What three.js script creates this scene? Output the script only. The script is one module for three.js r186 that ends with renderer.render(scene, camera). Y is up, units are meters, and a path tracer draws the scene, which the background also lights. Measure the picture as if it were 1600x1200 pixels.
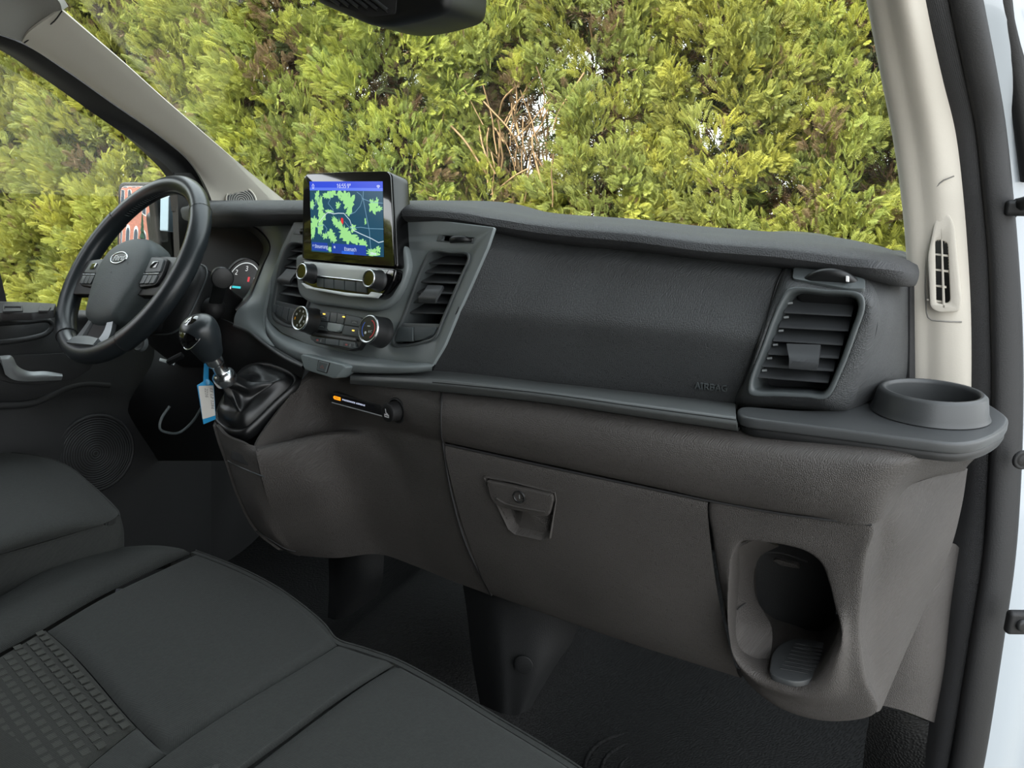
import * as THREE from 'three';
import { mergeGeometries, mergeVertices, toCreasedNormals } from 'three/addons/utils/BufferGeometryUtils.js';
import { RoundedBoxGeometry } from 'three/addons/geometries/RoundedBoxGeometry.js';
import { TextGeometry } from 'three/addons/geometries/TextGeometry.js';
import { FontLoader } from 'three/addons/loaders/FontLoader.js';

// ---------------------------------------------------------------- camera, sky, sun, exposure
const scene = new THREE.Scene();
const camera = new THREE.PerspectiveCamera(53.13, 4 / 3, 0.02, 200);
camera.position.set(...[0.77, 1, 0.877]);
camera.lookAt(...[0.2944, 0.7412, 0.0363]);
scene.add(camera);

const renderer = new THREE.WebGLRenderer({ antialias: true });
renderer.toneMapping = THREE.LinearToneMapping;
renderer.toneMappingExposure = 1.75;
renderer.shadowMap.enabled = true;

{ // bright, slightly hazy sky: pale at the horizon, bluer overhead
  const w = 64, h = 64, d = new Float32Array(w * h * 4);
  for (let j = 0; j < h; j++) {
    const e = Math.max(0, Math.sin(((j + 0.5) / h - 0.5) * Math.PI));
    const k = Math.pow(e, 0.6);
    for (let i = 0; i < w; i++) {
      const o = (j * w + i) * 4;
      d[o] = 2.36 - 0.5 * k; d[o + 1] = 2.4 - 0.38 * k; d[o + 2] = 2.38 - 0.2 * k; d[o + 3] = 1;
    }
  }
  const sky = new THREE.DataTexture(d, w, h, THREE.RGBAFormat, THREE.FloatType);
  sky.mapping = THREE.EquirectangularReflectionMapping; sky.magFilter = THREE.LinearFilter; sky.minFilter = THREE.LinearFilter;
  sky.needsUpdate = true;
  scene.background = sky; scene.environment = sky;
}
const sun = new THREE.DirectionalLight(new THREE.Color(1, 0.93, 0.8), 5.4);
sun.position.set(-1.5, 9, 8);
sun.target.position.set(0, 0.5, -2);
sun.castShadow = true; sun.shadow.radius = 3; sun.shadow.mapSize.set(2048, 2048);
Object.assign(sun.shadow.camera, { left: -10, right: 10, top: 10, bottom: -10, near: 0.5, far: 40 });
scene.add(sun, sun.target);

// ---------------------------------------------------------------- helpers
let seed = 7;
function rnd() { seed = (seed * 1664525 + 1013904223) >>> 0; return seed / 4294967296; }
const rr = (a, b) => a + (b - a) * rnd();
const V = (a) => new THREE.Vector3(a[0], a[1], a[2]);
const lerp = (a, b, t) => a + (b - a) * t;
const mix = (a, b, t) => [lerp(a[0], b[0], t), lerp(a[1], b[1], t), lerp(a[2], b[2], t)];
const add = (a, b, k = 1) => [a[0] + b[0] * k, a[1] + b[1] * k, a[2] + b[2] * k];
const taken = {};
function numbered(n) { if (!(n in taken)) { taken[n] = 0; return n; } taken[n]++; return n + '_' + String(taken[n]).padStart(3, '0'); }
function shade(o) { o.traverse((c) => { if (c.isMesh) { c.castShadow = true; c.receiveShadow = true; } }); return o; }
function thing(name, label, category, at = [0, 0, 0], group) {
  const o = new THREE.Group(); o.name = numbered(name); o.position.set(...at); o.userData = { label, category };
  if (group) o.userData.group = group;
  scene.add(o); return o;
}
function fixed(name, label, category) { // part of the vehicle shell or the setting
  const o = new THREE.Group(); o.name = numbered(name); o.userData = { label, category, kind: 'structure' };
  scene.add(o); return o;
}
// geometry is given in world metres; a part under a thing is shifted by the thing's origin
function originOf(p) { const v = new THREE.Vector3(); let q = p; while (q && q !== scene) { v.add(q.position); q = q.parent; } return v; }
function part(name, geo, mat, parent, label) {
  const g = Array.isArray(geo) ? joined(geo) : geo;
  const o = originOf(parent); if (o.lengthSq() > 0) g.translate(-o.x, -o.y, -o.z);
  const m = new THREE.Mesh(g, mat); m.name = name; m.castShadow = m.receiveShadow = true;
  if (label) m.userData.label = label;
  parent.add(m); return m;
}
function sub(name, parent, label) { const g = new THREE.Group(); g.name = name; if (label) g.userData.label = label; parent.add(g); return g; }
function single(name, geo, mat, label, category, group) {
  const g = Array.isArray(geo) ? joined(geo) : geo;
  const m = new THREE.Mesh(g, mat); m.name = numbered(name); m.castShadow = m.receiveShadow = true;
  m.userData = { label, category }; if (group) m.userData.group = group;
  scene.add(m); return m;
}
function joined(list) {
  return mergeGeometries(list.map((g) => { const q = g.index ? g.toNonIndexed() : g; for (const k of Object.keys(q.attributes)) if (!['position', 'normal', 'uv'].includes(k)) q.deleteAttribute(k); return q; }));
}
function uvMetres(g) { // continuous uv in metres
  const p = g.attributes.position, u = new Float32Array(p.count * 2);
  for (let i = 0; i < p.count; i++) { u[i * 2] = p.getX(i) + p.getZ(i) * 0.55; u[i * 2 + 1] = p.getY(i) + p.getZ(i) * 0.8; }
  g.setAttribute('uv', new THREE.BufferAttribute(u, 2)); return g;
}
// the addon compares points on a 1 cm lattice, too coarse here, so it works on a thousandfold copy
function creased(g, angle) { g.scale(1000, 1000, 1000); const q = toCreasedNormals(g, angle); q.scale(0.001, 0.001, 0.001); return q; }
function gridGeo(grid, { thick = 0, closedU = false, flip = false } = {}) {
  const nr = grid.length, nc = grid[0].length, pos = [], idx = [];
  for (const r of grid) for (const p of r) pos.push(p.x, p.y, p.z);
  const cols = closedU ? nc : nc - 1;
  const quad = (a, b, c, d) => flip ? idx.push(a, c, b, b, c, d) : idx.push(a, b, c, b, d, c);
  for (let i = 0; i < nr - 1; i++) for (let j = 0; j < cols; j++) {
    const a = i * nc + j, b = i * nc + (j + 1) % nc; quad(a, b, a + nc, b + nc);
  }
  let g = new THREE.BufferGeometry();
  g.setAttribute('position', new THREE.Float32BufferAttribute(pos, 3)); g.setIndex(idx); g.computeVertexNormals();
  if (thick) {
    const n = g.attributes.normal, N = nr * nc, p2 = pos.slice(), id2 = idx.slice();
    for (let i = 0; i < N; i++) p2.push(pos[i * 3] - n.getX(i) * thick, pos[i * 3 + 1] - n.getY(i) * thick, pos[i * 3 + 2] - n.getZ(i) * thick);
    for (let k = 0; k < idx.length; k += 3) id2.push(idx[k] + N, idx[k + 2] + N, idx[k + 1] + N);
    const edge = (a, b) => { if (flip) id2.push(a, b, a + N, b, b + N, a + N); else id2.push(a, a + N, b, b, a + N, b + N); };
    if (!closedU) for (let i = 0; i < nr - 1; i++) { edge((i + 1) * nc, i * nc); edge(i * nc + nc - 1, (i + 1) * nc + nc - 1); }
    for (let j = 0; j < cols; j++) { edge(j, (j + 1) % nc); edge((nr - 1) * nc + (j + 1) % nc, (nr - 1) * nc + j); }
    g = new THREE.BufferGeometry();
    g.setAttribute('position', new THREE.Float32BufferAttribute(p2, 3)); g.setIndex(id2);
    g = creased(g, 0.75);
  }
  return uvMetres(g);
}
// a surface through rows of points; fine sampling along rows, smooth or creased across them
function loft(rows, o = {}) {
  const { nu = 24, nv = 6, closedU = false, lin = false, soft = 0, thick = 0, flip = false, linU = false, pillow = 0, pad = 0.02, shape } = o;
  const same = rows.every((r) => r.length === rows[0].length);
  const sampled = rows.map((r) => {
    const pts = r.map(V);
    if (linU && same) {
      const out = [], per = Math.max(1, Math.round(nu / (pts.length - 1)));
      const n = closedU ? pts.length : pts.length - 1;
      for (let i = 0; i < n; i++) for (let k = 0; k < per; k++) out.push(pts[i].clone().lerp(pts[(i + 1) % pts.length], k / per));
      if (!closedU) out.push(pts[pts.length - 1].clone());
      return out;
    }
    if (pts.length === 2) return Array.from({ length: nu + 1 }, (_, i) => pts[0].clone().lerp(pts[1], i / nu));
    const c = new THREE.CatmullRomCurve3(pts, closedU, 'centripetal');
    const n = closedU ? nu : nu + 1;
    return Array.from({ length: n }, (_, i) => same ? c.getPoint(i / nu) : c.getPointAt(i / nu));
  });
  const nc = sampled[0].length, cols = [];
  for (let j = 0; j < nc; j++) {
    const pts = sampled.map((r) => r[j]); let out = [];
    if (lin || pts.length === 2) {
      for (let i = 0; i < pts.length - 1; i++) for (let k = 0; k < nv; k++) out.push(pts[i].clone().lerp(pts[i + 1], k / nv));
      out.push(pts[pts.length - 1].clone());
      for (let s = 0; s < soft; s++) out = out.map((p, i) => i && i < out.length - 1 ? p.clone().multiplyScalar(2).add(out[i - 1]).add(out[i + 1]).multiplyScalar(0.25) : p);
    } else {
      const c = new THREE.CatmullRomCurve3(pts, false, 'centripetal'), n = nv * (pts.length - 1);
      for (let i = 0; i <= n; i++) out.push(c.getPoint(i / n));
    }
    cols.push(out);
  }
  let grid = cols[0].map((_, i) => cols.map((c) => c[i]));
  if (pillow) {
    const nr = grid.length, base = grid.map((r) => r.map((p) => p.clone()));
    const at = (i, j) => base[Math.min(nr - 1, Math.max(0, i))][Math.min(nc - 1, Math.max(0, j))];
    grid = base.map((r, i) => r.map((p, j) => {
      const du = at(i, j + 1).clone().sub(at(i, j - 1)), dv = at(i + 1, j).clone().sub(at(i - 1, j));
      const n = du.cross(dv).normalize(); if (n.y < 0) n.negate();
      const d = Math.min(p.distanceTo(base[i][0]), p.distanceTo(base[i][nc - 1]), p.distanceTo(base[0][j]), p.distanceTo(base[nr - 1][j]));
      const t = Math.min(1, d / pad), s = Math.sqrt(1 - (1 - t) * (1 - t));
      return p.clone().addScaledVector(n, -pillow * (1 - s));
    }));
  }
  if (shape) grid = grid.map((r, i) => r.map((p, j) => shape(p, i / (grid.length - 1), j / (nc - 1))));
  return gridGeo(grid, { thick, closedU, flip });
}
// leaves out the faces whose centre lies inside an outline seen along z
function cutOut(g, loop) {
  const q = g.index ? g.toNonIndexed() : g, p = q.attributes.position, keep = [];
  const inside = (x, y) => { let c = false; for (let i = 0, j = loop.length - 1; i < loop.length; j = i++) { const a = loop[i], b = loop[j]; if ((a[1] > y) !== (b[1] > y) && x < (b[0] - a[0]) * (y - a[1]) / (b[1] - a[1]) + a[0]) c = !c; } return c; };
  for (let k = 0; k < p.count; k += 3) { const x = (p.getX(k) + p.getX(k + 1) + p.getX(k + 2)) / 3, y = (p.getY(k) + p.getY(k + 1) + p.getY(k + 2)) / 3; if (!inside(x, y)) keep.push(k, k + 1, k + 2); }
  q.setIndex(keep); return q.toNonIndexed();
}
function frameOf(n, hint = [1, 0, 0]) {
  const N = V(n).normalize(); if (Math.abs(N.dot(V(hint).normalize())) > 0.95) hint = [0, 0, -1];
  const U = V(hint).addScaledVector(N, -V(hint).dot(N)).normalize();
  return { u: U, v: N.clone().cross(U), n: N };
}
function toShape(P, r, S) {
  const n = P.length, cut = (a, b, d) => a.clone().lerp(b, Math.min(0.45, d / a.distanceTo(b)));
  for (let i = 0; i < n; i++) {
    const p = P[i], q = P[(i + n - 1) % n], s = P[(i + 1) % n];
    if (r > 0) { const a = cut(p, q, r), b = cut(p, s, r); i ? S.lineTo(a.x, a.y) : S.moveTo(a.x, a.y); S.quadraticCurveTo(p.x, p.y, b.x, b.y); }
    else i ? S.lineTo(p.x, p.y) : S.moveTo(p.x, p.y);
  }
  S.closePath(); return S;
}
// a plate with the given outline standing h above and sink below the plane of its points
function slab(loop, n, { h = 0.002, sink = 0.004, bevel = 0.0008, r = 0.002, holes = [], holeR, segs = 2, curve = 6, lift = 0 } = {}) {
  const f = frameOf(n), o = V(loop[0]);
  const flat = (p) => { const d = V(p).sub(o); return new THREE.Vector2(d.dot(f.u), d.dot(f.v)); };
  let P = loop.map(flat); if (THREE.ShapeUtils.isClockWise(P)) P.reverse();
  const S = toShape(P, r, new THREE.Shape());
  for (const hl of holes) { let H = hl.map(flat); if (!THREE.ShapeUtils.isClockWise(H)) H.reverse(); S.holes.push(toShape(H, holeR ?? r, new THREE.Path())); }
  const g = new THREE.ExtrudeGeometry(S, { depth: h + sink - 2 * bevel, bevelEnabled: bevel > 0, bevelThickness: bevel, bevelSize: bevel, bevelOffset: -bevel, bevelSegments: segs, curveSegments: curve });
  g.translate(0, 0, -sink + bevel + lift);
  g.applyMatrix4(new THREE.Matrix4().makeBasis(f.u, f.v, f.n).setPosition(o));
  return uvMetres(creased(g, 0.6));
}
function tube(pts, rad, { seg = 32, sides = 10, closed = false, lin = false } = {}) {
  const c = lin ? new THREE.CurvePath() : new THREE.CatmullRomCurve3(pts.map(V), closed, 'centripetal');
  if (lin) for (let i = 0; i < pts.length - 1; i++) c.add(new THREE.LineCurve3(V(pts[i]), V(pts[i + 1])));
  return uvMetres(new THREE.TubeGeometry(c, seg, rad, sides, closed));
}
function spin(profile, at, axis, seg = 32, hint) { // lathe: profile of [radius, height along axis]
  const g = new THREE.LatheGeometry(profile.map((p) => new THREE.Vector2(Math.max(1e-5, p[0]), p[1])), seg);
  const f = frameOf(axis, hint ?? (Math.abs(axis[0]) > 0.9 ? [0, 0, 1] : [1, 0, 0]));
  g.applyMatrix4(new THREE.Matrix4().makeBasis(f.u, f.n, f.u.clone().cross(f.n)).setPosition(V(at)));
  return uvMetres(g);
}
function ball(at, r, sx = 1, sy = 1, sz = 1) { const g = new THREE.SphereGeometry(r, 20, 14); g.scale(sx, sy, sz); g.translate(...at); return uvMetres(g); }
function box(c, size, r = 0.004, rot) {
  const g = new RoundedBoxGeometry(size[0], size[1], size[2], 2, Math.min(r, ...size.map((v) => v * 0.49)));
  if (rot) g.applyMatrix4(new THREE.Matrix4().makeRotationFromEuler(new THREE.Euler(...rot)));
  g.translate(...c); return uvMetres(g);
}
// flat print: four corners (top left, top right, bottom right, bottom left)
function print4(q, n, lift = 0.0006) {
  const g = new THREE.BufferGeometry(), p = q.map((a) => add(a, n, lift));
  g.setAttribute('position', new THREE.Float32BufferAttribute(p.flat(), 3));
  g.setAttribute('uv', new THREE.Float32BufferAttribute([0, 1, 1, 1, 1, 0, 0, 0], 2));
  g.setIndex([0, 2, 1, 0, 3, 2]); g.computeVertexNormals(); return g;
}
function slatBar(a, b, n, depth, th, droop = 0.25) { // vent blade: front edge from a to b, running back along -n
  const f = frameOf(n, V(b).sub(V(a)).toArray());
  const back = f.n.clone().multiplyScalar(-1).addScaledVector(f.v, droop).normalize();
  const up = f.u.clone().cross(back).normalize(); if (up.y < 0) up.negate();
  const A = V(a), B = V(b), rows = [];
  for (const [d, u] of [[depth, 0.5], [0.004, 0.5], [0.0008, 0.3], [0, 0], [0.0008, -0.3], [0.004, -0.5], [depth, -0.5], [depth, 0.5]])
    rows.push([A, B].map((p) => p.clone().addScaledVector(back, d).addScaledVector(up, u * th).toArray()));
  return loft(rows, { nu: 1, nv: 1, lin: true });
}
function canvasTex(w, h, draw) {
  const c = document.createElement('canvas'); c.width = w; c.height = h; draw(c.getContext('2d'), w, h);
  const t = new THREE.CanvasTexture(c); t.colorSpace = THREE.SRGBColorSpace; t.magFilter = THREE.LinearFilter; return t;
}
// ---------------------------------------------------------------- computed relief
function hash2(x, y, s) { let h = (x * 374761393 + y * 668265263 + s * 974711) | 0; h = Math.imul(h ^ (h >>> 13), 1274126177); return ((h ^ (h >>> 16)) >>> 0) / 4294967296; }
function vnoise(x, y, per, s) { // tiling value noise
  const xi = Math.floor(x), yi = Math.floor(y), fx = x - xi, fy = y - yi, w = (v) => ((v % per) + per) % per;
  const sx = fx * fx * (3 - 2 * fx), sy = fy * fy * (3 - 2 * fy);
  const a = hash2(w(xi), w(yi), s), b = hash2(w(xi + 1), w(yi), s), c = hash2(w(xi), w(yi + 1), s), d = hash2(w(xi + 1), w(yi + 1), s);
  return (a + (b - a) * sx) * (1 - sy) + (c + (d - c) * sx) * sy;
}
function cells(x, y, per, s) { // distance to the nearest jittered point, tiling
  const xi = Math.floor(x), yi = Math.floor(y), w = (v) => ((v % per) + per) % per; let m1 = 9, m2 = 9;
  for (let j = -1; j < 2; j++) for (let i = -1; i < 2; i++) {
    const cx = xi + i, cy = yi + j, dx = cx + hash2(w(cx), w(cy), s) - x, dy = cy + hash2(w(cx), w(cy), s + 5) - y, d = Math.hypot(dx, dy);
    if (d < m1) { m2 = m1; m1 = d; } else if (d < m2) m2 = d;
  }
  return [m1, m2];
}
function reliefTex(n, fn, metres) {
  const d = new Uint8Array(n * n * 4);
  for (let j = 0; j < n; j++) for (let i = 0; i < n; i++) { const v = Math.max(0, Math.min(255, 255 * fn(i / n, j / n))), o = (j * n + i) * 4; d[o] = d[o + 1] = d[o + 2] = v; d[o + 3] = 255; }
  const t = new THREE.DataTexture(d, n, n); t.wrapS = t.wrapT = THREE.RepeatWrapping; t.magFilter = THREE.LinearFilter; t.minFilter = THREE.LinearMipmapLinearFilter; t.generateMipmaps = true;
  t.repeat.set(1 / metres, 1 / metres); t.needsUpdate = true; return t;
}
function toneTex(n, fn, metres) { const t = reliefTex(n, fn, metres); t.colorSpace = THREE.SRGBColorSpace; return t; }
const grainTex = reliefTex(512, (u, v) => { const [a, b] = cells(u * 64, v * 64, 64, 3); return 0.25 + 0.75 * Math.min(1, (b - a) * 2.2) * (0.75 + 0.25 * vnoise(u * 16, v * 16, 16, 2)); }, 0.11);
const grainTone = toneTex(512, (u, v) => 0.86 + 0.1 * vnoise(u * 8, v * 8, 8, 9) + 0.04 * hash2((u * 512) | 0, (v * 512) | 0, 4), 0.37);
const scuffTone = (() => { // grain tone with fine pale scratches and specks of wear
  const n = 1024, v = new Float32Array(n * n); let s = 11; const R = () => { s = (s * 16807) % 2147483647; return s / 2147483647; };
  for (let j = 0; j < n; j++) for (let i = 0; i < n; i++) v[j * n + i] = 0.84 + 0.1 * vnoise(i / n * 12, j / n * 12, 12, 9) + 0.04 * hash2(i, j, 4);
  for (let k = 0; k < 70; k++) { let x = R() * n, y = R() * n, a = R() * 6.28; const L = 4 + R() * R() * 60, up = 0.05 + R() * 0.12; for (let t = 0; t < L; t++) { x += Math.cos(a); y += Math.sin(a); a += (R() - 0.5) * 0.12; v[((y | 0) & 1023) * n + ((x | 0) & 1023)] += up; } }
  for (let k = 0; k < 160; k++) v[((R() * n) | 0) * n + ((R() * n) | 0)] += 0.2;
  return toneTex(n, (u, w) => v[Math.round(w * n) * n + Math.round(u * n)], 0.8);
})();
const fineTex = reliefTex(256, (u, v) => 0.5 * vnoise(u * 64, v * 64, 64, 5) + 0.5 * vnoise(u * 128, v * 128, 128, 6), 0.06);
const pebbleTex = reliefTex(512, (u, v) => { const [a] = cells(u * 40, v * 40, 40, 8); return Math.max(0, 1 - a * 1.9); }, 0.16);
const weaveTex = reliefTex(256, (u, v) => 0.5 + 0.25 * Math.sin(u * Math.PI * 2 * 48 + Math.sin(v * Math.PI * 2 * 24)) + 0.25 * Math.sin(v * Math.PI * 2 * 48), 0.07);
const weaveTone = toneTex(256, (u, v) => 0.8 + 0.2 * (0.5 * vnoise(u * 48, v * 48, 48, 11) + 0.5 * hash2((u * 256) | 0, (v * 256) | 0, 12)), 0.09);
const meshTex = reliefTex(256, (u, v) => { const x = u * 64 % 1, y = v * 64 % 1; return Math.hypot(x - 0.5, y - 0.5) < 0.3 ? 0.1 : 1; }, 0.1);

// ---------------------------------------------------------------- materials
const mat = (color, roughness, extra = {}) => new THREE.MeshPhysicalMaterial({ color, roughness, ...extra });
const M = {
  pad: mat('#37383a', 0.6, { bumpMap: grainTex, bumpScale: 0.0009, map: grainTone }),
  airbag: mat('#3e4041', 0.58, { bumpMap: grainTex, bumpScale: 0.0008, map: grainTone }),
  lower: mat('#4b4744', 0.62, { bumpMap: grainTex, bumpScale: 0.0008, map: scuffTone }),
  centre: mat('#777e7f', 0.4, { bumpMap: fineTex, bumpScale: 0.00005 }),
  ledge: mat('#3c3e3f', 0.42, { bumpMap: fineTex, bumpScale: 0.00005 }),
  ledgeStrip: mat('#585b5b', 0.4, { bumpMap: fineTex, bumpScale: 0.00005 }),
  trimBlack: mat('#18191a', 0.45),
  slat: mat('#3a3c3e', 0.45),
  frame: mat('#4c5152', 0.42),
  button: mat('#4b5254', 0.5),
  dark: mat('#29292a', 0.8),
  gloss: mat('#050506', 0.08, { clearcoat: 1, clearcoatRoughness: 0.03 }),
  chrome: mat('#d3d8dc', 0.22, { metalness: 1 }),
  satin: mat('#dbe1e2', 0.32, { metalness: 0.15 }),
  silver: mat('#9fa3a4', 0.36, { metalness: 0.4 }),
  pillar: mat('#c3bdb2', 0.85, { bumpMap: fineTex, bumpScale: 0.00012 }),
  headliner: mat('#8d8b86', 0.95, { bumpMap: fineTex, bumpScale: 0.0002 }),
  rubber: mat('#161617', 0.62, { bumpMap: fineTex, bumpScale: 0.0002 }),
  sealBand: mat('#2a2a2b', 0.75, { bumpMap: meshTex, bumpScale: 0.0004 }),
  paint: mat('#9ea5ab', 0.3, { clearcoat: 0.8, clearcoatRoughness: 0.08 }),
  fabric: mat('#333533', 0.95, { bumpMap: weaveTex, bumpScale: 0.0003, map: weaveTone, sheen: 0.4, sheenRoughness: 0.6, sheenColor: new THREE.Color(0.12, 0.13, 0.13) }),
  insert: mat('#2b2c28', 0.9, { bumpMap: weaveTex, bumpScale: 0.0003, map: weaveTone }),
  insertRaised: mat('#393a35', 0.85, { bumpMap: weaveTex, bumpScale: 0.0003, map: weaveTone }),
  seatPlastic: mat('#161718', 0.6, { bumpMap: grainTex, bumpScale: 0.0002 }),
  leather: mat('#141516', 0.38, { bumpMap: fineTex, bumpScale: 0.00008 }),
  wheelLeather: mat('#22272a', 0.33, { bumpMap: fineTex, bumpScale: 0.00006 }),
  hub: mat('#454d4e', 0.55, { bumpMap: grainTex, bumpScale: 0.0002 }),
  door: mat('#2c2d2e', 0.6, { bumpMap: grainTex, bumpScale: 0.0002 }),
  mat: mat('#141414', 0.6, { bumpMap: pebbleTex, bumpScale: 0.001, specularIntensity: 0.35 }),
  glass: mat('#f4faf7', 0.0, { transmission: 1, thickness: 0, ior: 1.4 }),
  mirror: mat('#e8ecee', 0.02, { metalness: 1 }),
  screenBlack: mat('#060607', 0.22),
  bulkhead: mat('#3c3d3e', 0.9),
  sideGlass: mat('#f4faf7', 0.0, { transmission: 1, thickness: 0, ior: 1.3 }),
  hazard: mat('#7a8384', 0.45),
  spokeMetal: mat('#75797b', 0.35, { metalness: 0.6 }),
  blueTag: mat('#1f7fae', 0.5),
};

// ================================================================ vehicle shell
{ // floor covering with raised tunnel and sloping toe board
  const f = fixed('floor', 'black pebble-grained rubber floor covering of the footwells', 'floor');
  const rows = [];
  for (const [z, y] of [[1.7, -0.01], [0.5, -0.01], [0.1, 0], [-0.25, 0.0], [-0.45, 0.02], [-0.62, 0.12], [-0.78, 0.34], [-0.84, 0.6]]) {
    const hump = z < 0.3 ? Math.min(1, (0.3 - z) / 0.35) : 0, r = [];
    for (const x of [-0.86, -0.6, -0.36, -0.26, -0.18, -0.05, 0.08, 0.15, 0.22, 0.5, 0.82, 0.9]) {
      const k = Math.max(0, 1 - Math.pow(Math.abs(x + 0.05) / 0.24, 3)) * hump;
      r.push([x, y + 0.14 * k + (x > 0.85 ? 0.05 : 0), z]);
    }
    rows.push(r);
  }
  part('floor_covering', loft(rows, { nu: 66, nv: 5, thick: 0.012, flip: true }), M.mat, f);
  for (let k = 0; k < 4; k++) { // moulded oval tread in the passenger footwell
    const pts = []; for (let i = 0; i < 24; i++) { const a = i / 24 * Math.PI * 2; pts.push([0.47 + Math.cos(a) * (0.15 - k * 0.03), 0.003, -0.2 + Math.sin(a) * (0.12 - k * 0.022)]); }
    part('tread_ring', tube(pts, 0.004, { seg: 48, sides: 5, closed: true }), M.mat, f);
  }
  part('floor_plate', box([0, -0.05, 0.45], [1.84, 0.05, 2.5], 0.01), M.dark, f);
}
{ // firewall, bulkhead, roof
  const w = fixed('wall_front', 'dark firewall behind the dashboard', 'wall');
  part('panel', box([0, 0.34, -0.9], [1.8, 0.8, 0.04], 0.01), M.dark, w);
  const b = fixed('wall_rear', 'grey bulkhead behind the seats', 'wall');
  part('panel', box([0, 0.7, 1.72], [1.84, 1.5, 0.04], 0.01), M.bulkhead, b);
  const l = fixed('wall_left', 'dark side wall behind and ahead of the driver door', 'wall');
  part('kick_panel', box([-0.815, 0.38, -0.52], [0.03, 0.8, 0.72], 0.01), M.dark, l);
  part('rear_side', box([-0.84, 0.75, 1.28], [0.05, 1.5, 0.9], 0.01), M.bulkhead, l);
  const r = fixed('wall_right', 'rear door pillar and side wall behind the passenger door', 'wall');
  part('rear_side', box([0.88, 0.75, 1.4], [0.06, 1.5, 0.66], 0.02), M.bulkhead, r);
  part('rear_skin', box([0.94, 0.5, 1.6], [0.05, 2.0, 1.1], 0.02), M.paint, r);
  const c = fixed('ceiling', 'grey roof lining of the cab', 'ceiling');
  part('lining', box([0, 1.44, 0.92], [1.62, 0.03, 1.62], 0.012), M.headliner, c);
  part('roof_skin', box([0, 1.485, 0.9], [1.78, 0.03, 1.7], 0.012), M.paint, c);
  // driver side roof rail and corner of the lining above the pillar
  part('roof_rail', loft([
    [...[[-0.65, 1.2864, -0.0202], [-0.7, 1.2629, -0.015], [-0.735, 1.2372, 0.0056]]],
    [...[[-0.645, 1.2991, -0.0134], [-0.69, 1.2853, 0.0152], [-0.735, 1.2441, 0.0462]]],
    [[-0.635, 1.40, 0.16], [-0.69, 1.38, 0.24], [-0.735, 1.30, 0.24]],
    [[-0.63, 1.44, 0.6], [-0.7, 1.42, 0.65], [-0.75, 1.34, 0.7]],
    [[-0.63, 1.44, 1.7], [-0.7, 1.42, 1.7], [-0.76, 1.34, 1.7]]], { nu: 10, nv: 6, thick: 0.02, flip: true }), M.headliner, c);
  part('roof_rail', box([0.74, 1.43, 0.95], [0.16, 0.05, 1.55], 0.02), M.headliner, c);
  part('header_rail', loft([[[-0.64, 1.40, 0.12], [0, 1.42, 0.06], [0.64, 1.40, 0.12]], [[-0.63, 1.44, 0.22], [0, 1.45, 0.16], [0.63, 1.44, 0.22]]], { nu: 16, nv: 3, thick: 0.03 }), M.headliner, c);
}
{ // windshield
  const w = fixed('window_1', 'large sloping windshield with the hedge behind it', 'windshield');
  const rows = [];
  for (let i = 0; i <= 4; i++) {
    const t = i / 4, hw = lerp(0.80, 0.70, t), y = lerp(0.78, 1.43, t), z = lerp(-0.79, 0.12, t), bow = lerp(0.13, 0.08, t);
    rows.push([-1, -0.5, 0, 0.5, 1].map((s) => [s * hw, y, z - bow * (1 - s * s)]));
  }
  part('pane', loft(rows, { nu: 24, nv: 4 }), M.glass, w);
  part('edge_band', loft([rows[0].map((p) => add(p, [0, 0.0, -0.004])), rows[0].map((p) => add(p, [0, -0.04, 0.0]))], { nu: 24, nv: 2, thick: 0.004 }), M.trimBlack, w);
}
{ // left front pillar trim
  const p = fixed('trim_1', 'pale grey front pillar trim beside the driver window', 'pillar trim');
  const A = [[-0.65, 1.2864, -0.0202], [-0.66, 1.2591, -0.0697], [-0.675, 1.2106, -0.1542], [-0.69, 1.1649, -0.2304], [-0.71, 1.0892, -0.3574], [-0.73, 1.0022, -0.5051], [-0.745, 0.9296, -0.6321]];
  const B = [[-0.7, 1.2625, -0.0127], [-0.71, 1.2283, -0.0729], [-0.725, 1.1753, -0.1628], [-0.74, 1.1209, -0.2585], [-0.755, 1.0543, -0.3637], [-0.77, 0.9674, -0.4812], [-0.775, 0.9098, -0.579]];
  const D = [[-0.735, 1.2366, 0.0102], [-0.745, 1.2019, -0.0679], [-0.755, 1.149, -0.1653], [-0.765, 1.0897, -0.276], [-0.775, 1.0403, -0.3518], [-0.785, 0.9802, -0.4003], [-0.79, 0.9077, -0.4292]];
  part('moulding', loft([A, A.map((a, i) => add(mix(a, B[i], 0.55), [0.012, 0.004, 0.006])), B.map((a, i) => add(mix(a, D[i], 0.45), [0.006, 0.0, 0.012])), D], { nu: 40, nv: 5, thick: 0.006, flip: true }), M.pillar, p);
  part('joint', tube([...[[-0.648, 1.2849, -0.0187], [-0.668, 1.2694, -0.0145], [-0.699, 1.2591, -0.0116], [-0.731, 1.2355, 0.0081]]], 0.0012, { seg: 12, sides: 6 }), M.trimBlack, p);
  // tweeter grille with concentric rings
  const c = [-0.752, 0.9464, -0.4727], n = V([0.8, 0.35, 0.5]).normalize().toArray();
  const g = sub('tweeter_grille', p, 'round perforated tweeter grille');
  part('rim', spin([[0.036, -0.004], [0.037, 0.003], [0.034, 0.005], [0.033, 0.002]], c, n, 36), M.pillar, g);
  for (let k = 0; k < 6; k++) part('ring', spin([[0.029 - k * 0.005, 0.001], [0.029 - k * 0.005, 0.0034], [0.0265 - k * 0.005, 0.0034], [0.0265 - k * 0.005, 0.001]], c, n, 32), M.headliner, g);
  part('backing', spin([[0.0001, 0.001], [0.033, 0.001]], c, n, 32), M.trimBlack, g);
}
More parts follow.
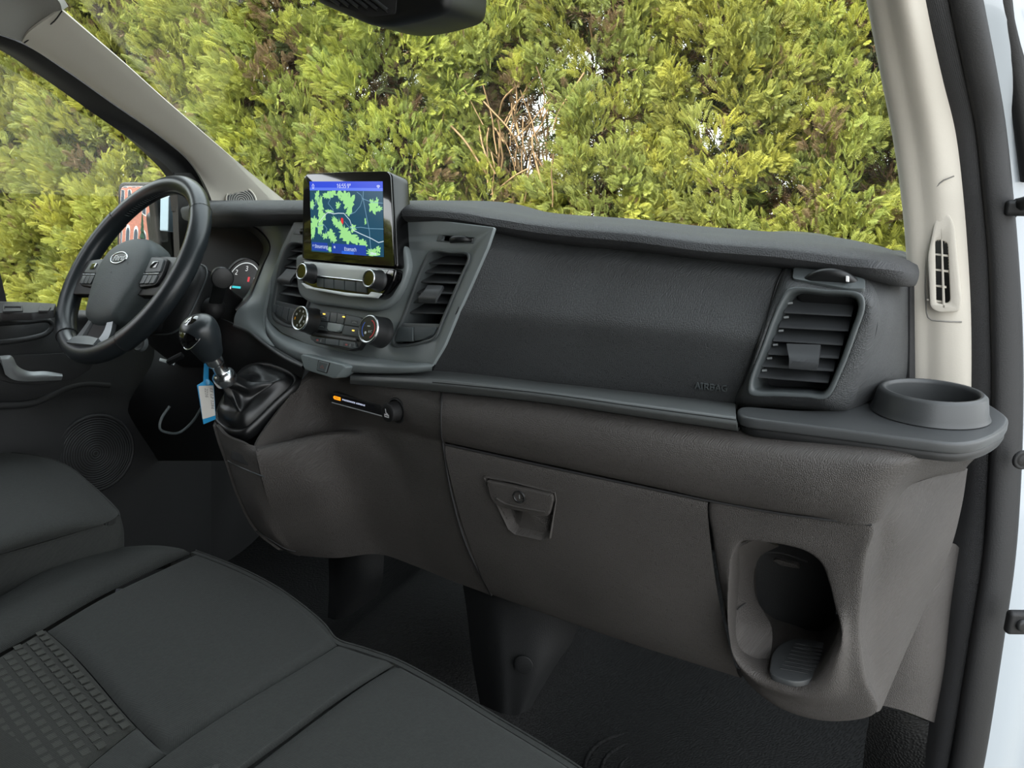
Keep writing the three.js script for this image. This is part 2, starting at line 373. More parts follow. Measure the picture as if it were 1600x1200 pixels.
{ // driver side window frame, seal and glass
  const p = fixed('trim_2', 'black rubber seal and frame around the driver window', 'window seal');
  const top = [[-0.77, 1.2572, 0.0887], [-0.75, 1.2367, 0.0019], [-0.755, 1.2009, -0.0738], [-0.765, 1.1475, -0.1717], [-0.775, 1.0876, -0.2831], [-0.785, 1.0349, -0.3608], [-0.795, 0.9801, -0.4012], [-0.8, 0.9233, -0.4112]];
  const mid = top.map((a, i) => add(a, [-0.02, -0.012, 0.006]));
  const low = [[-0.8, 1.2472, 0.0759], [-0.8, 1.228, 0.0147], [-0.8, 1.182, -0.0664], [-0.8, 1.1255, -0.1565], [-0.8, 1.063, -0.2584], [-0.8, 1.0231, -0.3128], [-0.8, 1.0035, -0.327], [-0.8, 0.9261, -0.3306]];
  part('seal', loft([top, mid, low], { nu: 40, nv: 4, thick: 0.02, flip: true }), M.rubber, p);
  part('front_post', loft([[[-0.8, 1.012, -0.3282], [-0.8, 0.9693, -0.3311], [-0.8, 0.8973, -0.3251], [-0.8, 0.8241, -0.319], [-0.8, 0.72, -0.3089]], [[-0.8, 1.0126, -0.4316], [-0.8, 0.9679, -0.4261], [-0.8, 0.8923, -0.4262], [-0.8, 0.8154, -0.4226], [-0.8, 0.7059, -0.4131]]], { nu: 12, nv: 2, thick: 0.02 }), M.rubber, p);
  part('rear_post', loft([[[-0.81, 0.7618, 0.0716], [-0.81, 0.8265, 0.0752], [-0.81, 0.9287, 0.0812], [-0.81, 1.0987, 0.0909], [-0.81, 1.2569, 0.1]], [[-0.81, 0.7802, 0.2025], [-0.81, 0.8393, 0.2003], [-0.81, 0.9338, 0.2005], [-0.81, 1.0923, 0.2009], [-0.81, 1.2413, 0.2012]]], { nu: 12, nv: 2, thick: 0.02 }), M.rubber, p);
  const w = fixed('window_2', 'driver door glass looking out to the hedge', 'side window');
  part('pane', loft([[[-0.82, 1.2538, 0.1255], [-0.82, 1.2687, -0.1234], [-0.82, 1.0562, -0.3984]], [[-0.82, 0.7768, 0.2088], [-0.82, 0.7384, -0.042], [-0.82, 0.6938, -0.352]]], { nu: 10, nv: 6 }), M.sideGlass, w);
}
{ // driver door panel
  const d = fixed('door_1', 'dark grey driver door panel with speaker and pull handle', 'door');
  const panelRows = [
    [[-0.79, 0.7788, 0.2218], [-0.79, 0.7608, 0.0965], [-0.79, 0.7506, 0.0259], [-0.79, 0.7389, -0.0373], [-0.79, 0.7176, -0.164], [-0.79, 0.6793, -0.3821]],
    [[-0.765, 0.766, 0.2351], [-0.765, 0.7504, 0.1113], [-0.765, 0.7398, 0.0418], [-0.765, 0.7303, -0.0207], [-0.765, 0.7112, -0.1458], [-0.775, 0.6669, -0.3681]],
    [[-0.75, 0.7325, 0.2476], [-0.75, 0.7129, 0.1253], [-0.755, 0.7096, 0.0523], [-0.765, 0.7033, -0.0166], [-0.775, 0.6871, -0.1493], [-0.785, 0.6336, -0.3723]],
    [[-0.745, 0.7094, 0.2539], [-0.745, 0.6903, 0.1317], [-0.75, 0.6797, 0.0599], [-0.76, 0.6697, -0.0218], [-0.775, 0.6384, -0.1424], [-0.785, 0.5707, -0.3646]],
    [[-0.74, 0.6383, 0.2685], [-0.74, 0.618, 0.1462], [-0.745, 0.6002, 0.0753], [-0.755, 0.586, -0.0061], [-0.77, 0.5624, -0.1281], [-0.785, 0.4751, -0.3528]],
    [[-0.755, 0.5991, 0.2687], [-0.755, 0.578, 0.1448], [-0.755, 0.5648, 0.0752], [-0.765, 0.5568, -0.0079], [-0.775, 0.504, -0.1233], [-0.785, 0.378, -0.3408]],
    [[-0.75, 0.522, 0.2844], [-0.75, 0.5066, 0.1592], [-0.75, 0.4979, 0.0886], [-0.755, 0.4867, 0.009], [-0.77, 0.4195, -0.1079], [-0.785, 0.2462, -0.3245]],
    [[-0.77, 0.3536, 0.3048], [-0.77, 0.3372, 0.1764], [-0.77, 0.3212, 0.1051], [-0.77, 0.3039, 0.0273], [-0.775, 0.2709, -0.0903], [-0.785, 0.0773, -0.3037]],
    [[-0.8, 0.1714, 0.3233], [-0.8, 0.1536, 0.1907], [-0.8, 0.1298, 0.1182], [-0.8, 0.1182, 0.0368], [-0.8, 0.0754, -0.0799], [-0.8, -0.1066, -0.2935]]];
  part('panel', loft(panelRows.map((r) => [[r[0][0], r[0][1], 1.0], [r[0][0], r[0][1], 0.6], ...r]), { nu: 56, nv: 5, thick: 0.01, flip: true }), M.door, d);
  // ribbed tray along the sill
  part('sill_tray', slab([[-0.7789, 0.772, 0.1005], [-0.7005, 0.772, 0.0736], [-0.6566, 0.772, 0.0658], [-0.591, 0.772, 0.1093], [-0.5977, 0.772, 0.1432], [-0.6458, 0.772, 0.1704]], [0, 1, 0], { h: 0.004, sink: 0.01, r: 0.004 }), M.door, d);
  part('sill_ridge', slab([[-0.7099, 0.777, 0.1315], [-0.6787, 0.777, 0.1138], [-0.614, 0.777, 0.1485], [-0.6379, 0.777, 0.1695]], [0, 1, 0], { h: 0.002, sink: 0.002, r: 0.004, holes: [[[-0.692, 0.777, 0.1377], [-0.6661, 0.777, 0.123], [-0.6237, 0.777, 0.1463], [-0.6489, 0.777, 0.1606]]] }), M.door, d);
  part('sill_ridge', slab([[-0.6515, 0.777, 0.0984], [-0.6122, 0.777, 0.1006], [-0.5754, 0.777, 0.1267], [-0.5908, 0.777, 0.1354]], [0, 1, 0], { h: 0.002, sink: 0.002, r: 0.004 }), M.door, d);
  part('map_pocket_lip', tube([[-0.735, 0.7131, 0.1768], [-0.735, 0.7076, 0.1341], [-0.735, 0.7057, 0.0764], [-0.735, 0.7105, 0.0464], [-0.735, 0.7236, 0.0344], [-0.735, 0.7334, 0.0403], [-0.735, 0.7377, 0.0832], [-0.735, 0.746, 0.1713]], 0.005, { seg: 40, sides: 8 }), M.door, d);
  const n = [1, 0.05, 0.12];
  part('handle_recess', slab([[-0.742, 0.6879, 0.1668], [-0.742, 0.6716, 0.0657], [-0.742, 0.6608, -0.0228], [-0.742, 0.6478, -0.0345], [-0.742, 0.6251, -0.0201], [-0.742, 0.612, 0.0114], [-0.742, 0.6134, 0.0749], [-0.742, 0.6279, 0.1263], [-0.742, 0.6543, 0.1724]], n, { h: 0.001, sink: 0.004, r: 0.006 }), M.seatPlastic, d);
  const hd = sub('door_handle', d, 'silver inside door handle');
  part('lever', loft([
    [[-0.712, 0.6878, 0.1494], [-0.712, 0.6839, 0.1299], [-0.712, 0.6628, 0.1219], [-0.712, 0.6492, 0.1043], [-0.712, 0.6429, 0.0753], [-0.712, 0.6308, 0.0435]],
    [[-0.704, 0.6822, 0.1523], [-0.704, 0.6756, 0.1378], [-0.704, 0.6557, 0.1297], [-0.704, 0.6415, 0.11], [-0.704, 0.6351, 0.0811], [-0.704, 0.6276, 0.0476]],
    [[-0.712, 0.6523, 0.1463], [-0.712, 0.6416, 0.1368], [-0.712, 0.635, 0.1241], [-0.712, 0.6292, 0.1039], [-0.712, 0.624, 0.0758], [-0.712, 0.6186, 0.0467]]], { nu: 24, nv: 4, thick: 0.008, flip: true }), M.silver, hd);
  part('switch_plate', slab([[-0.735, 0.6255, 0.0266], [-0.735, 0.6436, 0.0003], [-0.735, 0.636, -0.0174], [-0.735, 0.6152, 0.0099]], n, { h: 0.004, r: 0.002 }), M.trimBlack, d);
  part('lock_switch', slab([[-0.732, 0.628, 0.0242], [-0.732, 0.6362, 0.0138], [-0.732, 0.6318, 0.0052], [-0.732, 0.6222, 0.0159]], n, { h: 0.003, r: 0.001 }), M.button, d);
  part('lock_switch', slab([[-0.732, 0.637, 0.011], [-0.732, 0.6428, 0.0009], [-0.732, 0.6375, -0.0116], [-0.732, 0.6297, 0.0016]], n, { h: 0.003, r: 0.001 }), M.button, d);
  part('lock_symbol', [spin([[0.0015, 0], [0.0015, 0.0004], [0.0008, 0.0004]], [-0.7275, 0.6313, 0.0186], n, 10), spin([[0.0015, 0], [0.0015, 0.0004], [0.0008, 0.0004]], [-0.7275, 0.6382, 0.0018], n, 10)], M.satin, d);
  part('armrest_edge', tube([[-0.742, 0.6028, 0.2131], [-0.742, 0.5888, 0.1499], [-0.745, 0.5782, 0.0911], [-0.75, 0.5829, 0.05], [-0.756, 0.5891, 0.013], [-0.762, 0.5877, -0.0244], [-0.768, 0.5704, -0.0827]], 0.007, { seg: 36, sides: 8 }), M.door, d);
  // loudspeaker
  const c = [-0.752, 0.4384, -0.021], sn = V([1, 0.02, 0.1]).normalize().toArray(), s = sub('speaker_grille', d, 'round ribbed loudspeaker grille');
  part('rim', spin([[0.083, -0.006], [0.085, 0.004], [0.081, 0.007], [0.078, 0.004]], c, sn, 48), M.door, s);
  part('cover', spin([[0.0001, 0.0045], [0.05, 0.004], [0.079, 0.002]], c, sn, 40), M.trimBlack, s);
  for (let k = 0; k < 15; k++) { const r = 0.076 - k * 0.005; part('ring', spin([[r, 0.003], [r, 0.0055], [r - 0.0022, 0.0055], [r - 0.0022, 0.003]], c, sn, 40), M.slat, s); }
  part('lower_skin', box([-0.85, 0.24, 0.5], [0.02, 0.9, 1.9], 0.006), M.paint, d);
}
{ // right front pillar: pale trim, air outlet, black seal
  const p = fixed('trim_3', 'pale beige front pillar trim at the passenger door with slotted outlet', 'pillar trim');
  const A = [[0.625, 1.43, 0.15], ...[[0.6582, 1.2112, -0.075], [0.6647, 1.1832, -0.092], [0.6812, 1.1173, -0.138], [0.699, 1.05, -0.178], [0.7161, 0.9762, -0.2], [0.7306, 0.8983, -0.212], [0.7406, 0.8258, -0.215], [0.7547, 0.7075, -0.22]]];
  const B = [[0.66, 1.43, 0.18], ...[[0.6881, 1.2046, -0.06], [0.6953, 1.178, -0.08], [0.714, 1.1144, -0.13], [0.7335, 1.0488, -0.17], [0.7499, 0.9768, -0.192], [0.7635, 0.9008, -0.203], [0.7738, 0.8303, -0.205], [0.7885, 0.7152, -0.21]]];
  const D = [[0.68, 1.425, 0.18], ...[[0.6949, 1.2058, -0.07], [0.703, 1.179, -0.09], [0.7255, 1.1148, -0.14], [0.7467, 1.0559, -0.18], [0.7649, 0.9842, -0.2], [0.7808, 0.9088, -0.21], [0.7944, 0.8313, -0.21], [0.8101, 0.7184, -0.21]]];
  part('moulding', cutOut(loft([A.map((a) => add(a, [-0.004, 0, -0.03])), A, mix3(A, B, 0.5), B, D, D.map((a) => add(a, [0.012, 0, -0.02]))], { nu: 160, nv: 10, thick: 0.005, flip: true }), [[0.7511, 0.9283, -0.2], [0.7586, 0.9285, -0.2], [0.7652, 0.925, -0.2], [0.7777, 0.8544, -0.2], [0.7747, 0.851, -0.2], [0.7617, 0.85, -0.2]]), M.pillar, p);
  function mix3(a, b, t) { return a.map((q, i) => mix(q, b[i], t)); }
  const n = [0, 0, 1];
  part('joint', tube([[0.762, 1.0025, -0.183], [0.7491, 0.9953, -0.183], [0.7415, 0.9805, -0.188], [0.7398, 0.954, -0.196], [0.7439, 0.9076, -0.203], [0.7507, 0.8525, -0.205], [0.757, 0.8304, -0.205], [0.7733, 0.8294, -0.2], [0.7925, 0.83, -0.202]], 0.001, { seg: 40, sides: 6 }), M.headliner, p);
  const g = sub('pillar_outlet', p, 'slotted outlet in the pillar trim');
  part('surround', slab([[0.7485, 0.961, -0.195], [0.7597, 0.9627, -0.195], [0.7691, 0.9473, -0.195], [0.789, 0.8567, -0.195], [0.7887, 0.8434, -0.195], [0.7658, 0.8407, -0.195], [0.756, 0.8463, -0.195], [0.7462, 0.9084, -0.195]], n, { h: 0.003, sink: 0.006, r: 0.006, bevel: 0.002, holes: [[[0.7513, 0.9278, -0.195], [0.7588, 0.9281, -0.195], [0.7653, 0.9246, -0.195], [0.7769, 0.8558, -0.195], [0.7739, 0.8524, -0.195], [0.7623, 0.8515, -0.195]]], holeR: 0.004 }), M.pillar, g);
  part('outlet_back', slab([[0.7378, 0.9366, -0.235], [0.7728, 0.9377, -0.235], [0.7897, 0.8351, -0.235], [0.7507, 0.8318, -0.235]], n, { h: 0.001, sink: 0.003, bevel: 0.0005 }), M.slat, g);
  part('bar', slab([[0.7556, 0.9422, -0.198], [0.7569, 0.9423, -0.198], [0.7725, 0.8472, -0.198], [0.7697, 0.8469, -0.198]], n, { h: 0.006, sink: 0.002, r: 0.0005, bevel: 0.0005 }), M.pillar, g);
  for (const y of [396, 417, 439, 460]) part('bar', slab([[0.7512, 0.9116, -0.197], [0.7705, 0.9102, -0.197], [0.7708, 0.9079, -0.197], [0.7514, 0.91, -0.197]], n, { h: 0.002, sink: 0.004, r: 0.0003, bevel: 0.0003 }).translate(0, -(y - 396) * 0.00087, 0), M.pillar, g);
}
{ // black door seal band and bead on the right
  const s = fixed('trim_4', 'wide black textured door seal around the passenger door opening', 'door seal');
  const A = [[0.685, 1.42, 0.165], ...[[0.6937, 1.2091, -0.085], [0.702, 1.1818, -0.105], [0.7248, 1.1165, -0.155], [0.7463, 1.0567, -0.195], [0.7648, 0.984, -0.215], [0.7809, 0.9075, -0.225], [0.794, 0.8289, -0.225], [0.8073, 0.7395, -0.225], [0.8224, 0.6312, -0.22], [0.8223, 0.5218, -0.2], [0.8293, 0.4119, -0.18], [0.8302, 0.2391, -0.17], [0.8299, 0.1649, -0.17]]];
  const B = [[0.72, 1.42, 0.155], ...[[0.7283, 1.2082, -0.1], [0.7376, 1.1799, -0.115], [0.7617, 1.1101, -0.16], [0.78, 1.0557, -0.195], [0.7971, 0.9843, -0.21], [0.8134, 0.9099, -0.215], [0.826, 0.8333, -0.215], [0.8391, 0.7475, -0.21], [0.8498, 0.6434, -0.2], [0.8574, 0.54, -0.18], [0.857, 0.4324, -0.16], [0.8574, 0.2657, -0.15], [0.8563, 0.1937, -0.15]]];
  const D = [[0.745, 1.42, 0.14], ...[[0.7481, 1.21, -0.12], [0.7579, 1.1806, -0.13], [0.782, 1.1105, -0.175], [0.7993, 1.0559, -0.21], [0.817, 0.9843, -0.225], [0.8336, 0.9096, -0.23], [0.8485, 0.833, -0.23], [0.8619, 0.747, -0.225], [0.8738, 0.6447, -0.21], [0.8815, 0.5417, -0.19], [0.8834, 0.4352, -0.17], [0.8855, 0.2739, -0.155], [0.8842, 0.2026, -0.155]]];
  const mid = (a, b, t, e) => a.map((q, i) => add(mix(q, b[i], t), e));
  part('band', loft([A, mid(A, B, 0.5, [0, 0, 0.006]), B], { nu: 130, nv: 4, thick: 0.006, flip: true }), M.sealBand, s);
  part('bead', loft([B, mid(B, D, 0.2, [-0.004, 0, 0.012]), mid(B, D, 0.55, [0, 0, 0.016]), mid(B, D, 0.9, [0.004, 0, 0.008]), D.map((q) => add(q, [0.004, 0, -0.02]))], { nu: 130, nv: 5, thick: 0.004, flip: true }), M.rubber, s);
}
{ // white body around the passenger door
  const s = fixed('trim_5', 'white painted body pillar outside the passenger door seal', 'body panel');
  const A = [[0.74, 1.43, 0.1], ...[[0.7426, 1.2169, -0.15], [0.7558, 1.1861, -0.16], [0.7817, 1.1131, -0.2], [0.7998, 1.0569, -0.23], [0.8178, 0.984, -0.245], [0.8347, 0.908, -0.25], [0.8493, 0.8299, -0.25], [0.8623, 0.7422, -0.245], [0.8738, 0.6378, -0.23], [0.8809, 0.5324, -0.21], [0.8815, 0.4231, -0.19], [0.8834, 0.2376, -0.175]], [0.87, -0.1, -0.17]];
  const B = A.map((q, i) => add(q, [0.03, 0, -0.02])), C = A.map((q) => add(q, [0.055, 0, -0.05])), D = A.map((q) => add(q, [0.10, 0, -0.07])), E = A.map((q) => add(q, [0.14, 0, -0.2]));
  part('pillar_skin', loft([A, B, C, D, E], { nu: 40, nv: 4, thick: 0.004, flip: true }), M.paint, s);
  part('door_seal_strip', tube([[0.7721, 1.2238, -0.17], [0.7855, 1.1756, -0.19], [0.8064, 1.1185, -0.22], [0.8258, 1.0567, -0.24], [0.8424, 0.9989, -0.25]], 0.012, { seg: 24, sides: 8 }), M.rubber, s);
  part('door_check_strap', [tube([[0.8254, 0.9584, -0.23], [0.8299, 0.9684, -0.22], [0.8358, 0.9719, -0.2], [0.8494, 0.9789, -0.15]], 0.008, { seg: 12, sides: 8 }), box([0.8321, 0.9665, -0.21], [0.03, 0.018, 0.02], 0.005)], M.trimBlack, s);
  const c = [0.8751, 0.6766, -0.17];
  part('grommet', spin([[0.0001, 0.004], [0.006, 0.004], [0.007, 0.002], [0.009, 0.004], [0.0115, 0.003], [0.012, 0]], c, [0.5, 0, 0.9], 20), M.rubber, s);
  const b = sub('door_buffer', s, 'black door buffer with bolt');
  part('plate', box([0.8958, 0.4921, -0.12], [0.03, 0.03, 0.012], 0.005, [0, 0.5, 0]), M.rubber, b);
  part('bolt', spin([[0.0001, 0.004], [0.004, 0.004], [0.007, 0.003], [0.0075, 0]], add([0.8958, 0.4921, -0.12], [0.003, 0, 0.006]), [0.5, 0, 0.9], 16), M.trimBlack, b);
  // door sill
  part('door_sill', box([0.93, -0.06, 0.45], [0.14, 0.1, 1.3], 0.02), M.paint, s);
  part('side_step', box([0.93, -0.3, 0.45], [0.1, 0.3, 1.5], 0.02), M.trimBlack, s);
}
{ // open passenger door, swung forward
  const d = fixed('door_2', 'open white passenger door swung outward ahead of the seal', 'door');
  const H = [0.985, 0, -0.3], k = 0.36, at = (a, y, t) => [H[0] + a * Math.cos(k) + t * Math.sin(k), y, H[2] - a * Math.sin(k) + t * Math.cos(k)];
  const ring = (y, t0, t1) => [at(0.04, y, t0), at(1.05, y, t0), at(1.05, y, t1), at(0.04, y, t1)];
  part('door_skin', loft([ring(-0.1, 0.0, -0.1), ring(0.4, 0.02, -0.1), ring(0.8, 0.0, -0.09)], { nu: 12, nv: 4, closedU: true, linU: true }), M.paint, d);
  part('window_frame', tube([at(0.06, 0.8, -0.04), at(0.1, 0.9, -0.03), at(0.5, 1.3, 0.0), at(1.0, 1.36, 0.02), at(1.04, 0.8, -0.04)], 0.03, { seg: 40, sides: 8 }), M.rubber, d);
}
{ // kick panel at the right of the passenger footwell
  const k = fixed('trim_6', 'grey grained kick panel below the right dashboard end', 'kick panel');
  part('panel', loft([
    [[0.7834, 0.5699, -0.13], [0.8045, 0.5664, -0.14], [0.8213, 0.5531, -0.17], [0.831, 0.5332, -0.2]],
    [[0.7787, 0.499, -0.11], [0.8005, 0.4913, -0.12], [0.8214, 0.4773, -0.15], [0.8311, 0.4545, -0.19]],
    [[0.7634, 0.4179, -0.1], [0.7961, 0.4138, -0.11], [0.8248, 0.396, -0.14], [0.8347, 0.3701, -0.18]],
    [[0.7595, 0.3407, -0.1], [0.7908, 0.3362, -0.11], [0.8208, 0.3196, -0.13], [0.8328, 0.2915, -0.17]]], { nu: 16, nv: 5, thick: 0.006, flip: true }), M.lower, k);
  part('mat_edge', loft([
    [[0.7581, 0.3349, -0.105], [0.7912, 0.3301, -0.115], [0.8235, 0.3142, -0.135]],
    [[0.7536, 0.2779, -0.13], [0.7883, 0.2854, -0.125], [0.8247, 0.2818, -0.13]],
    [[0.7553, 0.1605, -0.16], [0.7914, 0.1823, -0.14], [0.8276, 0.1968, -0.13]]], { nu: 12, nv: 5, thick: 0.008, flip: true }), M.mat, k);
}

// ================================================================ dashboard
const dash = thing('dashboard', 'wide charcoal van dashboard of grained plastic below the windshield', 'dashboard');
{
  // padded top with rolled front lip
  const px = [0];
  const lip = [...[[-0.745, 0.9141, -0.3032]], ...[[-0.4311, 0.9176, -0.12], [-0.1681, 0.9313, -0.075], [0.0692, 0.9393, -0.035], [0.1543, 0.9409, -0.03], [0.2291, 0.9342, -0.035], [0.2972, 0.9232, -0.045], [0.428, 0.9162, -0.055], [0.5086, 0.91, -0.06], [0.6029, 0.9041, -0.06], [0.6683, 0.899, -0.06], [0.6982, 0.8965, -0.06], [0.7209, 0.8906, -0.075], [0.7343, 0.8831, -0.13]]];
  const front = [...[[-0.74, 0.9229, -0.2971]], ...[[-0.3928, 0.9348, -0.09], [-0.1374, 0.9454, -0.045], [0.0927, 0.9501, -0.005], [0.1749, 0.9496, 0], [0.2469, 0.9421, -0.005], [0.3125, 0.9338, -0.015], [0.4398, 0.9268, -0.022], [0.517, 0.9197, -0.028], [0.6078, 0.9159, -0.028], [0.6707, 0.9105, -0.03], [0.7008, 0.908, -0.03], [0.7234, 0.9013, -0.055], [0.7355, 0.8898, -0.13]]];
  const crest = [...[[-0.745, 0.9311, -0.3004]], ...[[-0.4147, 0.9484, -0.11], [-0.1559, 0.9564, -0.065], [0.0778, 0.9589, -0.025], [0.1668, 0.9572, -0.02], [0.2351, 0.9483, -0.025], [0.3021, 0.9414, -0.035], [0.432, 0.9353, -0.042], [0.5109, 0.927, -0.048], [0.603, 0.924, -0.05], [0.6675, 0.9183, -0.05], [0.6987, 0.9147, -0.06], [0.7185, 0.9079, -0.1], [0.7338, 0.8939, -0.17]]];
  const far = [...[[-0.745, 0.9415, -0.3274], [-0.742, 0.9413, -0.3891]], ...[[-0.5536, 0.942, -0.47], [-0.2481, 0.946, -0.45], [-0.0979, 0.949, -0.43], [0.0475, 0.9487, -0.4], [0.1303, 0.9331, -0.4], [0.2996, 0.9252, -0.4], [0.4167, 0.9182, -0.38], [0.5122, 0.9134, -0.38], [0.6172, 0.9099, -0.36], [0.67, 0.9041, -0.33], [0.7005, 0.8991, -0.3], [0.729, 0.8903, -0.28]]];
  const midr = crest.map((c, i) => add(mix(c, far[i], 0.45), [0, -0.004, 0]));
  const end = far.map((f) => add(f, [0, -0.06, -0.26]));
  part('top_pad', loft([lip.map((c) => add(c, [0, 0.004, -0.03])), lip, front, crest, midr, far, end], { nu: 91, nv: 5, thick: 0.006, flip: true }), M.pad, dash, 'padded black dashboard top with rolled lip');
  // right-hand raised demister strip near the glass
  part('demister_strip', loft([[[0.5149, 0.914, -0.34], [0.5539, 0.9164, -0.34], [0.6081, 0.9137, -0.34], [0.6367, 0.9056, -0.34]], [[0.504, 0.9129, -0.4], [0.5429, 0.9162, -0.4], [0.5998, 0.9123, -0.4], [0.6261, 0.9046, -0.4]], [[0.4982, 0.9051, -0.44], [0.5362, 0.9085, -0.44], [0.595, 0.9046, -0.44], [0.6202, 0.8976, -0.44]]], { nu: 16, nv: 4, thick: 0.004, flip: true }), M.ledge, dash);
  part('added_light_block', box([0.25, 0.68, -0.33], [0.94, 0.42, 0.36], 0.02), M.dark, dash);  // unseen box added inside the dash to stop light leaking through gaps
  // passenger airbag cover
  const R0 = [[0.2301, 0.9345, -0.03], [0.2977, 0.9241, -0.044], [0.4276, 0.9169, -0.056], [0.5085, 0.9108, -0.06], [0.6057, 0.9043, -0.06]], R1 = [[0.2354, 0.9092, 0.004], [0.3123, 0.9028, -0.016], [0.4382, 0.8975, -0.03], [0.5168, 0.8928, -0.035], [0.6031, 0.8882, -0.036]];
  const R2 = [[0.2177, 0.831, 0.044], [0.3338, 0.8288, 0.024], [0.4566, 0.8267, 0.011], [0.5324, 0.8251, 0.004], [0.5948, 0.8239, 0]], R3 = [[0.1619, 0.74, 0.027], [0.3236, 0.7388, 0.002], [0.4513, 0.7385, -0.014], [0.5119, 0.7385, -0.018], [0.569, 0.7398, -0.02]];
  part('airbag_cover', loft([R0.map((c) => add(c, [0, 0.012, -0.02])), R0, R1, R2, R3, R3.map((c) => add(c, [0, -0.01, -0.01]))], { nu: 40, nv: 12, lin: true, soft: 2, thick: 0.006, flip: true }), M.airbag, dash, 'smooth charcoal passenger airbag cover');
  part('seam', tube([R0[0], R1[0], mix(R1[0], R2[0], 0.5), R2[0], mix(R2[0], R3[0], 0.5), R3[0]].map((p) => add(p, [-0.001, 0, 0.0])), 0.0016, { seg: 40, sides: 6 }), M.trimBlack, dash);
  // ledge strip under the airbag cover
  const L0 = [[0.0136, 0.7204, 0.03], [0.1612, 0.7406, 0.026], [0.3236, 0.7397, 0.002], [0.4513, 0.7393, -0.014], [0.5689, 0.7405, -0.02]], L1 = [[0.0356, 0.7239, 0.055], [0.1888, 0.7419, 0.065], [0.3558, 0.7478, 0.065], [0.4801, 0.7495, 0.065], [0.5897, 0.7509, 0.065]];
  const L2 = [[0.0369, 0.7178, 0.057], [0.1921, 0.7347, 0.07], [0.359, 0.7416, 0.071], [0.4827, 0.7422, 0.071], [0.5924, 0.7436, 0.071]], L3 = [[0.0258, 0.7078, 0.045], [0.1853, 0.7204, 0.055], [0.3509, 0.7281, 0.055], [0.4773, 0.7293, 0.055], [0.5902, 0.7305, 0.055]], L4 = L3.map((p) => add(p, [0, -0.004, -0.02]));
  part('ledge_strip', loft([L0, L1, L2, L3, L4], { nu: 40, nv: 7, lin: true, soft: 2, thick: 0.004, flip: true }), M.ledgeStrip, dash, 'long satin ledge below the airbag cover');
  part('ledge_line', tube([[0.1918, 0.738, 0.0695], [0.3583, 0.7453, 0.0698], [0.4821, 0.7464, 0.0698], [0.5911, 0.7481, 0.0698]], 0.0006, { seg: 30, sides: 5 }), M.trimBlack, dash);
  // tray with cup holder
  const tr = sub('cup_holder_tray', dash, 'end tray with round cup holder');
  const T = [[0.5812, 0.7515, 0.0246], [0.6404, 0.7515, 0.0139], [0.6929, 0.7515, -0.0158], [0.7097, 0.7515, -0.0813], [0.7396, 0.7515, -0.208], [0.7576, 0.7515, -0.2182], [0.8008, 0.7515, -0.1716], [0.8296, 0.7515, -0.1248], [0.8447, 0.7515, -0.0825], [0.8472, 0.7515, -0.0603], [0.8399, 0.7515, -0.0216], [0.826, 0.7515, 0.0163], [0.8121, 0.7515, 0.0396], [0.7958, 0.7515, 0.053], [0.7457, 0.7515, 0.0573], [0.6865, 0.7515, 0.0605], [0.5925, 0.7515, 0.0682]];
  const Tc = [0.77, 0.752, -0.0603];
  part('tray', slab(T, [0, 1, 0], { h: 0.0, sink: 0.012, bevel: 0.003, r: 0.02, segs: 3 }), M.ledge, tr);
  part('tray_lip', slab(T.map((p) => add(mix(p, Tc, 0.02), [0, -0.012, -0.002])), [0, 1, 0], { h: 0.0, sink: 0.01, bevel: 0.003, r: 0.02 }), M.trimBlack, tr);
  const cc = [0.7711, 0.752, -0.0471];
  part('cup_ring', spin([[0.0455, -0.011], [0.045, 0.0], [0.0445, 0.022], [0.0465, 0.026], [0.0495, 0.0265], [0.0535, 0.023], [0.0565, 0.006], [0.059, 0.0005]], cc, [0, 1, 0], 64), M.ledge, tr);
  part('cup_bottom', spin([[0.0001, 0.0006], [0.046, 0.0006]], cc, [0, 1, 0], 40), M.trimBlack, tr);
  // outer pod around the right-hand vent
  const O = [...[[0.6058, 0.9035, -0.06], [0.6527, 0.9003, -0.06], [0.6874, 0.896, -0.045], [0.7086, 0.8742, -0.02], [0.7099, 0.8267, -0.015], [0.7024, 0.79, -0.01], [0.6911, 0.7514, -0.015], [0.6505, 0.7448, -0.02], [0.6103, 0.7419, -0.02], [0.5697, 0.7399, -0.02], [0.5801, 0.7753, -0.012], [0.5954, 0.8247, 0], [0.602, 0.8714, -0.024]]];
  const I = [[0.6204, 0.8824, -0.0095], [0.6573, 0.8835, -0.0097], [0.6925, 0.8819, -0.0094], [0.6983, 0.871, -0.0075], [0.6934, 0.8399, -0.002], [0.6845, 0.7996, 0.0051], [0.6728, 0.7692, 0.0104], [0.6533, 0.7673, 0.0108], [0.6237, 0.7647, 0.0112], [0.5923, 0.7627, 0.0116], [0.5892, 0.771, 0.0101], [0.5982, 0.8144, 0.0025], [0.6125, 0.8686, -0.0071]];
  const I2 = [[0.6188, 0.8812, -0.0185], [0.6562, 0.8823, -0.0187], [0.6917, 0.8807, -0.0184], [0.6975, 0.8697, -0.0164], [0.6927, 0.8383, -0.0109], [0.6837, 0.7976, -0.0037], [0.6718, 0.7669, 0.0017], [0.6521, 0.7649, 0.002], [0.6222, 0.7623, 0.0025], [0.5905, 0.7603, 0.0029], [0.5874, 0.7687, 0.0014], [0.5965, 0.8126, -0.0064], [0.6109, 0.8673, -0.016]];
  part('vent_pod', loft([O.map((p) => add(p, [0, 0, -0.012])), O, O.map((p, i) => add(mix(p, I[i], 0.5), [0, 0, 0.005])), I, I2], { nu: 78, nv: 4, closedU: true }), M.airbag, dash, 'grained pod around the right air vent');
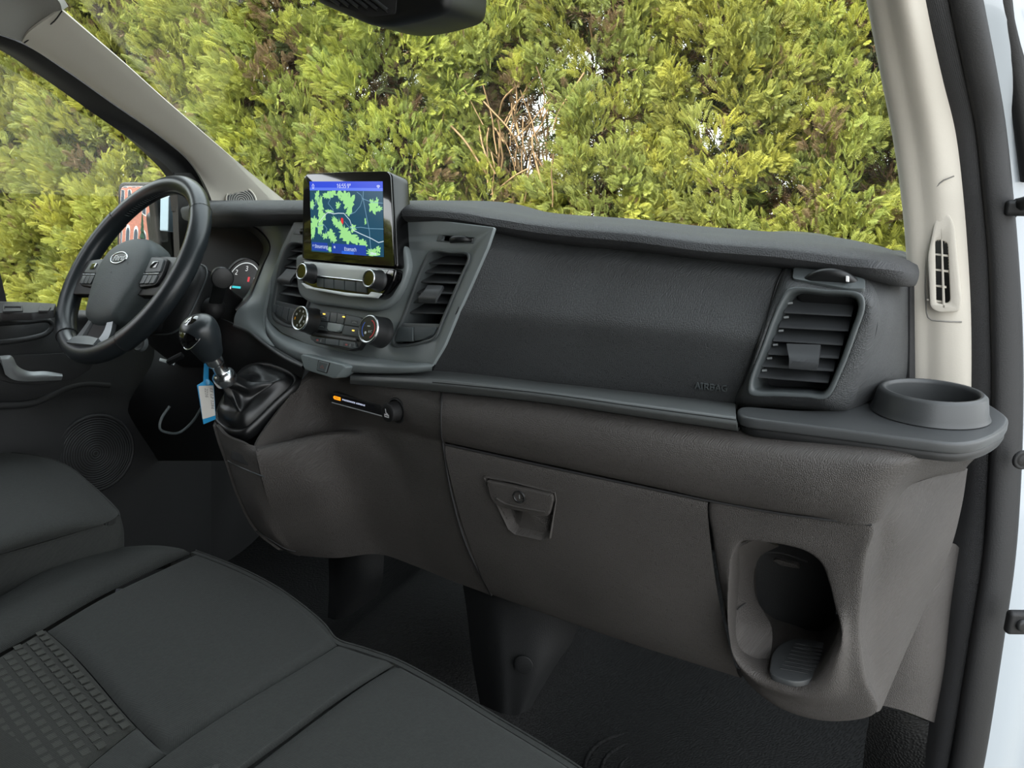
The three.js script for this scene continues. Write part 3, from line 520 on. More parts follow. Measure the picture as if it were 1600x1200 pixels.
  part('pod_side', loft([
    [[0.6834, 0.8981, -0.05], [0.699, 0.8926, -0.07], [0.7174, 0.8838, -0.12], [0.7285, 0.8731, -0.2]],
    [[0.7045, 0.8763, -0.028], [0.7151, 0.8721, -0.06], [0.7245, 0.8634, -0.12], [0.7308, 0.8532, -0.2]],
    [[0.7116, 0.8541, -0.018], [0.7196, 0.8498, -0.05], [0.728, 0.8396, -0.12], [0.7339, 0.8275, -0.2]],
    [[0.7091, 0.8231, -0.015], [0.7182, 0.8174, -0.05], [0.7309, 0.8031, -0.12], [0.7383, 0.7909, -0.2]],
    [[0.7024, 0.7881, -0.012], [0.7168, 0.7842, -0.05], [0.7316, 0.7735, -0.12], [0.7405, 0.7661, -0.2]],
    [[0.6901, 0.7483, -0.015], [0.707, 0.7529, -0.05], [0.7256, 0.7537, -0.12], [0.7406, 0.7534, -0.2]]], { nu: 16, nv: 6, thick: 0.005, flip: true }), M.airbag, dash);
  part('seam', tube([[0.6067, 0.904, -0.055], [0.6035, 0.8885, -0.034], [0.5983, 0.8517, -0.016], [0.5952, 0.8243, 0.002], [0.5814, 0.7777, -0.009], [0.5694, 0.7403, -0.018]], 0.0014, { seg: 30, sides: 6 }), M.trimBlack, dash);
  part('end_gap_strip', loft([[[0.7268, 0.8746, -0.2], [0.7344, 0.8112, -0.2], [0.7416, 0.7451, -0.2]], [[0.7368, 0.873, -0.22], [0.7439, 0.8087, -0.22], [0.7513, 0.7417, -0.22]]], { nu: 8, nv: 2, thick: 0.004, flip: true }), M.sealBand, dash);
  // lower band
  const B0 = [[0.1923, 0.7201, 0.05], [0.3484, 0.7265, 0.05], [0.4756, 0.7276, 0.05], [0.5891, 0.7289, 0.05], [0.6869, 0.7338, 0.05], [0.7467, 0.7364, 0.045], [0.7867, 0.7322, 0.02], [0.8293, 0.7184, -0.05]];
  const B1 = [[0.2048, 0.7125, 0.07], [0.3598, 0.7174, 0.072], [0.4849, 0.7187, 0.074], [0.5961, 0.7202, 0.076], [0.6913, 0.7245, 0.076], [0.7463, 0.7287, 0.07], [0.7819, 0.7263, 0.03], [0.8254, 0.7126, -0.05]];
  const B2 = [[0.2087, 0.6913, 0.078], [0.3642, 0.6906, 0.08], [0.4892, 0.6892, 0.082], [0.6003, 0.6891, 0.084], [0.6893, 0.6934, 0.084], [0.7424, 0.7075, 0.07], [0.7752, 0.7084, 0.02], [0.8214, 0.6995, -0.07]];
  const B3 = [[0.2031, 0.6632, 0.068], [0.3594, 0.6614, 0.07], [0.4868, 0.6601, 0.072], [0.6002, 0.6585, 0.074], [0.6785, 0.6615, 0.074], [0.7376, 0.6886, 0.07], [0.7689, 0.6937, 0.012], [0.8174, 0.6844, -0.09]];
  const B4 = [[0.198, 0.6519, 0.058], [0.3544, 0.6503, 0.06], [0.4836, 0.6494, 0.062], [0.5986, 0.6482, 0.064], [0.6727, 0.6519, 0.064], [0.7369, 0.6579, 0.064], [0.7626, 0.6808, 0], [0.8161, 0.6753, -0.1]];
  part('lower_band', loft([B0.map((p) => add(p, [0, 0, -0.02])), B0, B1, B2, B3, B4], { nu: 70, nv: 5, thick: 0.005, flip: true }), M.lower, dash, 'rolled grey band below the ledge');
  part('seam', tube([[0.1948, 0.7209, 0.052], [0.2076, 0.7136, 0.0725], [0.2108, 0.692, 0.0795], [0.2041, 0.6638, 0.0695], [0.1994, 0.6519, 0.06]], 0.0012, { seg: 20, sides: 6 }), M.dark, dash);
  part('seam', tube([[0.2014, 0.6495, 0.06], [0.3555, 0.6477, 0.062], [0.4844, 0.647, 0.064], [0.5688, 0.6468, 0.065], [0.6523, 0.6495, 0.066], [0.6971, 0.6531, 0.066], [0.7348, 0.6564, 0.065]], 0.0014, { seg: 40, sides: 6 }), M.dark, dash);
  // outer end below the band: curved side with hollow channel
  part('end_panel', loft([
    [[0.7345, 0.6565, 0.062], [0.7395, 0.6729, 0.05], [0.7528, 0.6803, 0.02], [0.7798, 0.679, -0.04], [0.8188, 0.6748, -0.11]],
    [[0.7334, 0.6322, 0.06], [0.7434, 0.629, 0.03], [0.7591, 0.6326, 0.012], [0.786, 0.6289, -0.04], [0.8191, 0.6283, -0.11]],
    [[0.7329, 0.5837, 0.052], [0.7437, 0.5758, 0.022], [0.7585, 0.578, 0.002], [0.786, 0.5774, -0.04], [0.814, 0.572, -0.1]],
    [[0.7351, 0.5248, 0.042], [0.7461, 0.5132, 0.015], [0.7603, 0.5126, -0.006], [0.7798, 0.5111, -0.035], [0.7985, 0.5072, -0.08]],
    [[0.7461, 0.4593, 0.028], [0.7552, 0.4487, 0.006], [0.7636, 0.4484, -0.006], [0.7735, 0.4475, -0.02], [0.7805, 0.4463, -0.04]],
    [[0.7625, 0.4072, 0.014], [0.7643, 0.4033, 0.006], [0.7655, 0.4005, 0], [0.7666, 0.3992, -0.005], [0.7676, 0.3989, -0.01]]], { nu: 24, nv: 6, thick: 0.005, flip: true }), M.lower, dash, 'curved outer end of the dashboard');
  // storage pocket pod
  const PO = [[0.5687, 0.6456, 0.062], [0.6108, 0.6478, 0.062], [0.655, 0.6497, 0.063], [0.6968, 0.6525, 0.063], [0.7346, 0.6562, 0.063], [0.7331, 0.6165, 0.058], [0.7328, 0.5712, 0.05], [0.7355, 0.5209, 0.042], [0.747, 0.4584, 0.03], [0.7625, 0.4072, 0.014], [0.7247, 0.3788, 0.012], [0.6861, 0.3713, 0.014], [0.6502, 0.3743, 0.012], [0.6156, 0.3852, 0], [0.5991, 0.4187, 0.002], [0.5888, 0.4765, 0.022], [0.5789, 0.5499, 0.045], [0.5725, 0.5986, 0.056]];
  const PI = [[0.6062, 0.6037, 0.058], [0.6236, 0.6072, 0.058], [0.6509, 0.6101, 0.058], [0.6757, 0.6069, 0.056], [0.6909, 0.5962, 0.054], [0.7006, 0.5747, 0.052], [0.7098, 0.5451, 0.05], [0.7171, 0.5195, 0.05], [0.7129, 0.4929, 0.048], [0.6966, 0.4429, 0.042], [0.678, 0.428, 0.04], [0.6542, 0.4272, 0.04], [0.6242, 0.4315, 0.04], [0.6051, 0.4491, 0.042], [0.5983, 0.4791, 0.045], [0.5961, 0.51, 0.048], [0.5949, 0.5494, 0.052], [0.597, 0.5845, 0.056]];
  const pc = [0.6597, 0.5178, 0.05];
  const lips = PI.map((p, i) => add(mix(p, PO[i], i > 6 && i < 16 ? 0.16 : 0.1), [0, 0, i > 6 && i < 16 ? 0.008 : 0.002]));
  const inn = (t, dz, dy = 0) => PI.map((p) => add(mix(p, pc, t), [0, dy, dz]));
  const pk = sub('storage_pocket', dash, 'open storage pocket in the dashboard end');
  part('pocket_face', loft([PO.map((p) => add(p, [0, 0, -0.01])), PO, PO.map((p, i) => add(mix(p, PI[i], 0.5), [0, 0, 0.002])), lips, PI, inn(0.03, -0.012), inn(0.02, -0.05, -0.002), inn(0.06, -0.13, -0.002)], { nu: 90, nv: 4, closedU: true }), M.lower, pk);
  part('pocket_back', loft([
    [[0.5724, 0.5398, -0.07], [0.6343, 0.5506, -0.08], [0.6961, 0.5572, -0.07]],
    [[0.587, 0.4423, -0.075], [0.642, 0.4535, -0.085], [0.7005, 0.4717, -0.075]],
    [[0.6132, 0.3645, -0.08], [0.6489, 0.3657, -0.09], [0.7032, 0.4002, -0.08]]], { nu: 10, nv: 6, thick: 0.004, flip: true }), M.seatPlastic, pk);
  part('pocket_liner', loft([
    [[0.6307, 0.5672, -0.03], [0.61, 0.5481, -0.03], [0.6048, 0.5309, -0.028], [0.6046, 0.5096, -0.026], [0.6098, 0.4896, -0.024], [0.623, 0.4731, -0.02], [0.6337, 0.4617, -0.014], [0.6372, 0.4438, -0.008], [0.6373, 0.4259, 0], [0.6397, 0.413, 0.01]],
    [[0.6173, 0.6064, 0.045], [0.5887, 0.5799, 0.045], [0.585, 0.5585, 0.042], [0.5846, 0.5365, 0.04], [0.5854, 0.5139, 0.037], [0.5872, 0.4918, 0.035], [0.5925, 0.4749, 0.033], [0.6003, 0.4537, 0.03], [0.6109, 0.435, 0.03], [0.6286, 0.4233, 0.03]]], { nu: 30, nv: 3, thick: 0.003 }), M.lower, pk);
  part('liner_joint', tube([[0.667, 0.5525, -0.03], [0.6354, 0.5563, -0.03], [0.6102, 0.5486, -0.029], [0.605, 0.5314, -0.027], [0.6048, 0.5101, -0.025], [0.61, 0.4902, -0.023], [0.6231, 0.4737, -0.019], [0.6339, 0.4623, -0.013], [0.6374, 0.4444, -0.007], [0.6374, 0.4266, 0.001], [0.6397, 0.4154, 0.011]], 0.0011, { seg: 40, sides: 5 }), M.dark, pk);
  part('liner_joint', tube([[0.6102, 0.4899, -0.022], [0.6047, 0.4943, 0], [0.6004, 0.4974, 0.025]], 0.0009, { seg: 10, sides: 5 }), M.dark, pk);
  part('catch_slot', slab([[0.6233, 0.533, -0.055], [0.627, 0.5357, -0.055], [0.6533, 0.5355, -0.055], [0.6568, 0.5303, -0.055], [0.6346, 0.5288, -0.055]], [0, 0, 1], { h: 0.004, r: 0.002 }), M.lower, pk);
  const fl = [[0.648, 0.44, 0.0541], [0.6424, 0.44, 0.0086], [0.6488, 0.44, -0.021], [0.6637, 0.44, -0.0406], [0.6903, 0.44, -0.0461], [0.7085, 0.44, -0.0439], [0.7077, 0.44, -0.0165], [0.6952, 0.44, 0.0356], [0.6787, 0.44, 0.0543]];
  part('pocket_floor', slab(fl, [0, 1, 0], { h: 0.002, sink: 0.006, r: 0.012, bevel: 0.002 }), M.ledge, pk);
  for (let k = 0; k < 8; k++) { const a = [0.6662, 0.4425, -0.025], b = [0.7027, 0.4425, -0.0303]; const z = k * 0.0088; part('rib', tube([add(a, [-0.002 - k * 0.001, 0, z]), add(b, [k > 4 ? -0.004 * (k - 3) : 0, 0, z])], 0.0011, { seg: 2, sides: 5 }), M.trimBlack, pk); }
}
{ // centre lower section and gear console
  const rows = [
    [[-0.0964, 0.6905, 0.022], [-0.0824, 0.6963, 0.012], [-0.0597, 0.7008, 0.01], [0.0331, 0.7084, 0.035], [0.1121, 0.7145, 0.045], [0.1934, 0.7203, 0.05]],
    [[-0.0978, 0.67, 0.05], [-0.0864, 0.6725, 0.02], [-0.057, 0.6757, 0.008], [0.0403, 0.6865, 0.038], [0.121, 0.6929, 0.055], [0.2087, 0.704, 0.076]],
    [[-0.0973, 0.6476, 0.082], [-0.0909, 0.6454, 0.032], [-0.0556, 0.6502, 0.006], [0.0429, 0.6587, 0.036], [0.1231, 0.6668, 0.055], [0.2063, 0.6784, 0.075]],
    [[-0.0931, 0.6154, 0.126], [-0.0872, 0.6097, 0.06], [-0.049, 0.6146, 0.012], [0.0534, 0.6401, 0.028], [0.1226, 0.6485, 0.045], [0.1969, 0.6518, 0.058]],
    [[-0.0814, 0.6117, 0.136], [-0.0519, 0.6162, 0.092], [-0.0116, 0.6241, 0.048], [0.0524, 0.6238, 0.028], [0.1235, 0.6348, 0.044], [0.1979, 0.6482, 0.058]],
    [[-0.082, 0.5513, 0.126], [-0.0345, 0.5566, 0.085], [0.0066, 0.5587, 0.038], [0.0918, 0.5689, 0.028], [0.1501, 0.5777, 0.04], [0.2075, 0.5826, 0.056]],
    [[-0.1039, 0.4532, 0.08], [-0.0452, 0.4657, 0.05], [0.0134, 0.4739, 0.018], [0.1028, 0.482, 0.016], [0.1592, 0.4867, 0.025], [0.217, 0.4925, 0.034]],
    [[-0.1103, 0.3928, 0.04], [-0.0435, 0.3986, 0.025], [0.0262, 0.412, 0], [0.0911, 0.4019, -0.012], [0.1482, 0.392, -0.018], [0.2255, 0.3852, -0.02]]];
  rows.unshift(rows[0].map((p) => add(p, [0, 0.03, -0.05])));
  part('centre_lower_panel', loft(rows, { nu: 48, nv: 6, thick: 0.005, flip: true }), M.lower, dash, 'brownish grey centre panel below the ledge');
  part('console_front', loft([
    [[-0.1837, 0.6322, 0.12], [-0.1519, 0.6238, 0.13], [-0.1147, 0.6215, 0.135], [-0.0908, 0.6165, 0.128]],
    [[-0.1762, 0.6042, 0.12], [-0.1469, 0.599, 0.13], [-0.1133, 0.6016, 0.135], [-0.0803, 0.6122, 0.137]],
    [[-0.1708, 0.572, 0.115], [-0.1426, 0.5691, 0.125], [-0.1072, 0.569, 0.132], [-0.0828, 0.5809, 0.132]],
    [[-0.1702, 0.5094, 0.1], [-0.136, 0.5116, 0.115], [-0.1104, 0.5108, 0.118], [-0.0862, 0.5309, 0.118]],
    [[-0.1712, 0.4375, 0.07], [-0.1396, 0.4401, 0.08], [-0.1172, 0.4419, 0.082], [-0.1045, 0.4469, 0.076]],
    [[-0.1541, 0.3947, 0.04], [-0.1341, 0.396, 0.045], [-0.1207, 0.3943, 0.044], [-0.111, 0.3905, 0.038]]], { nu: 20, nv: 6, thick: 0.005, flip: true }), M.lower, dash);
  part('console_left_side', loft([[[-0.1837, 0.6322, 0.12], [-0.1762, 0.6042, 0.12], [-0.1708, 0.572, 0.115], [-0.1702, 0.5094, 0.1], [-0.1712, 0.4375, 0.07], [-0.1541, 0.3947, 0.04]], [[-0.3461, 0.6366, -0.05], [-0.3687, 0.5341, -0.05], [-0.3584, 0.4823, -0.05], [-0.334, 0.4185, -0.05], [-0.2937, 0.358, -0.05], [-0.2366, 0.3338, -0.05]]], { nu: 16, nv: 3, thick: 0.004 }), M.lower, dash);
  part('coin_slot_shade', slab([[-0.1347, 0.6035, 0.134], [-0.1052, 0.601, 0.135], [-0.1002, 0.5854, 0.134], [-0.1391, 0.5901, 0.133]], [0, 0, 1], { h: 0.001, sink: 0.004, r: 0.002 }), M.dark, dash);  // flat dark plate, its colour stands in for shade inside the slot
  part('cover_edge', tube([[-0.1655, 0.5764, 0.119], [-0.1314, 0.5778, 0.129], [-0.0986, 0.5765, 0.134], [-0.0743, 0.5721, 0.131]], 0.0011, { seg: 16, sides: 5 }), M.frame, dash);
  part('cover_edge', tube([[-0.1722, 0.4358, 0.072], [-0.132, 0.43, 0.076], [-0.1216, 0.4118, 0.06], [-0.1079, 0.405, 0.05]], 0.0011, { seg: 16, sides: 5 }), M.dark, dash);
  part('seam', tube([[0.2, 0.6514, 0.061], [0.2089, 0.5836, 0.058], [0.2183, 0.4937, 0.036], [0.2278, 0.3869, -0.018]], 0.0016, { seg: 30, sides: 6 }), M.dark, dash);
  // support leg under the dashboard and tunnel bracket
  part('support_leg', loft([
    [[0.1467, 0.3711, -0.06], [0.2169, 0.3892, -0.04], [0.2512, 0.3824, -0.04], [0.2963, 0.3633, -0.06], [0.3423, 0.339, -0.09]],
    [[0.1555, 0.3095, -0.06], [0.2253, 0.3272, -0.035], [0.2512, 0.3213, -0.04], [0.2968, 0.319, -0.06], [0.3322, 0.302, -0.09]],
    [[0.1641, 0.2283, -0.06], [0.2337, 0.2528, -0.03], [0.254, 0.251, -0.035], [0.2914, 0.2606, -0.05], [0.3078, 0.2537, -0.08]],
    [[0.1781, 0.1469, -0.06], [0.2392, 0.1723, -0.03], [0.254, 0.171, -0.035], [0.2687, 0.1769, -0.04], [0.2754, 0.1778, -0.06]]], { nu: 24, nv: 5, thick: 0.006, flip: true }), M.seatPlastic, dash);
  part('support_cap', spin([[0.0001, 0.002], [0.012, 0.002], [0.013, 0.0005], [0.0145, 0.0015], [0.015, 0]], [0.274, 0.27, -0.036], [0.3, 0.1, 1], 24), M.seatPlastic, dash);
  part('tunnel_bracket', loft([
    [[-0.1429, 0.3389, -0.06], [-0.0882, 0.3667, -0.03], [-0.0442, 0.3804, -0.03], [-0.0133, 0.3747, -0.06]],
    [[-0.1464, 0.2772, -0.06], [-0.0975, 0.3034, -0.035], [-0.0525, 0.3197, -0.035], [-0.0188, 0.3255, -0.06]],
    [[-0.1552, 0.2082, -0.06], [-0.1153, 0.2274, -0.04], [-0.0932, 0.2366, -0.05], [-0.0578, 0.2677, -0.09]]], { nu: 14, nv: 5, thick: 0.006, flip: true }), M.seatPlastic, dash);
}
{ // glove box lid
  const g = thing('glove_box_lid', 'large grey glove box lid with recessed latch below the band', 'glove box', [0.378, 0.3634, 0]);
  const G = [[[0.2034, 0.647, 0.06], [0.3555, 0.6451, 0.062], [0.4845, 0.6446, 0.064], [0.5658, 0.6434, 0.064]], [[0.2139, 0.585, 0.059], [0.3552, 0.5836, 0.06], [0.4866, 0.5836, 0.062], [0.5732, 0.5827, 0.06]], [[0.2238, 0.4951, 0.036], [0.3548, 0.4907, 0.038], [0.4822, 0.4844, 0.038], [0.5855, 0.4788, 0.028]], [[0.2312, 0.3879, -0.018], [0.3296, 0.3845, -0.015], [0.4683, 0.3811, -0.012], [0.605, 0.3829, -0.008]]];
  // opening for the latch is cut by leaving out the cells inside the recess outline
  const nOut = [0, -0.1045, 0.9945];
  const rec = [[0.2683, 0.6157, 0.0646], [0.3105, 0.617, 0.0648], [0.3718, 0.6154, 0.0646], [0.3732, 0.6048, 0.0635], [0.3619, 0.548, 0.0575], [0.3504, 0.5421, 0.0569], [0.3108, 0.5408, 0.0568], [0.3013, 0.5463, 0.0573]];
  const inside = (p) => { let c = false; for (let i = 0, j = rec.length - 1; i < rec.length; j = i++) { const a = rec[i], b = rec[j]; if ((a[1] > p.y) !== (b[1] > p.y) && p.x < (b[0] - a[0]) * (p.y - a[1]) / (b[1] - a[1]) + a[0]) c = !c; } return c; };
  const lid = loft([G[0].map((p) => add(p, [0, 0, -0.012])), ...G, G[3].map((p) => add(p, [0, -0.002, -0.02]))], { nu: 150, nv: 34, flip: true });
  { const p = lid.attributes.position, id = lid.index.array, keep = [], v = new THREE.Vector3();
    for (let k = 0; k < id.length; k += 3) { let m = 0; for (let q = 0; q < 3; q++) { v.fromBufferAttribute(p, id[k + q]); if (inside(v)) m++; } if (m < 3) keep.push(id[k], id[k + 1], id[k + 2]); }
    lid.setIndex(keep); }
  part('lid', lid, M.lower, g);
  const R = rec.map((p) => add(p, nOut, 0.0025)), c = [0.3228, 0.5813, 0.061];
  const deep = rec.map((p) => add(mix(p, c, 0.12), nOut, -0.03));
  deep[4] = add(mix(rec[4], c, 0.1), nOut, -0.014); deep[5] = add(mix(rec[5], c, 0.1), nOut, -0.012); deep[6] = add(mix(rec[6], c, 0.12), nOut, -0.012); deep[7] = add(mix(rec[7], c, 0.14), nOut, -0.014);
  part('latch_recess', loft([rec.map((p) => add(mix(p, c, -0.05), nOut, -0.002)), rec.map((p) => add(mix(p, c, -0.02), nOut, 0.0012)), rec, deep, deep.map((p) => add(mix(p, c, 0.97), nOut, -0.004))], { nu: 64, nv: 3, closedU: true, linU: true, lin: true }), M.lower, g);
  const h = sub('latch_handle', g, 'latch handle with key cylinder');
  part('paddle', slab([[0.2728, 0.6142, 0.0655], [0.3704, 0.6146, 0.0655], [0.372, 0.6077, 0.0648], [0.3647, 0.583, 0.0622], [0.3563, 0.5801, 0.0619], [0.2873, 0.5802, 0.0619], [0.2789, 0.5879, 0.0627]], nOut, { h: 0.004, sink: 0.004, bevel: 0.0015, r: 0.004, segs: 3 }), M.lower, h);
  part('paddle_edge', tube([[0.2887, 0.5909, 0.0675], [0.3024, 0.5866, 0.0676], [0.3311, 0.5866, 0.0676], [0.3607, 0.5877, 0.0672]], 0.0016, { seg: 20, sides: 6 }), M.lower, h);
  part('key_cylinder', spin([[0.0001, 0.0015], [0.0068, 0.0015], [0.0072, 0.0042], [0.0086, 0.0042], [0.009, 0.001]], [0.3236, 0.6015, 0.0661], nOut, 24), M.trimBlack, h);
  part('key_slot', box(add([0.3236, 0.6015, 0.0661], nOut, 0.002), [0.0016, 0.006, 0.001], 0.0003), M.silver, h);
}

// ================================================================ centre stack
const CEN = [-0.1843, 0.2588, 0.9482], SCR = [-0.1843, 0.2588, 0.9482], CLI = [-0.1793, 0.342, 0.9224], RVN = [0, 0.1736, 0.9848];
const ventRight = [[0.1554, 0.9038, 0.0133], [0.1936, 0.9052, 0.0203], [0.2246, 0.9055, 0.0262], [0.2279, 0.8992, 0.0286], [0.2194, 0.8776, 0.0328], [0.2068, 0.8456, 0.0391], [0.1938, 0.8137, 0.0453], [0.1856, 0.7936, 0.0492], [0.1654, 0.7843, 0.0478], [0.1367, 0.7762, 0.0445], [0.1062, 0.772, 0.0397], [0.1012, 0.7775, 0.0372], [0.115, 0.8088, 0.0313], [0.1293, 0.8491, 0.0231], [0.1422, 0.8818, 0.0167]];
const slotHole = [[0.1733, 0.9257, 0.0108], [0.23, 0.9251, 0.0219], [0.2277, 0.9193, 0.0231], [0.1709, 0.9189, 0.0121]];
const ventLeft = [[-0.1708, 0.8977, -0.0485], [-0.1263, 0.9, -0.0405], [-0.0894, 0.8981, -0.0328], [-0.0851, 0.8538, -0.0199], [-0.0966, 0.8139, -0.0112], [-0.1102, 0.7752, -0.0033], [-0.1361, 0.7681, -0.0064], [-0.1647, 0.7697, -0.0124], [-0.1878, 0.7762, -0.0186], [-0.1953, 0.7939, -0.0249], [-0.1947, 0.8247, -0.0332], [-0.1866, 0.8714, -0.0444]];
{
  const face = sub('centre_bezel', dash, 'satin grey centre stack surround');
  const out = [[-0.163, 0.9353, -0.0572], [-0.0354, 0.9423, -0.0344], [0.1048, 0.945, -0.0078], [0.1794, 0.9442, 0.0069], [0.2612, 0.94, 0.024], [0.2547, 0.916, 0.0292], [0.2379, 0.8751, 0.0371], [0.2179, 0.8288, 0.0459], [0.2013, 0.7858, 0.0544], [0.1848, 0.7586, 0.0586], [0.1407, 0.7553, 0.0509], [0.0887, 0.7511, 0.042], [0.0037, 0.7479, 0.0263], [-0.0911, 0.7482, 0.0078], [-0.1619, 0.7569, -0.0083], [-0.2054, 0.7721, -0.0209], [-0.2194, 0.8017, -0.0317], [-0.2099, 0.844, -0.0415], [-0.1909, 0.8915, -0.0507]];
  part('bezel_plate', slab(out, CEN, { h: 0.0, sink: 0.006, bevel: 0.0015, r: 0.003, holes: [ventRight, ventLeft, slotHole], holeR: 0.003 }), M.centre, face);
  // rolled lower lip
  const e0 = [[-0.2157, 0.8021, -0.0311], [-0.2083, 0.777, -0.0228], [-0.1768, 0.7591, -0.0118], [-0.1082, 0.7498, 0.004], [0.0035, 0.7488, 0.026], [0.0886, 0.752, 0.0417], [0.1469, 0.7562, 0.0519], [0.1842, 0.7612, 0.0546]];
  const e1 = [[-0.2322, 0.7999, -0.038], [-0.2094, 0.7695, -0.0147], [-0.1626, 0.7492, 0.0084], [-0.0808, 0.7408, 0.0329], [0.0223, 0.7413, 0.0549], [0.1092, 0.7488, 0.0677], [0.1583, 0.7537, 0.0674], [0.1851, 0.7569, 0.0591]];
  const e2 = [[-0.2488, 0.7972, -0.0489], [-0.2201, 0.7576, -0.0219], [-0.1657, 0.738, 0.0066], [-0.0835, 0.7291, 0.0314], [0.0199, 0.7311, 0.053], [0.1068, 0.7406, 0.0652], [0.1559, 0.7474, 0.0645], [0.1815, 0.7514, 0.0557]];
  const e3 = [[-0.2716, 0.7925, -0.071], [-0.2399, 0.749, -0.0424], [-0.187, 0.7262, -0.0154], [-0.1009, 0.7189, 0.0118], [0.0031, 0.7209, 0.0336], [0.0924, 0.7323, 0.0478], [0.1444, 0.74, 0.0495], [0.1732, 0.7451, 0.0442]];
  part('bezel_lip', loft([e0.map((p) => add(p, CEN, -0.004)), e0, e1, e2, e3], { nu: 48, nv: 6, thick: 0.003, flip: true }), M.centre, face);
  // recess behind the display foot
  part('display_socket', slab([[-0.1356, 0.8797, -0.0367], [0.1109, 0.9124, 0.0023], [0.1275, 0.879, 0.0146], [0.114, 0.8417, 0.0222], [0.0913, 0.8219, 0.0231], [0.0629, 0.8136, 0.0199], [-0.0877, 0.8109, -0.0086], [-0.1166, 0.8218, -0.0172]], CEN, { h: 0.012, sink: 0.002, bevel: 0.005, r: 0.015, segs: 4 }), M.centre, face);
  // vent thumbwheel housing above the centre right vent
  const tw = sub('vent_thumbwheel', dash, 'thumbwheel slot above centre right vent');
  part('slot', slab([[0.1682, 0.9271, 0.0094], [0.2331, 0.9268, 0.0221], [0.2302, 0.9179, 0.024], [0.1627, 0.9176, 0.0109]], CEN, { h: 0.0012, sink: 0.003, r: 0.002, holes: [slotHole] }), M.frame, tw);
  part('wheel', spin([[0.0001, -0.004], [0.019, -0.004], [0.021, -0.002], [0.021, 0.002], [0.019, 0.004], [0.0001, 0.004]], add([0.2022, 0.9221, 0.0173], CEN, -0.013), [-0.05, 0.97, -0.24], 40), M.trimBlack, tw);
  const tw2 = sub('vent_thumbwheel', dash, 'thumbwheel slot beside the display');
  part('slot', slab([[-0.1563, 0.9205, -0.0519], [-0.1277, 0.9226, -0.0469], [-0.1256, 0.9129, -0.0438], [-0.1633, 0.9121, -0.051]], CEN, { h: 0.0012, sink: 0.003, r: 0.001 }), M.frame, tw2);
  part('wheel', spin([[0.0001, -0.004], [0.011, -0.004], [0.013, 0], [0.011, 0.004], [0.0001, 0.004]], add([-0.1333, 0.9175, -0.0466], CEN, -0.006), [-0.05, 0.97, -0.24], 32), M.trimBlack, tw2);
}
function vent(name, label, rim, rimIn, n, blades, opt) {
  const g = thing(name, label, 'air vent', rim[0], 'dashboard air vents');
  const c = rim.reduce((s, p) => add(s, p, 1 / rim.length), [0, 0, 0]);
  const f = sub('vent_housing', g);
  part('frame', loft([rim.map((p) => add(p, n, -0.002)), rim.map((p) => add(p, n, opt.raise ?? 0.003)), rim.map((p, i) => add(mix(p, rimIn[i], 0.6), n, opt.raise ?? 0.003)), rimIn, rimIn.map((p) => add(mix(p, c, 0.02), n, -0.075))], { nu: rim.length * 5, nv: 3, closedU: true, linU: opt.linU }), M.frame, f);
  part('duct_back', slab(rimIn.map((p) => add(mix(p, c, -0.04), n, -0.074)), n, { h: 0, sink: 0.003, bevel: 0, r: 0 }), M.slat, f);
  for (const [a, b] of blades) part('slat', slatBar(a, b, n, opt.depth ?? 0.026, 0.0028, opt.droop ?? 0.3), M.slat, g);
  return g;
}
const inset = (loop, k) => { const c = loop.reduce((s, p) => add(s, p, 1 / loop.length), [0, 0, 0]); return loop.map((p) => mix(p, c, k)); };
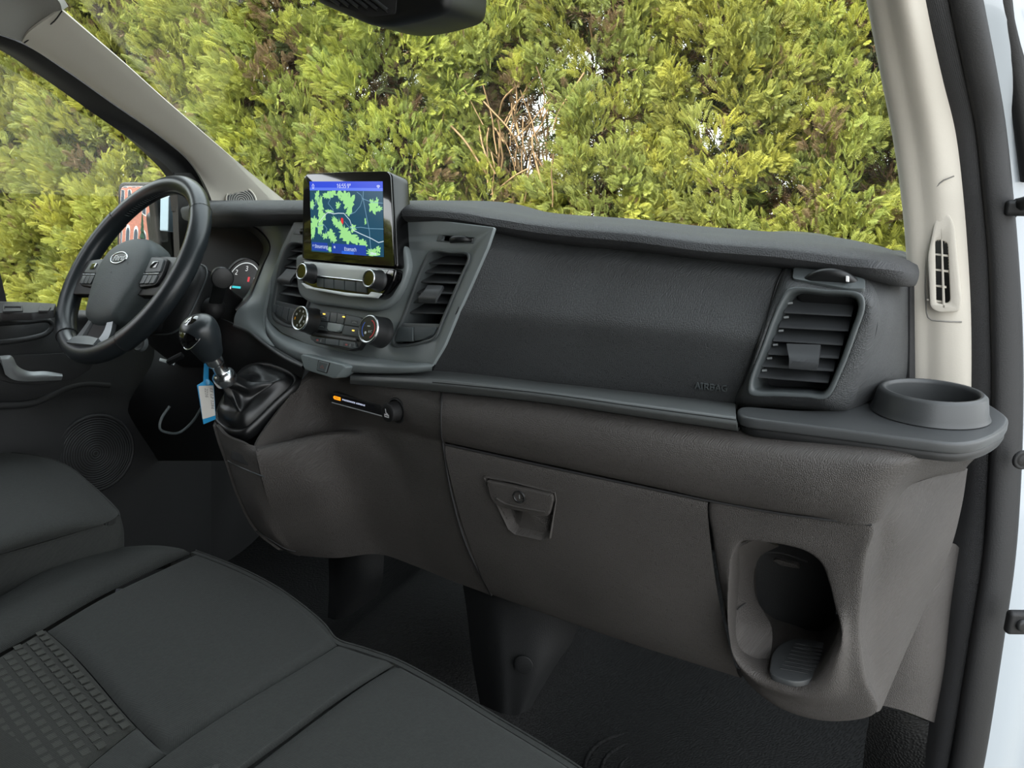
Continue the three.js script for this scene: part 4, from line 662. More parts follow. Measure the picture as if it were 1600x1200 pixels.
{ // centre right vent with two switches below
  const inner = [[0.1597, 0.9007, 0.0149], [0.194, 0.9028, 0.021], [0.2205, 0.9028, 0.0262], [0.2235, 0.8989, 0.0278], [0.2149, 0.8773, 0.0321], [0.2019, 0.8467, 0.0379], [0.1906, 0.8183, 0.0434], [0.1825, 0.7974, 0.0476], [0.1646, 0.7884, 0.0465], [0.1384, 0.7807, 0.0436], [0.1106, 0.777, 0.0392], [0.1073, 0.7801, 0.0377], [0.1201, 0.8094, 0.0322], [0.1334, 0.8478, 0.0243], [0.1451, 0.8795, 0.0179]];
  const g = vent('air_vent', 'slatted air vent right of the navigation display', ventRight, inner, CEN, [
    [[0.1489, 0.887, 0.0124], [0.2186, 0.8901, 0.025]], [[0.145, 0.8748, 0.0149], [0.2151, 0.8777, 0.0278]], [[0.1374, 0.8614, 0.0171], [0.2105, 0.865, 0.0303]], [[0.1301, 0.8461, 0.0199], [0.2037, 0.8513, 0.0327]], [[0.1237, 0.8326, 0.0223], [0.1967, 0.8382, 0.0349]], [[0.1173, 0.818, 0.025], [0.1909, 0.8244, 0.0376]]], { raise: 0.0025, droop: 0.75 });
  part('tab', loft([[[0.1592, 0.8569, 0.0268], [0.188, 0.8586, 0.0319]], [[0.1622, 0.8523, 0.0371], [0.1909, 0.8533, 0.0424]], [[0.1552, 0.8445, 0.041], [0.1878, 0.8452, 0.0471]], [[0.1543, 0.84, 0.04], [0.1856, 0.8414, 0.0456]]], { nu: 4, nv: 3, thick: 0.004, lin: true }), M.slat, g);
  part('switch_plate', slab([[0.1127, 0.8039, 0.0301], [0.1901, 0.8121, 0.0429], [0.1823, 0.7954, 0.046], [0.1619, 0.7868, 0.0443], [0.106, 0.7769, 0.0362]], CEN, { h: 0.002, sink: 0.02, r: 0.002 }), M.frame, g);
  part('switch', slab([[0.1155, 0.7994, 0.034], [0.1419, 0.8025, 0.0383], [0.1456, 0.7834, 0.0442], [0.109, 0.7785, 0.0384]], CEN, { h: 0.004, r: 0.003, bevel: 0.001 }), M.button, g);
  part('switch', slab([[0.1432, 0.8027, 0.0385], [0.1854, 0.8078, 0.0453], [0.1801, 0.7971, 0.0472], [0.1622, 0.7881, 0.0462], [0.1466, 0.7844, 0.0441]], CEN, { h: 0.003, r: 0.003, bevel: 0.001 }), M.button, g);
}
{ // centre left vent with row of four switches
  const inner = [[-0.1647, 0.894, -0.0463], [-0.1255, 0.8961, -0.0392], [-0.0967, 0.8938, -0.033], [-0.0932, 0.8532, -0.0212], [-0.1031, 0.8133, -0.0123], [-0.1162, 0.7794, -0.0056], [-0.1372, 0.773, -0.0079], [-0.1623, 0.7751, -0.0134], [-0.1815, 0.781, -0.0187], [-0.1881, 0.7946, -0.0237], [-0.1875, 0.8254, -0.032], [-0.1806, 0.8687, -0.0425]];
  const g = vent('air_vent', 'slatted air vent left of the navigation display', ventLeft, inner, CEN, [
    [[-0.1769, 0.8849, -0.0504], [-0.1015, 0.8854, -0.0359]], [[-0.1814, 0.8724, -0.0478], [-0.1005, 0.8727, -0.0322]], [[-0.1856, 0.8588, -0.045], [-0.1011, 0.8599, -0.0289]], [[-0.1913, 0.843, -0.0418], [-0.1028, 0.8441, -0.0249]], [[-0.1939, 0.8294, -0.0386], [-0.1033, 0.8304, -0.0212]], [[-0.1964, 0.8158, -0.0353], [-0.1087, 0.8161, -0.0184]]], { raise: 0.0025, droop: 0.75 });
  part('tab', loft([[[-0.1651, 0.8546, -0.0356], [-0.1338, 0.855, -0.0296]], [[-0.1638, 0.8485, -0.0253], [-0.1326, 0.849, -0.0193]], [[-0.1724, 0.8411, -0.0218], [-0.1373, 0.841, -0.0149]], [[-0.1724, 0.8369, -0.0227], [-0.139, 0.8367, -0.0162]]], { nu: 4, nv: 3, thick: 0.004, lin: true }), M.slat, g);
  part('switch_plate', slab([[-0.195, 0.8049, -0.03], [-0.1084, 0.8026, -0.0125], [-0.1184, 0.7778, -0.0077], [-0.1413, 0.7721, -0.0106], [-0.1683, 0.774, -0.0164], [-0.1882, 0.782, -0.0224]], CEN, { h: 0.002, sink: 0.02, r: 0.002 }), M.frame, g);
  for (const q of [[[-0.191, 0.7994, -0.0256], [-0.1781, 0.7987, -0.0229], [-0.1809, 0.7862, -0.02], [-0.1902, 0.7872, -0.0221]], [[-0.1761, 0.7979, -0.0223], [-0.16, 0.7975, -0.019], [-0.1635, 0.781, -0.0152], [-0.1789, 0.7854, -0.0194]], [[-0.1582, 0.7977, -0.0188], [-0.1441, 0.7972, -0.0159], [-0.1467, 0.7768, -0.0108], [-0.1616, 0.7802, -0.0146]], [[-0.1424, 0.7974, -0.0156], [-0.1284, 0.7969, -0.0127], [-0.1293, 0.7769, -0.0074], [-0.145, 0.777, -0.0105]]]) part('switch', slab(q, CEN, { h: 0.004, r: 0.001, bevel: 0.0006 }), M.button, g);
}
{ // right-hand vent in the outer pod
  const rim = [[0.6202, 0.8822, -0.0105], [0.6572, 0.8834, -0.0107], [0.6924, 0.8818, -0.0104], [0.6982, 0.8709, -0.0085], [0.6934, 0.8397, -0.003], [0.6844, 0.7994, 0.0041], [0.6727, 0.769, 0.0095], [0.6531, 0.767, 0.0098], [0.6235, 0.7645, 0.0103], [0.5921, 0.7624, 0.0106], [0.589, 0.7707, 0.0091], [0.598, 0.8142, 0.0015], [0.6123, 0.8685, -0.0081]];
  const inner = [[0.6255, 0.8778, -0.0097], [0.6578, 0.8787, -0.0099], [0.6867, 0.8774, -0.0097], [0.6915, 0.869, -0.0082], [0.687, 0.8404, -0.0031], [0.6785, 0.8008, 0.0039], [0.6682, 0.7739, 0.0086], [0.6511, 0.7724, 0.0089], [0.6242, 0.7702, 0.0092], [0.5978, 0.7689, 0.0095], [0.595, 0.7744, 0.0085], [0.6036, 0.8148, 0.0014], [0.6174, 0.8661, -0.0077]];
  const g = vent('air_vent', 'large slatted air vent at the right dashboard end', rim, inner, RVN, [
    [[0.6159, 0.8543, -0.0137], [0.6854, 0.8559, -0.014]], [[0.6124, 0.8377, -0.0108], [0.6841, 0.8402, -0.0112]], [[0.608, 0.8223, -0.0081], [0.6803, 0.8247, -0.0085]], [[0.6042, 0.8069, -0.0054], [0.6782, 0.8101, -0.0059]], [[0.5996, 0.7927, -0.0028], [0.6748, 0.7959, -0.0034]], [[0.5961, 0.78, -0.0006], [0.6712, 0.7829, -0.0011]]], { raise: 0.004, depth: 0.034, droop: 0.75 });
  part('tab', loft([[[0.6244, 0.819, -0.0034], [0.6597, 0.8213, -0.0038]], [[0.6279, 0.8107, 0.0041], [0.6604, 0.8122, 0.0039]], [[0.6311, 0.8046, 0.0113], [0.6609, 0.8052, 0.0112]], [[0.632, 0.8001, 0.0101], [0.6591, 0.8011, 0.0099]]], { nu: 6, nv: 3, thick: 0.006, lin: true }), M.slat, g);
  part('tab_ridge', slab([[0.6349, 0.8143, 0.0075], [0.6548, 0.8151, 0.0074], [0.654, 0.8103, 0.0123], [0.6349, 0.8096, 0.0125]], RVN, { h: 0.001, sink: 0.002, r: 0.001 }), M.button, g);
  // spindle pins along the left side
  for (const q of [[0.6181, 0.8645, -0.0196], [0.6158, 0.8487, -0.0168], [0.6121, 0.8335, -0.0141], [0.6078, 0.8173, -0.0113], [0.6033, 0.8017, -0.0085], [0.5993, 0.7875, -0.006]]) part('pin', tube([q, add(q, [0.005, 0.001, 0])], 0.0014, { seg: 2, sides: 8 }), M.silver, g);
  const tw = sub('vent_thumbwheel', dash, 'thumbwheel with white mark above the right vent');
  const fN = V([0, 0.85, 0.5]).normalize().toArray();
  part('slot', slab([[0.6177, 0.8974, -0.04], [0.6586, 0.8978, -0.038], [0.6939, 0.8959, -0.024], [0.6961, 0.8904, -0.008], [0.6795, 0.8888, -0.007], [0.6205, 0.8904, -0.02]], fN, { h: 0.002, sink: 0.008, r: 0.004, lift: 0.005 }), M.frame, tw);
  part('wheel', spin([[0.0001, -0.0055], [0.03, -0.0055], [0.034, -0.003], [0.035, 0], [0.034, 0.003], [0.03, 0.0055], [0.0001, 0.0055]], add([0.6599, 0.8927, -0.022], fN, -0.02), [0, 0.5, -0.85], 48), M.trimBlack, tw);
  part('mark', slab([[0.6763, 0.9, -0.008], [0.6788, 0.9001, -0.008], [0.6795, 0.8941, -0.008], [0.677, 0.8939, -0.008]], [0, 0.2, 1], { h: 0.0006, sink: 0.008, r: 0.0005, bevel: 0.0002 }), mat('#e8e8e6', 0.5), tw);
  const icons = canvasTex(64, 64, (x, w) => { x.fillStyle = '#3a3d3f'; x.fillRect(0, 0, w, w); x.strokeStyle = '#101112'; x.lineWidth = 5; x.strokeRect(10, 16, 44, 34); x.beginPath(); x.moveTo(14, 40); x.lineTo(30, 24); x.lineTo(48, 40); x.stroke(); });
  part('symbol', print4([[0.6201, 0.8959, -0.035], [0.6264, 0.8956, -0.034], [0.6278, 0.8918, -0.024], [0.6213, 0.8919, -0.026]], fN, 0.0035), mat('#ffffff', 0.5, { map: icons }), tw);
}
{ // raised word on the airbag cover
  const font = await new FontLoader().loadAsync('fonts/droid/droid_sans_regular.typeface.json');
  const g = new TextGeometry('AIRBAG', { font, size: 0.0105, depth: 0.002, curveSegments: 3, bevelEnabled: true, bevelThickness: 0.0003, bevelSize: 0.0002, bevelSegments: 1 });
  const a = [0.521, 0.7547, -0.0135], b = [0.5591, 0.7554, -0.0155], d = V(b).sub(V(a)).normalize();
  g.computeBoundingBox(); const s = V(a).distanceTo(V(b)) / g.boundingBox.max.x; g.scale(s, s, 1);
  const n = V([0.05, -0.25, 0.96]).normalize(), v = n.clone().cross(d).normalize();
  g.applyMatrix4(new THREE.Matrix4().makeBasis(d, v, d.clone().cross(v)).setPosition(V(a)));
  part('raised_lettering', uvMetres(g), M.frame, dash, 'raised lettering AIRBAG');
}
// ---------------------------------------------------------------- navigation display
{
  const d = thing('navigation_display', 'upright glossy black navigation screen showing a map', 'display', [0.0201, 0.8469, 0.0298]);
  const outline = [[-0.1214, 1.0004, -0.0395], [-0.1129, 1.0071, -0.0397], [-0.0126, 1.0095, -0.0209], [0.0725, 1.0099, -0.0044], [0.0815, 1.0047, -0.0013], [0.1153, 0.8824, 0.0387], [0.0133, 0.8805, 0.0194], [-0.0992, 0.8794, -0.0022]];
  const side = [0.1, 0, -1];
  part('housing', slab(outline, SCR, { h: 0.0, sink: 0.034, bevel: 0.004, r: 0.006, segs: 4 }), M.screenBlack, d);
  part('front_glass', slab(inset(outline, 0.015), SCR, { h: 0.0008, sink: 0.001, bevel: 0.0003, r: 0.006 }), M.gloss, d);
  const map = canvasTex(704, 448, (x, w, h) => {
    x.fillStyle = '#1c4a63'; x.fillRect(0, 0, w, h);
    let s = 3; const R = () => { s = (s * 16807) % 2147483647; return s / 2147483647; };
    x.fillStyle = '#9fe08f';
    const blob = (cx, cy, rx, ry, n = 26) => { x.beginPath(); for (let i = 0; i < n; i++) { const a = i / n * 6.283, k = 0.5 + 0.85 * R(); const X = cx + Math.cos(a) * rx * k, Y = cy + Math.sin(a) * ry * k; i ? x.lineTo(X, Y) : x.moveTo(X, Y); } x.closePath(); x.fill(); };
    for (const b of [[75, 95, 28, 48], [110, 160, 30, 60], [20, 150, 25, 30], [40, 270, 42, 46], [100, 290, 30, 50], [120, 230, 34, 44], [180, 90, 50, 24], [230, 75, 40, 22], [300, 80, 22, 40], [355, 95, 36, 60], [400, 130, 52, 56], [390, 185, 30, 26], [200, 190, 40, 14], [290, 150, 22, 24], [250, 250, 30, 34], [300, 270, 36, 34], [340, 315, 52, 50], [390, 345, 66, 36], [450, 360, 60, 28], [520, 375, 46, 22], [210, 335, 34, 40], [240, 360, 26, 26], [150, 345, 30, 20], [430, 290, 30, 26], [620, 150, 36, 42], [665, 165, 40, 18], [655, 125, 12, 30], [545, 245, 9, 22], [655, 405, 22, 18], [600, 430, 60, 26], [20, 330, 24, 40], [190, 425, 20, 20]]) blob(...b);
    const line = (c, wd, pts) => { x.strokeStyle = c; x.lineWidth = wd; x.lineJoin = 'round'; x.beginPath(); pts.forEach((p, i) => i ? x.lineTo(...p) : x.moveTo(...p)); x.stroke(); };
    line('#7fa9c4', 3, [[200, 60], [215, 110], [190, 140], [240, 180], [230, 200]]); line('#7fa9c4', 3, [[0, 180], [60, 150], [90, 90]]); line('#7fa9c4', 3, [[470, 65], [510, 85], [520, 110], [500, 150], [450, 190], [400, 205]]);
    line('#7fa9c4', 4, [[530, 60], [525, 100], [560, 230], [580, 300], [590, 420]]); line('#7fa9c4', 3, [[520, 105], [600, 125], [704, 130]]); line('#7fa9c4', 3, [[350, 250], [400, 290], [500, 280], [580, 285], [704, 283]]);
    line('#7fa9c4', 3, [[70, 290], [140, 275], [170, 300], [150, 330]]); line('#cfe0ea', 5, [[90, 260], [150, 215], [190, 195], [240, 205], [290, 200], [345, 200], [400, 240], [430, 300], [500, 320], [600, 345], [660, 365], [704, 355]]);
    x.fillStyle = '#e8333b'; x.beginPath(); x.arc(325, 240, 13, 0, 7); x.fill(); x.beginPath(); x.moveTo(310, 250); x.lineTo(340, 250); x.lineTo(330, 270); x.fill();
    x.fillStyle = '#2b49d8'; x.fillRect(0, 0, w, 58); x.fillStyle = '#5a78f0'; x.fillRect(0, 40, w, 18);
    x.fillStyle = '#e6ecff'; x.font = '38px sans-serif'; x.textAlign = 'center'; x.fillText('16:55', 322, 42); x.fillText('9°', 395, 42);
    x.strokeStyle = '#e6ecff'; x.lineWidth = 4; x.beginPath(); x.moveTo(24, 30); x.lineTo(37, 16); x.lineTo(50, 30); x.moveTo(29, 28); x.lineTo(29, 44); x.lineTo(45, 44); x.lineTo(45, 28); x.stroke();
    x.lineWidth = 4; for (const r of [6, 13, 20]) { x.beginPath(); x.arc(665, 44, r, -2.4, -0.75); x.stroke(); }
    x.fillStyle = '#23429f'; x.fillRect(5, 388, 165, 52); x.fillRect(215, 388, 330, 60); x.fillStyle = '#2f66d8'; x.fillRect(310, 430, 120, 18);
    x.fillStyle = '#dfe8ff'; x.font = '30px sans-serif'; x.fillText('^ Steuerung', 92, 424); x.fillText('Eisenach', 395, 428); x.font = 'bold 22px sans-serif'; x.fillText('N', 240, 418); x.fillText('20km', 610, 440);
  });
  part('screen_picture', print4([[-0.1027, 0.9949, -0.0344], [0.066, 0.9954, -0.0017], [0.088, 0.8942, 0.0301], [-0.0761, 0.8923, -0.0012]], SCR, 0.0012), new THREE.MeshPhysicalMaterial({ color: '#000000', roughness: 0.12, specularIntensity: 0.35, emissive: '#ffffff', emissiveMap: map, emissiveIntensity: 0.6 }), d, 'lit map picture');
  // control bar below the screen
  const bar = sub('control_bar', d, 'bright control bar with two knobs');
  part('bar_body', slab([[-0.1006, 0.8784, -0.0022], [0.0135, 0.8796, 0.0197], [0.1144, 0.8807, 0.039], [0.1131, 0.867, 0.0424], [0.0968, 0.8435, 0.0457], [0.0845, 0.838, 0.0448], [0.0151, 0.8357, 0.0319], [-0.0775, 0.8383, 0.0132], [-0.0923, 0.8465, 0.0081]], SCR, { h: 0.001, sink: 0.034, bevel: 0.003, r: 0.006, segs: 3 }), M.gloss, bar);
  part('upper_strip', slab([[-0.0907, 0.8763, 0.0014], [0.0149, 0.878, 0.0214], [0.1003, 0.8781, 0.038], [0.0927, 0.8698, 0.0388], [0.061, 0.8594, 0.0354], [-0.0534, 0.8583, 0.0135], [-0.0814, 0.8627, 0.0069]], SCR, { h: 0.002, sink: 0.003, r: 0.003, bevel: 0.0008 }), M.satin, bar);
  part('strip_edge', tube([[-0.0494, 0.8583, 0.0164], [0.0137, 0.8593, 0.0284], [0.0616, 0.8597, 0.0376]], 0.0012, { seg: 12, sides: 6 }), M.chrome, bar);
  part('lower_strip', slab([[-0.089, 0.845, 0.0102], [-0.0608, 0.8408, 0.0169], [0.0152, 0.8403, 0.0318], [0.0685, 0.8418, 0.0417], [0.0731, 0.8465, 0.0413], [0.0946, 0.846, 0.0457], [0.0853, 0.8391, 0.0457], [0.0234, 0.8357, 0.0346], [-0.0761, 0.8376, 0.0148]], SCR, { h: 0.003, sink: 0.003, r: 0.002, bevel: 0.0008 }), M.satin, bar);
  const bx = [[496, 508], [508.5, 524], [524.5, 541], [541.5, 558], [558.5, 574]];
  const tl = [-0.0544, 0.8554, 0.0141], trr = [0.0613, 0.8577, 0.036], brr = [0.064, 0.844, 0.0403], bl = [-0.0517, 0.8426, 0.0181];
  for (const [a, b] of bx) { const s = (a - 496) / 79, e = (b - 496) / 79; part('key', slab([mix(tl, trr, s + 0.006), mix(tl, trr, e - 0.006), mix(bl, brr, e - 0.006), mix(bl, brr, s + 0.006)], SCR, { h: 0.002, r: 0.0012, bevel: 0.0006 }), M.button, bar); }
  for (const c of [[-0.0676, 0.8599, 0.0093], [0.0852, 0.8622, 0.0383]]) {
    const k = sub('knob', d, 'black knob with chrome ring');
    part('knob_body', spin([[0.0155, 0], [0.0152, 0.004], [0.0135, 0.006], [0.013, 0.019], [0.012, 0.0205]], c, SCR, 36), M.trimBlack, k);
    part('knob_ring', spin([[0.0122, 0.0195], [0.0124, 0.0212], [0.0112, 0.0218], [0.0102, 0.0208]], c, SCR, 36), M.chrome, k);
    part('knob_cap', spin([[0.0001, 0.0205], [0.0103, 0.0205]], c, SCR, 28), M.gloss, k);
  }
}
// ---------------------------------------------------------------- climate controls
{
  const d = thing('climate_control_panel', 'climate control panel with two round dials and grey keys', 'climate control', [-0.0001, 0.7545, 0.0424]);
  part('key_base', slab([[-0.0594, 0.8051, 0.0121], [-0.0241, 0.807, 0.0182], [0.0439, 0.8063, 0.0317], [0.058, 0.8017, 0.0361], [0.0579, 0.7782, 0.0449], [0.0484, 0.7629, 0.0487], [0.0282, 0.7584, 0.0464], [-0.0509, 0.7587, 0.031], [-0.0639, 0.7644, 0.0263], [-0.0628, 0.7907, 0.0168]], CLI, { h: 0.001, sink: 0.008, r: 0.004 }), M.trimBlack, d);
  const key = (q, m = M.button, h = 0.004) => part('key', slab(q, CLI, { h, r: 0.001, bevel: 0.0006 }), m, d);
  key([[-0.0603, 0.8032, 0.0126], [-0.025, 0.8051, 0.0188], [-0.0256, 0.7922, 0.0235], [-0.0628, 0.7907, 0.0168]]); key([[-0.0623, 0.7894, 0.0173], [-0.026, 0.7912, 0.0237], [-0.0244, 0.7786, 0.0287], [-0.0618, 0.7778, 0.0218]]);
  key([[-0.0235, 0.8053, 0.019], [-0.0084, 0.8055, 0.0218], [-0.0072, 0.792, 0.0271], [-0.0225, 0.7921, 0.0241]], M.frame); key([[-0.0069, 0.8057, 0.0221], [0.0093, 0.8061, 0.0251], [0.0097, 0.7926, 0.0301], [-0.0058, 0.7922, 0.0273]], M.frame);
  key([[-0.022, 0.7908, 0.0247], [0.0093, 0.7917, 0.0304], [0.0062, 0.7823, 0.0333], [0.001, 0.7799, 0.0332], [-0.017, 0.7795, 0.0298], [-0.0215, 0.7817, 0.0281]], mat('#8f9897', 0.4), 0.007);
  key([[0.0124, 0.8055, 0.0259], [0.0428, 0.8053, 0.0319], [0.0539, 0.8013, 0.0355], [0.0534, 0.7933, 0.0384], [0.0121, 0.792, 0.0308]]); key([[0.0125, 0.7907, 0.0314], [0.0525, 0.7919, 0.0387], [0.0534, 0.7793, 0.0436], [0.0104, 0.7783, 0.0356]]);
  part('strip', slab([[-0.058, 0.7739, 0.0261], [0.0434, 0.7775, 0.0445], [0.0471, 0.7745, 0.0463], [-0.0599, 0.7699, 0.0272]], CLI, { h: 0.003, r: 0.001 }), M.ledge, d);
  key([[-0.0631, 0.7669, 0.0255], [-0.0258, 0.7684, 0.0322], [-0.0256, 0.7606, 0.0351], [-0.0448, 0.7595, 0.0318], [-0.0584, 0.7623, 0.0281]]); key([[-0.0243, 0.7685, 0.0325], [0.0071, 0.7698, 0.0381], [0.008, 0.7619, 0.0412], [-0.024, 0.7604, 0.0356]]); key([[0.0085, 0.77, 0.0383], [0.043, 0.7714, 0.0445], [0.0479, 0.7646, 0.048], [0.0373, 0.7618, 0.0469], [0.0096, 0.7617, 0.0416]]);
  // amber pilot lamps and key symbols
  const lamp = new THREE.MeshStandardMaterial({ color: '#3a2a05', emissive: '#ffd45a', emissiveIntensity: 1.1 });
  for (const q of [[[-0.0406, 0.8037, 0.0213], [-0.036, 0.8038, 0.0221], [-0.0361, 0.8022, 0.0227], [-0.0407, 0.8021, 0.0218]], [[0.0054, 0.8047, 0.0298], [0.0098, 0.8049, 0.0306], [0.0096, 0.8032, 0.0312], [0.0052, 0.8031, 0.0304]], [[0.0322, 0.7887, 0.041], [0.0365, 0.7888, 0.0417], [0.0362, 0.7872, 0.0423], [0.032, 0.7871, 0.0415]]]) part('pilot_lamp', slab(q, CLI, { h: 0.0004, sink: 0.001, r: 0.0002, bevel: 0.0001 }), lamp, d);
  const sym = canvasTex(64, 32, (x, w, h) => { x.fillStyle = '#33383a'; x.fillRect(0, 0, w, h); x.strokeStyle = '#9aa2a2'; x.lineWidth = 3; x.beginPath(); x.moveTo(10, 24); x.quadraticCurveTo(32, 2, 54, 24); x.moveTo(20, 24); x.lineTo(20, 14); x.moveTo(32, 24); x.lineTo(32, 10); x.moveTo(44, 24); x.lineTo(44, 14); x.stroke(); });
  const symM = mat('#ffffff', 0.5, { map: sym });
  for (const q of [[[-0.0461, 0.7993, 0.0213], [-0.0306, 0.7996, 0.0242], [-0.0309, 0.7955, 0.0256], [-0.0463, 0.7951, 0.0228]], [[0.0256, 0.8014, 0.0344], [0.0414, 0.8016, 0.0374], [0.0413, 0.797, 0.0391], [0.0256, 0.7968, 0.0361]], [[-0.0468, 0.7867, 0.0258], [-0.0299, 0.7873, 0.0289], [-0.03, 0.7827, 0.0305], [-0.0469, 0.7821, 0.0275]]]) part('key_symbol', print4(q, CLI, 0.0002), symM, d);
  const heat = canvasTex(64, 32, (x, w, h) => { x.fillStyle = '#33383a'; x.fillRect(0, 0, w, h); x.fillStyle = '#b04646'; x.beginPath(); x.arc(20, 16, 8, 0, 7); x.fill(); x.fillStyle = '#8f9797'; x.fillRect(40, 6, 6, 5); x.fillRect(40, 14, 6, 5); x.fillRect(40, 22, 6, 5); });
  const heatM = mat('#ffffff', 0.5, { map: heat });
  for (const q of [[[-0.05, 0.7669, 0.0325], [-0.0269, 0.7681, 0.0366], [-0.0268, 0.763, 0.0385], [-0.05, 0.7623, 0.0342]], [[0.0179, 0.7693, 0.0448], [0.0408, 0.7701, 0.049], [0.0408, 0.7653, 0.0508], [0.0179, 0.7644, 0.0466]]]) part('key_symbol', print4(q, CLI, 0.0002), heatM, d);
  const faces = [
    (x, w) => { x.fillStyle = '#060707'; x.fillRect(0, 0, w, w); x.strokeStyle = '#e8ecec'; x.fillStyle = '#e8ecec'; x.lineWidth = 3; for (let i = 0; i < 7; i++) { const a = -2.6 + i * 0.75; x.beginPath(); x.arc(w / 2 + Math.cos(a) * 46, w / 2 + Math.sin(a) * 46, 5, 0, 7); x.stroke(); } x.fillStyle = '#cfd4d0'; x.beginPath(); x.moveTo(60, 85); x.lineTo(92, 34); x.lineTo(84, 70); x.lineTo(66, 98); x.fill(); x.fillStyle = '#ffb020'; x.fillRect(12, 58, 8, 16); },
    (x, w) => { x.fillStyle = '#060707'; x.fillRect(0, 0, w, w); x.lineWidth = 6; x.strokeStyle = '#d8323c'; x.beginPath(); x.arc(64, 64, 48, -1.3, 1.1); x.stroke(); x.strokeStyle = '#3c6bd8'; x.beginPath(); x.arc(64, 64, 48, 2.2, 3.9); x.stroke(); x.fillStyle = '#dfe4e4'; x.fillRect(52, 46, 22, 5); x.font = '18px sans-serif'; x.fillText('A/C', 66, 82); x.beginPath(); x.arc(46, 84, 8, 0, 7); x.fill(); }];
  [[[-0.0634, 0.7879, 0.0177], 0.0195], [[0.0925, 0.7911, 0.0468], 0.0205]].forEach(([c, r], i) => {
    const k = sub('dial', d, 'round dial with bright ring');
    part('dial_body', spin([[r + 0.0015, 0], [r + 0.001, 0.006], [r, 0.008], [r - 0.0005, 0.024], [r - 0.002, 0.0265]], c, CLI, 44), M.trimBlack, k);
    part('dial_ring', spin([[r - 0.0008, 0.0245], [r - 0.0008, 0.027], [r - 0.0022, 0.0278], [r - 0.0034, 0.0265]], c, CLI, 44), M.chrome, k);
    const t = canvasTex(128, 128, faces[i]), f = frameOf(CLI), R = r - 0.0033, p = add(c, CLI, 0.0265);
    const g = new THREE.CircleGeometry(R, 40); g.applyMatrix4(new THREE.Matrix4().makeBasis(f.u, f.v, f.n).setPosition(V(p)));
    part('dial_face', g, mat('#ffffff', 0.2, { map: t, specularIntensity: 0.6 }), k);
  });
}
{ // hazard switch bar
  const d = thing('hazard_switch_bar', 'light grey bar with hazard warning switch above the gear lever', 'switch', [-0.0053, 0.717, 0.0604]);
  const n = [-0.189, 0.1392, 0.9721];
  part('bar', slab([[-0.0629, 0.7404, 0.0459], [-0.0583, 0.744, 0.0463], [0.0388, 0.7435, 0.0652], [0.0447, 0.7399, 0.0669], [0.0242, 0.7219, 0.0655], [0.017, 0.7198, 0.0644], [-0.0491, 0.7213, 0.0513], [-0.054, 0.7244, 0.0499]], n, { h: 0.006, sink: 0.02, r: 0.003, bevel: 0.0022, segs: 3 }), M.hazard, d);
  const t = canvasTex(64, 96, (x, w, h) => { x.fillStyle = '#5a6162'; x.fillRect(0, 0, w, h); x.strokeStyle = '#a05a50'; x.lineWidth = 4; x.beginPath(); x.moveTo(32, 34); x.lineTo(48, 64); x.lineTo(16, 64); x.closePath(); x.stroke(); });
  part('gap', slab([[-0.0186, 0.7421, 0.0607], [0.0093, 0.7421, 0.0661], [0.0028, 0.7258, 0.0671], [-0.0208, 0.7262, 0.0625]], n, { h: 0.0003, sink: 0.002, r: 0.001, bevel: 0.0001 }), M.dark, d);
  part('switch', slab([[-0.0165, 0.7411, 0.061], [0.0069, 0.7412, 0.0655], [0.001, 0.7269, 0.0664], [-0.0188, 0.7272, 0.0625]], n, { h: 0.0015, r: 0.001, bevel: 0.0006 }), M.hazard, d);
  part('symbol', print4([[-0.0142, 0.7404, 0.0616], [0.0047, 0.7404, 0.0652], [-0.0006, 0.728, 0.066], [-0.0165, 0.7283, 0.0628]], n, 0.0017), mat('#ffffff', 0.5, { map: t }), d);
}
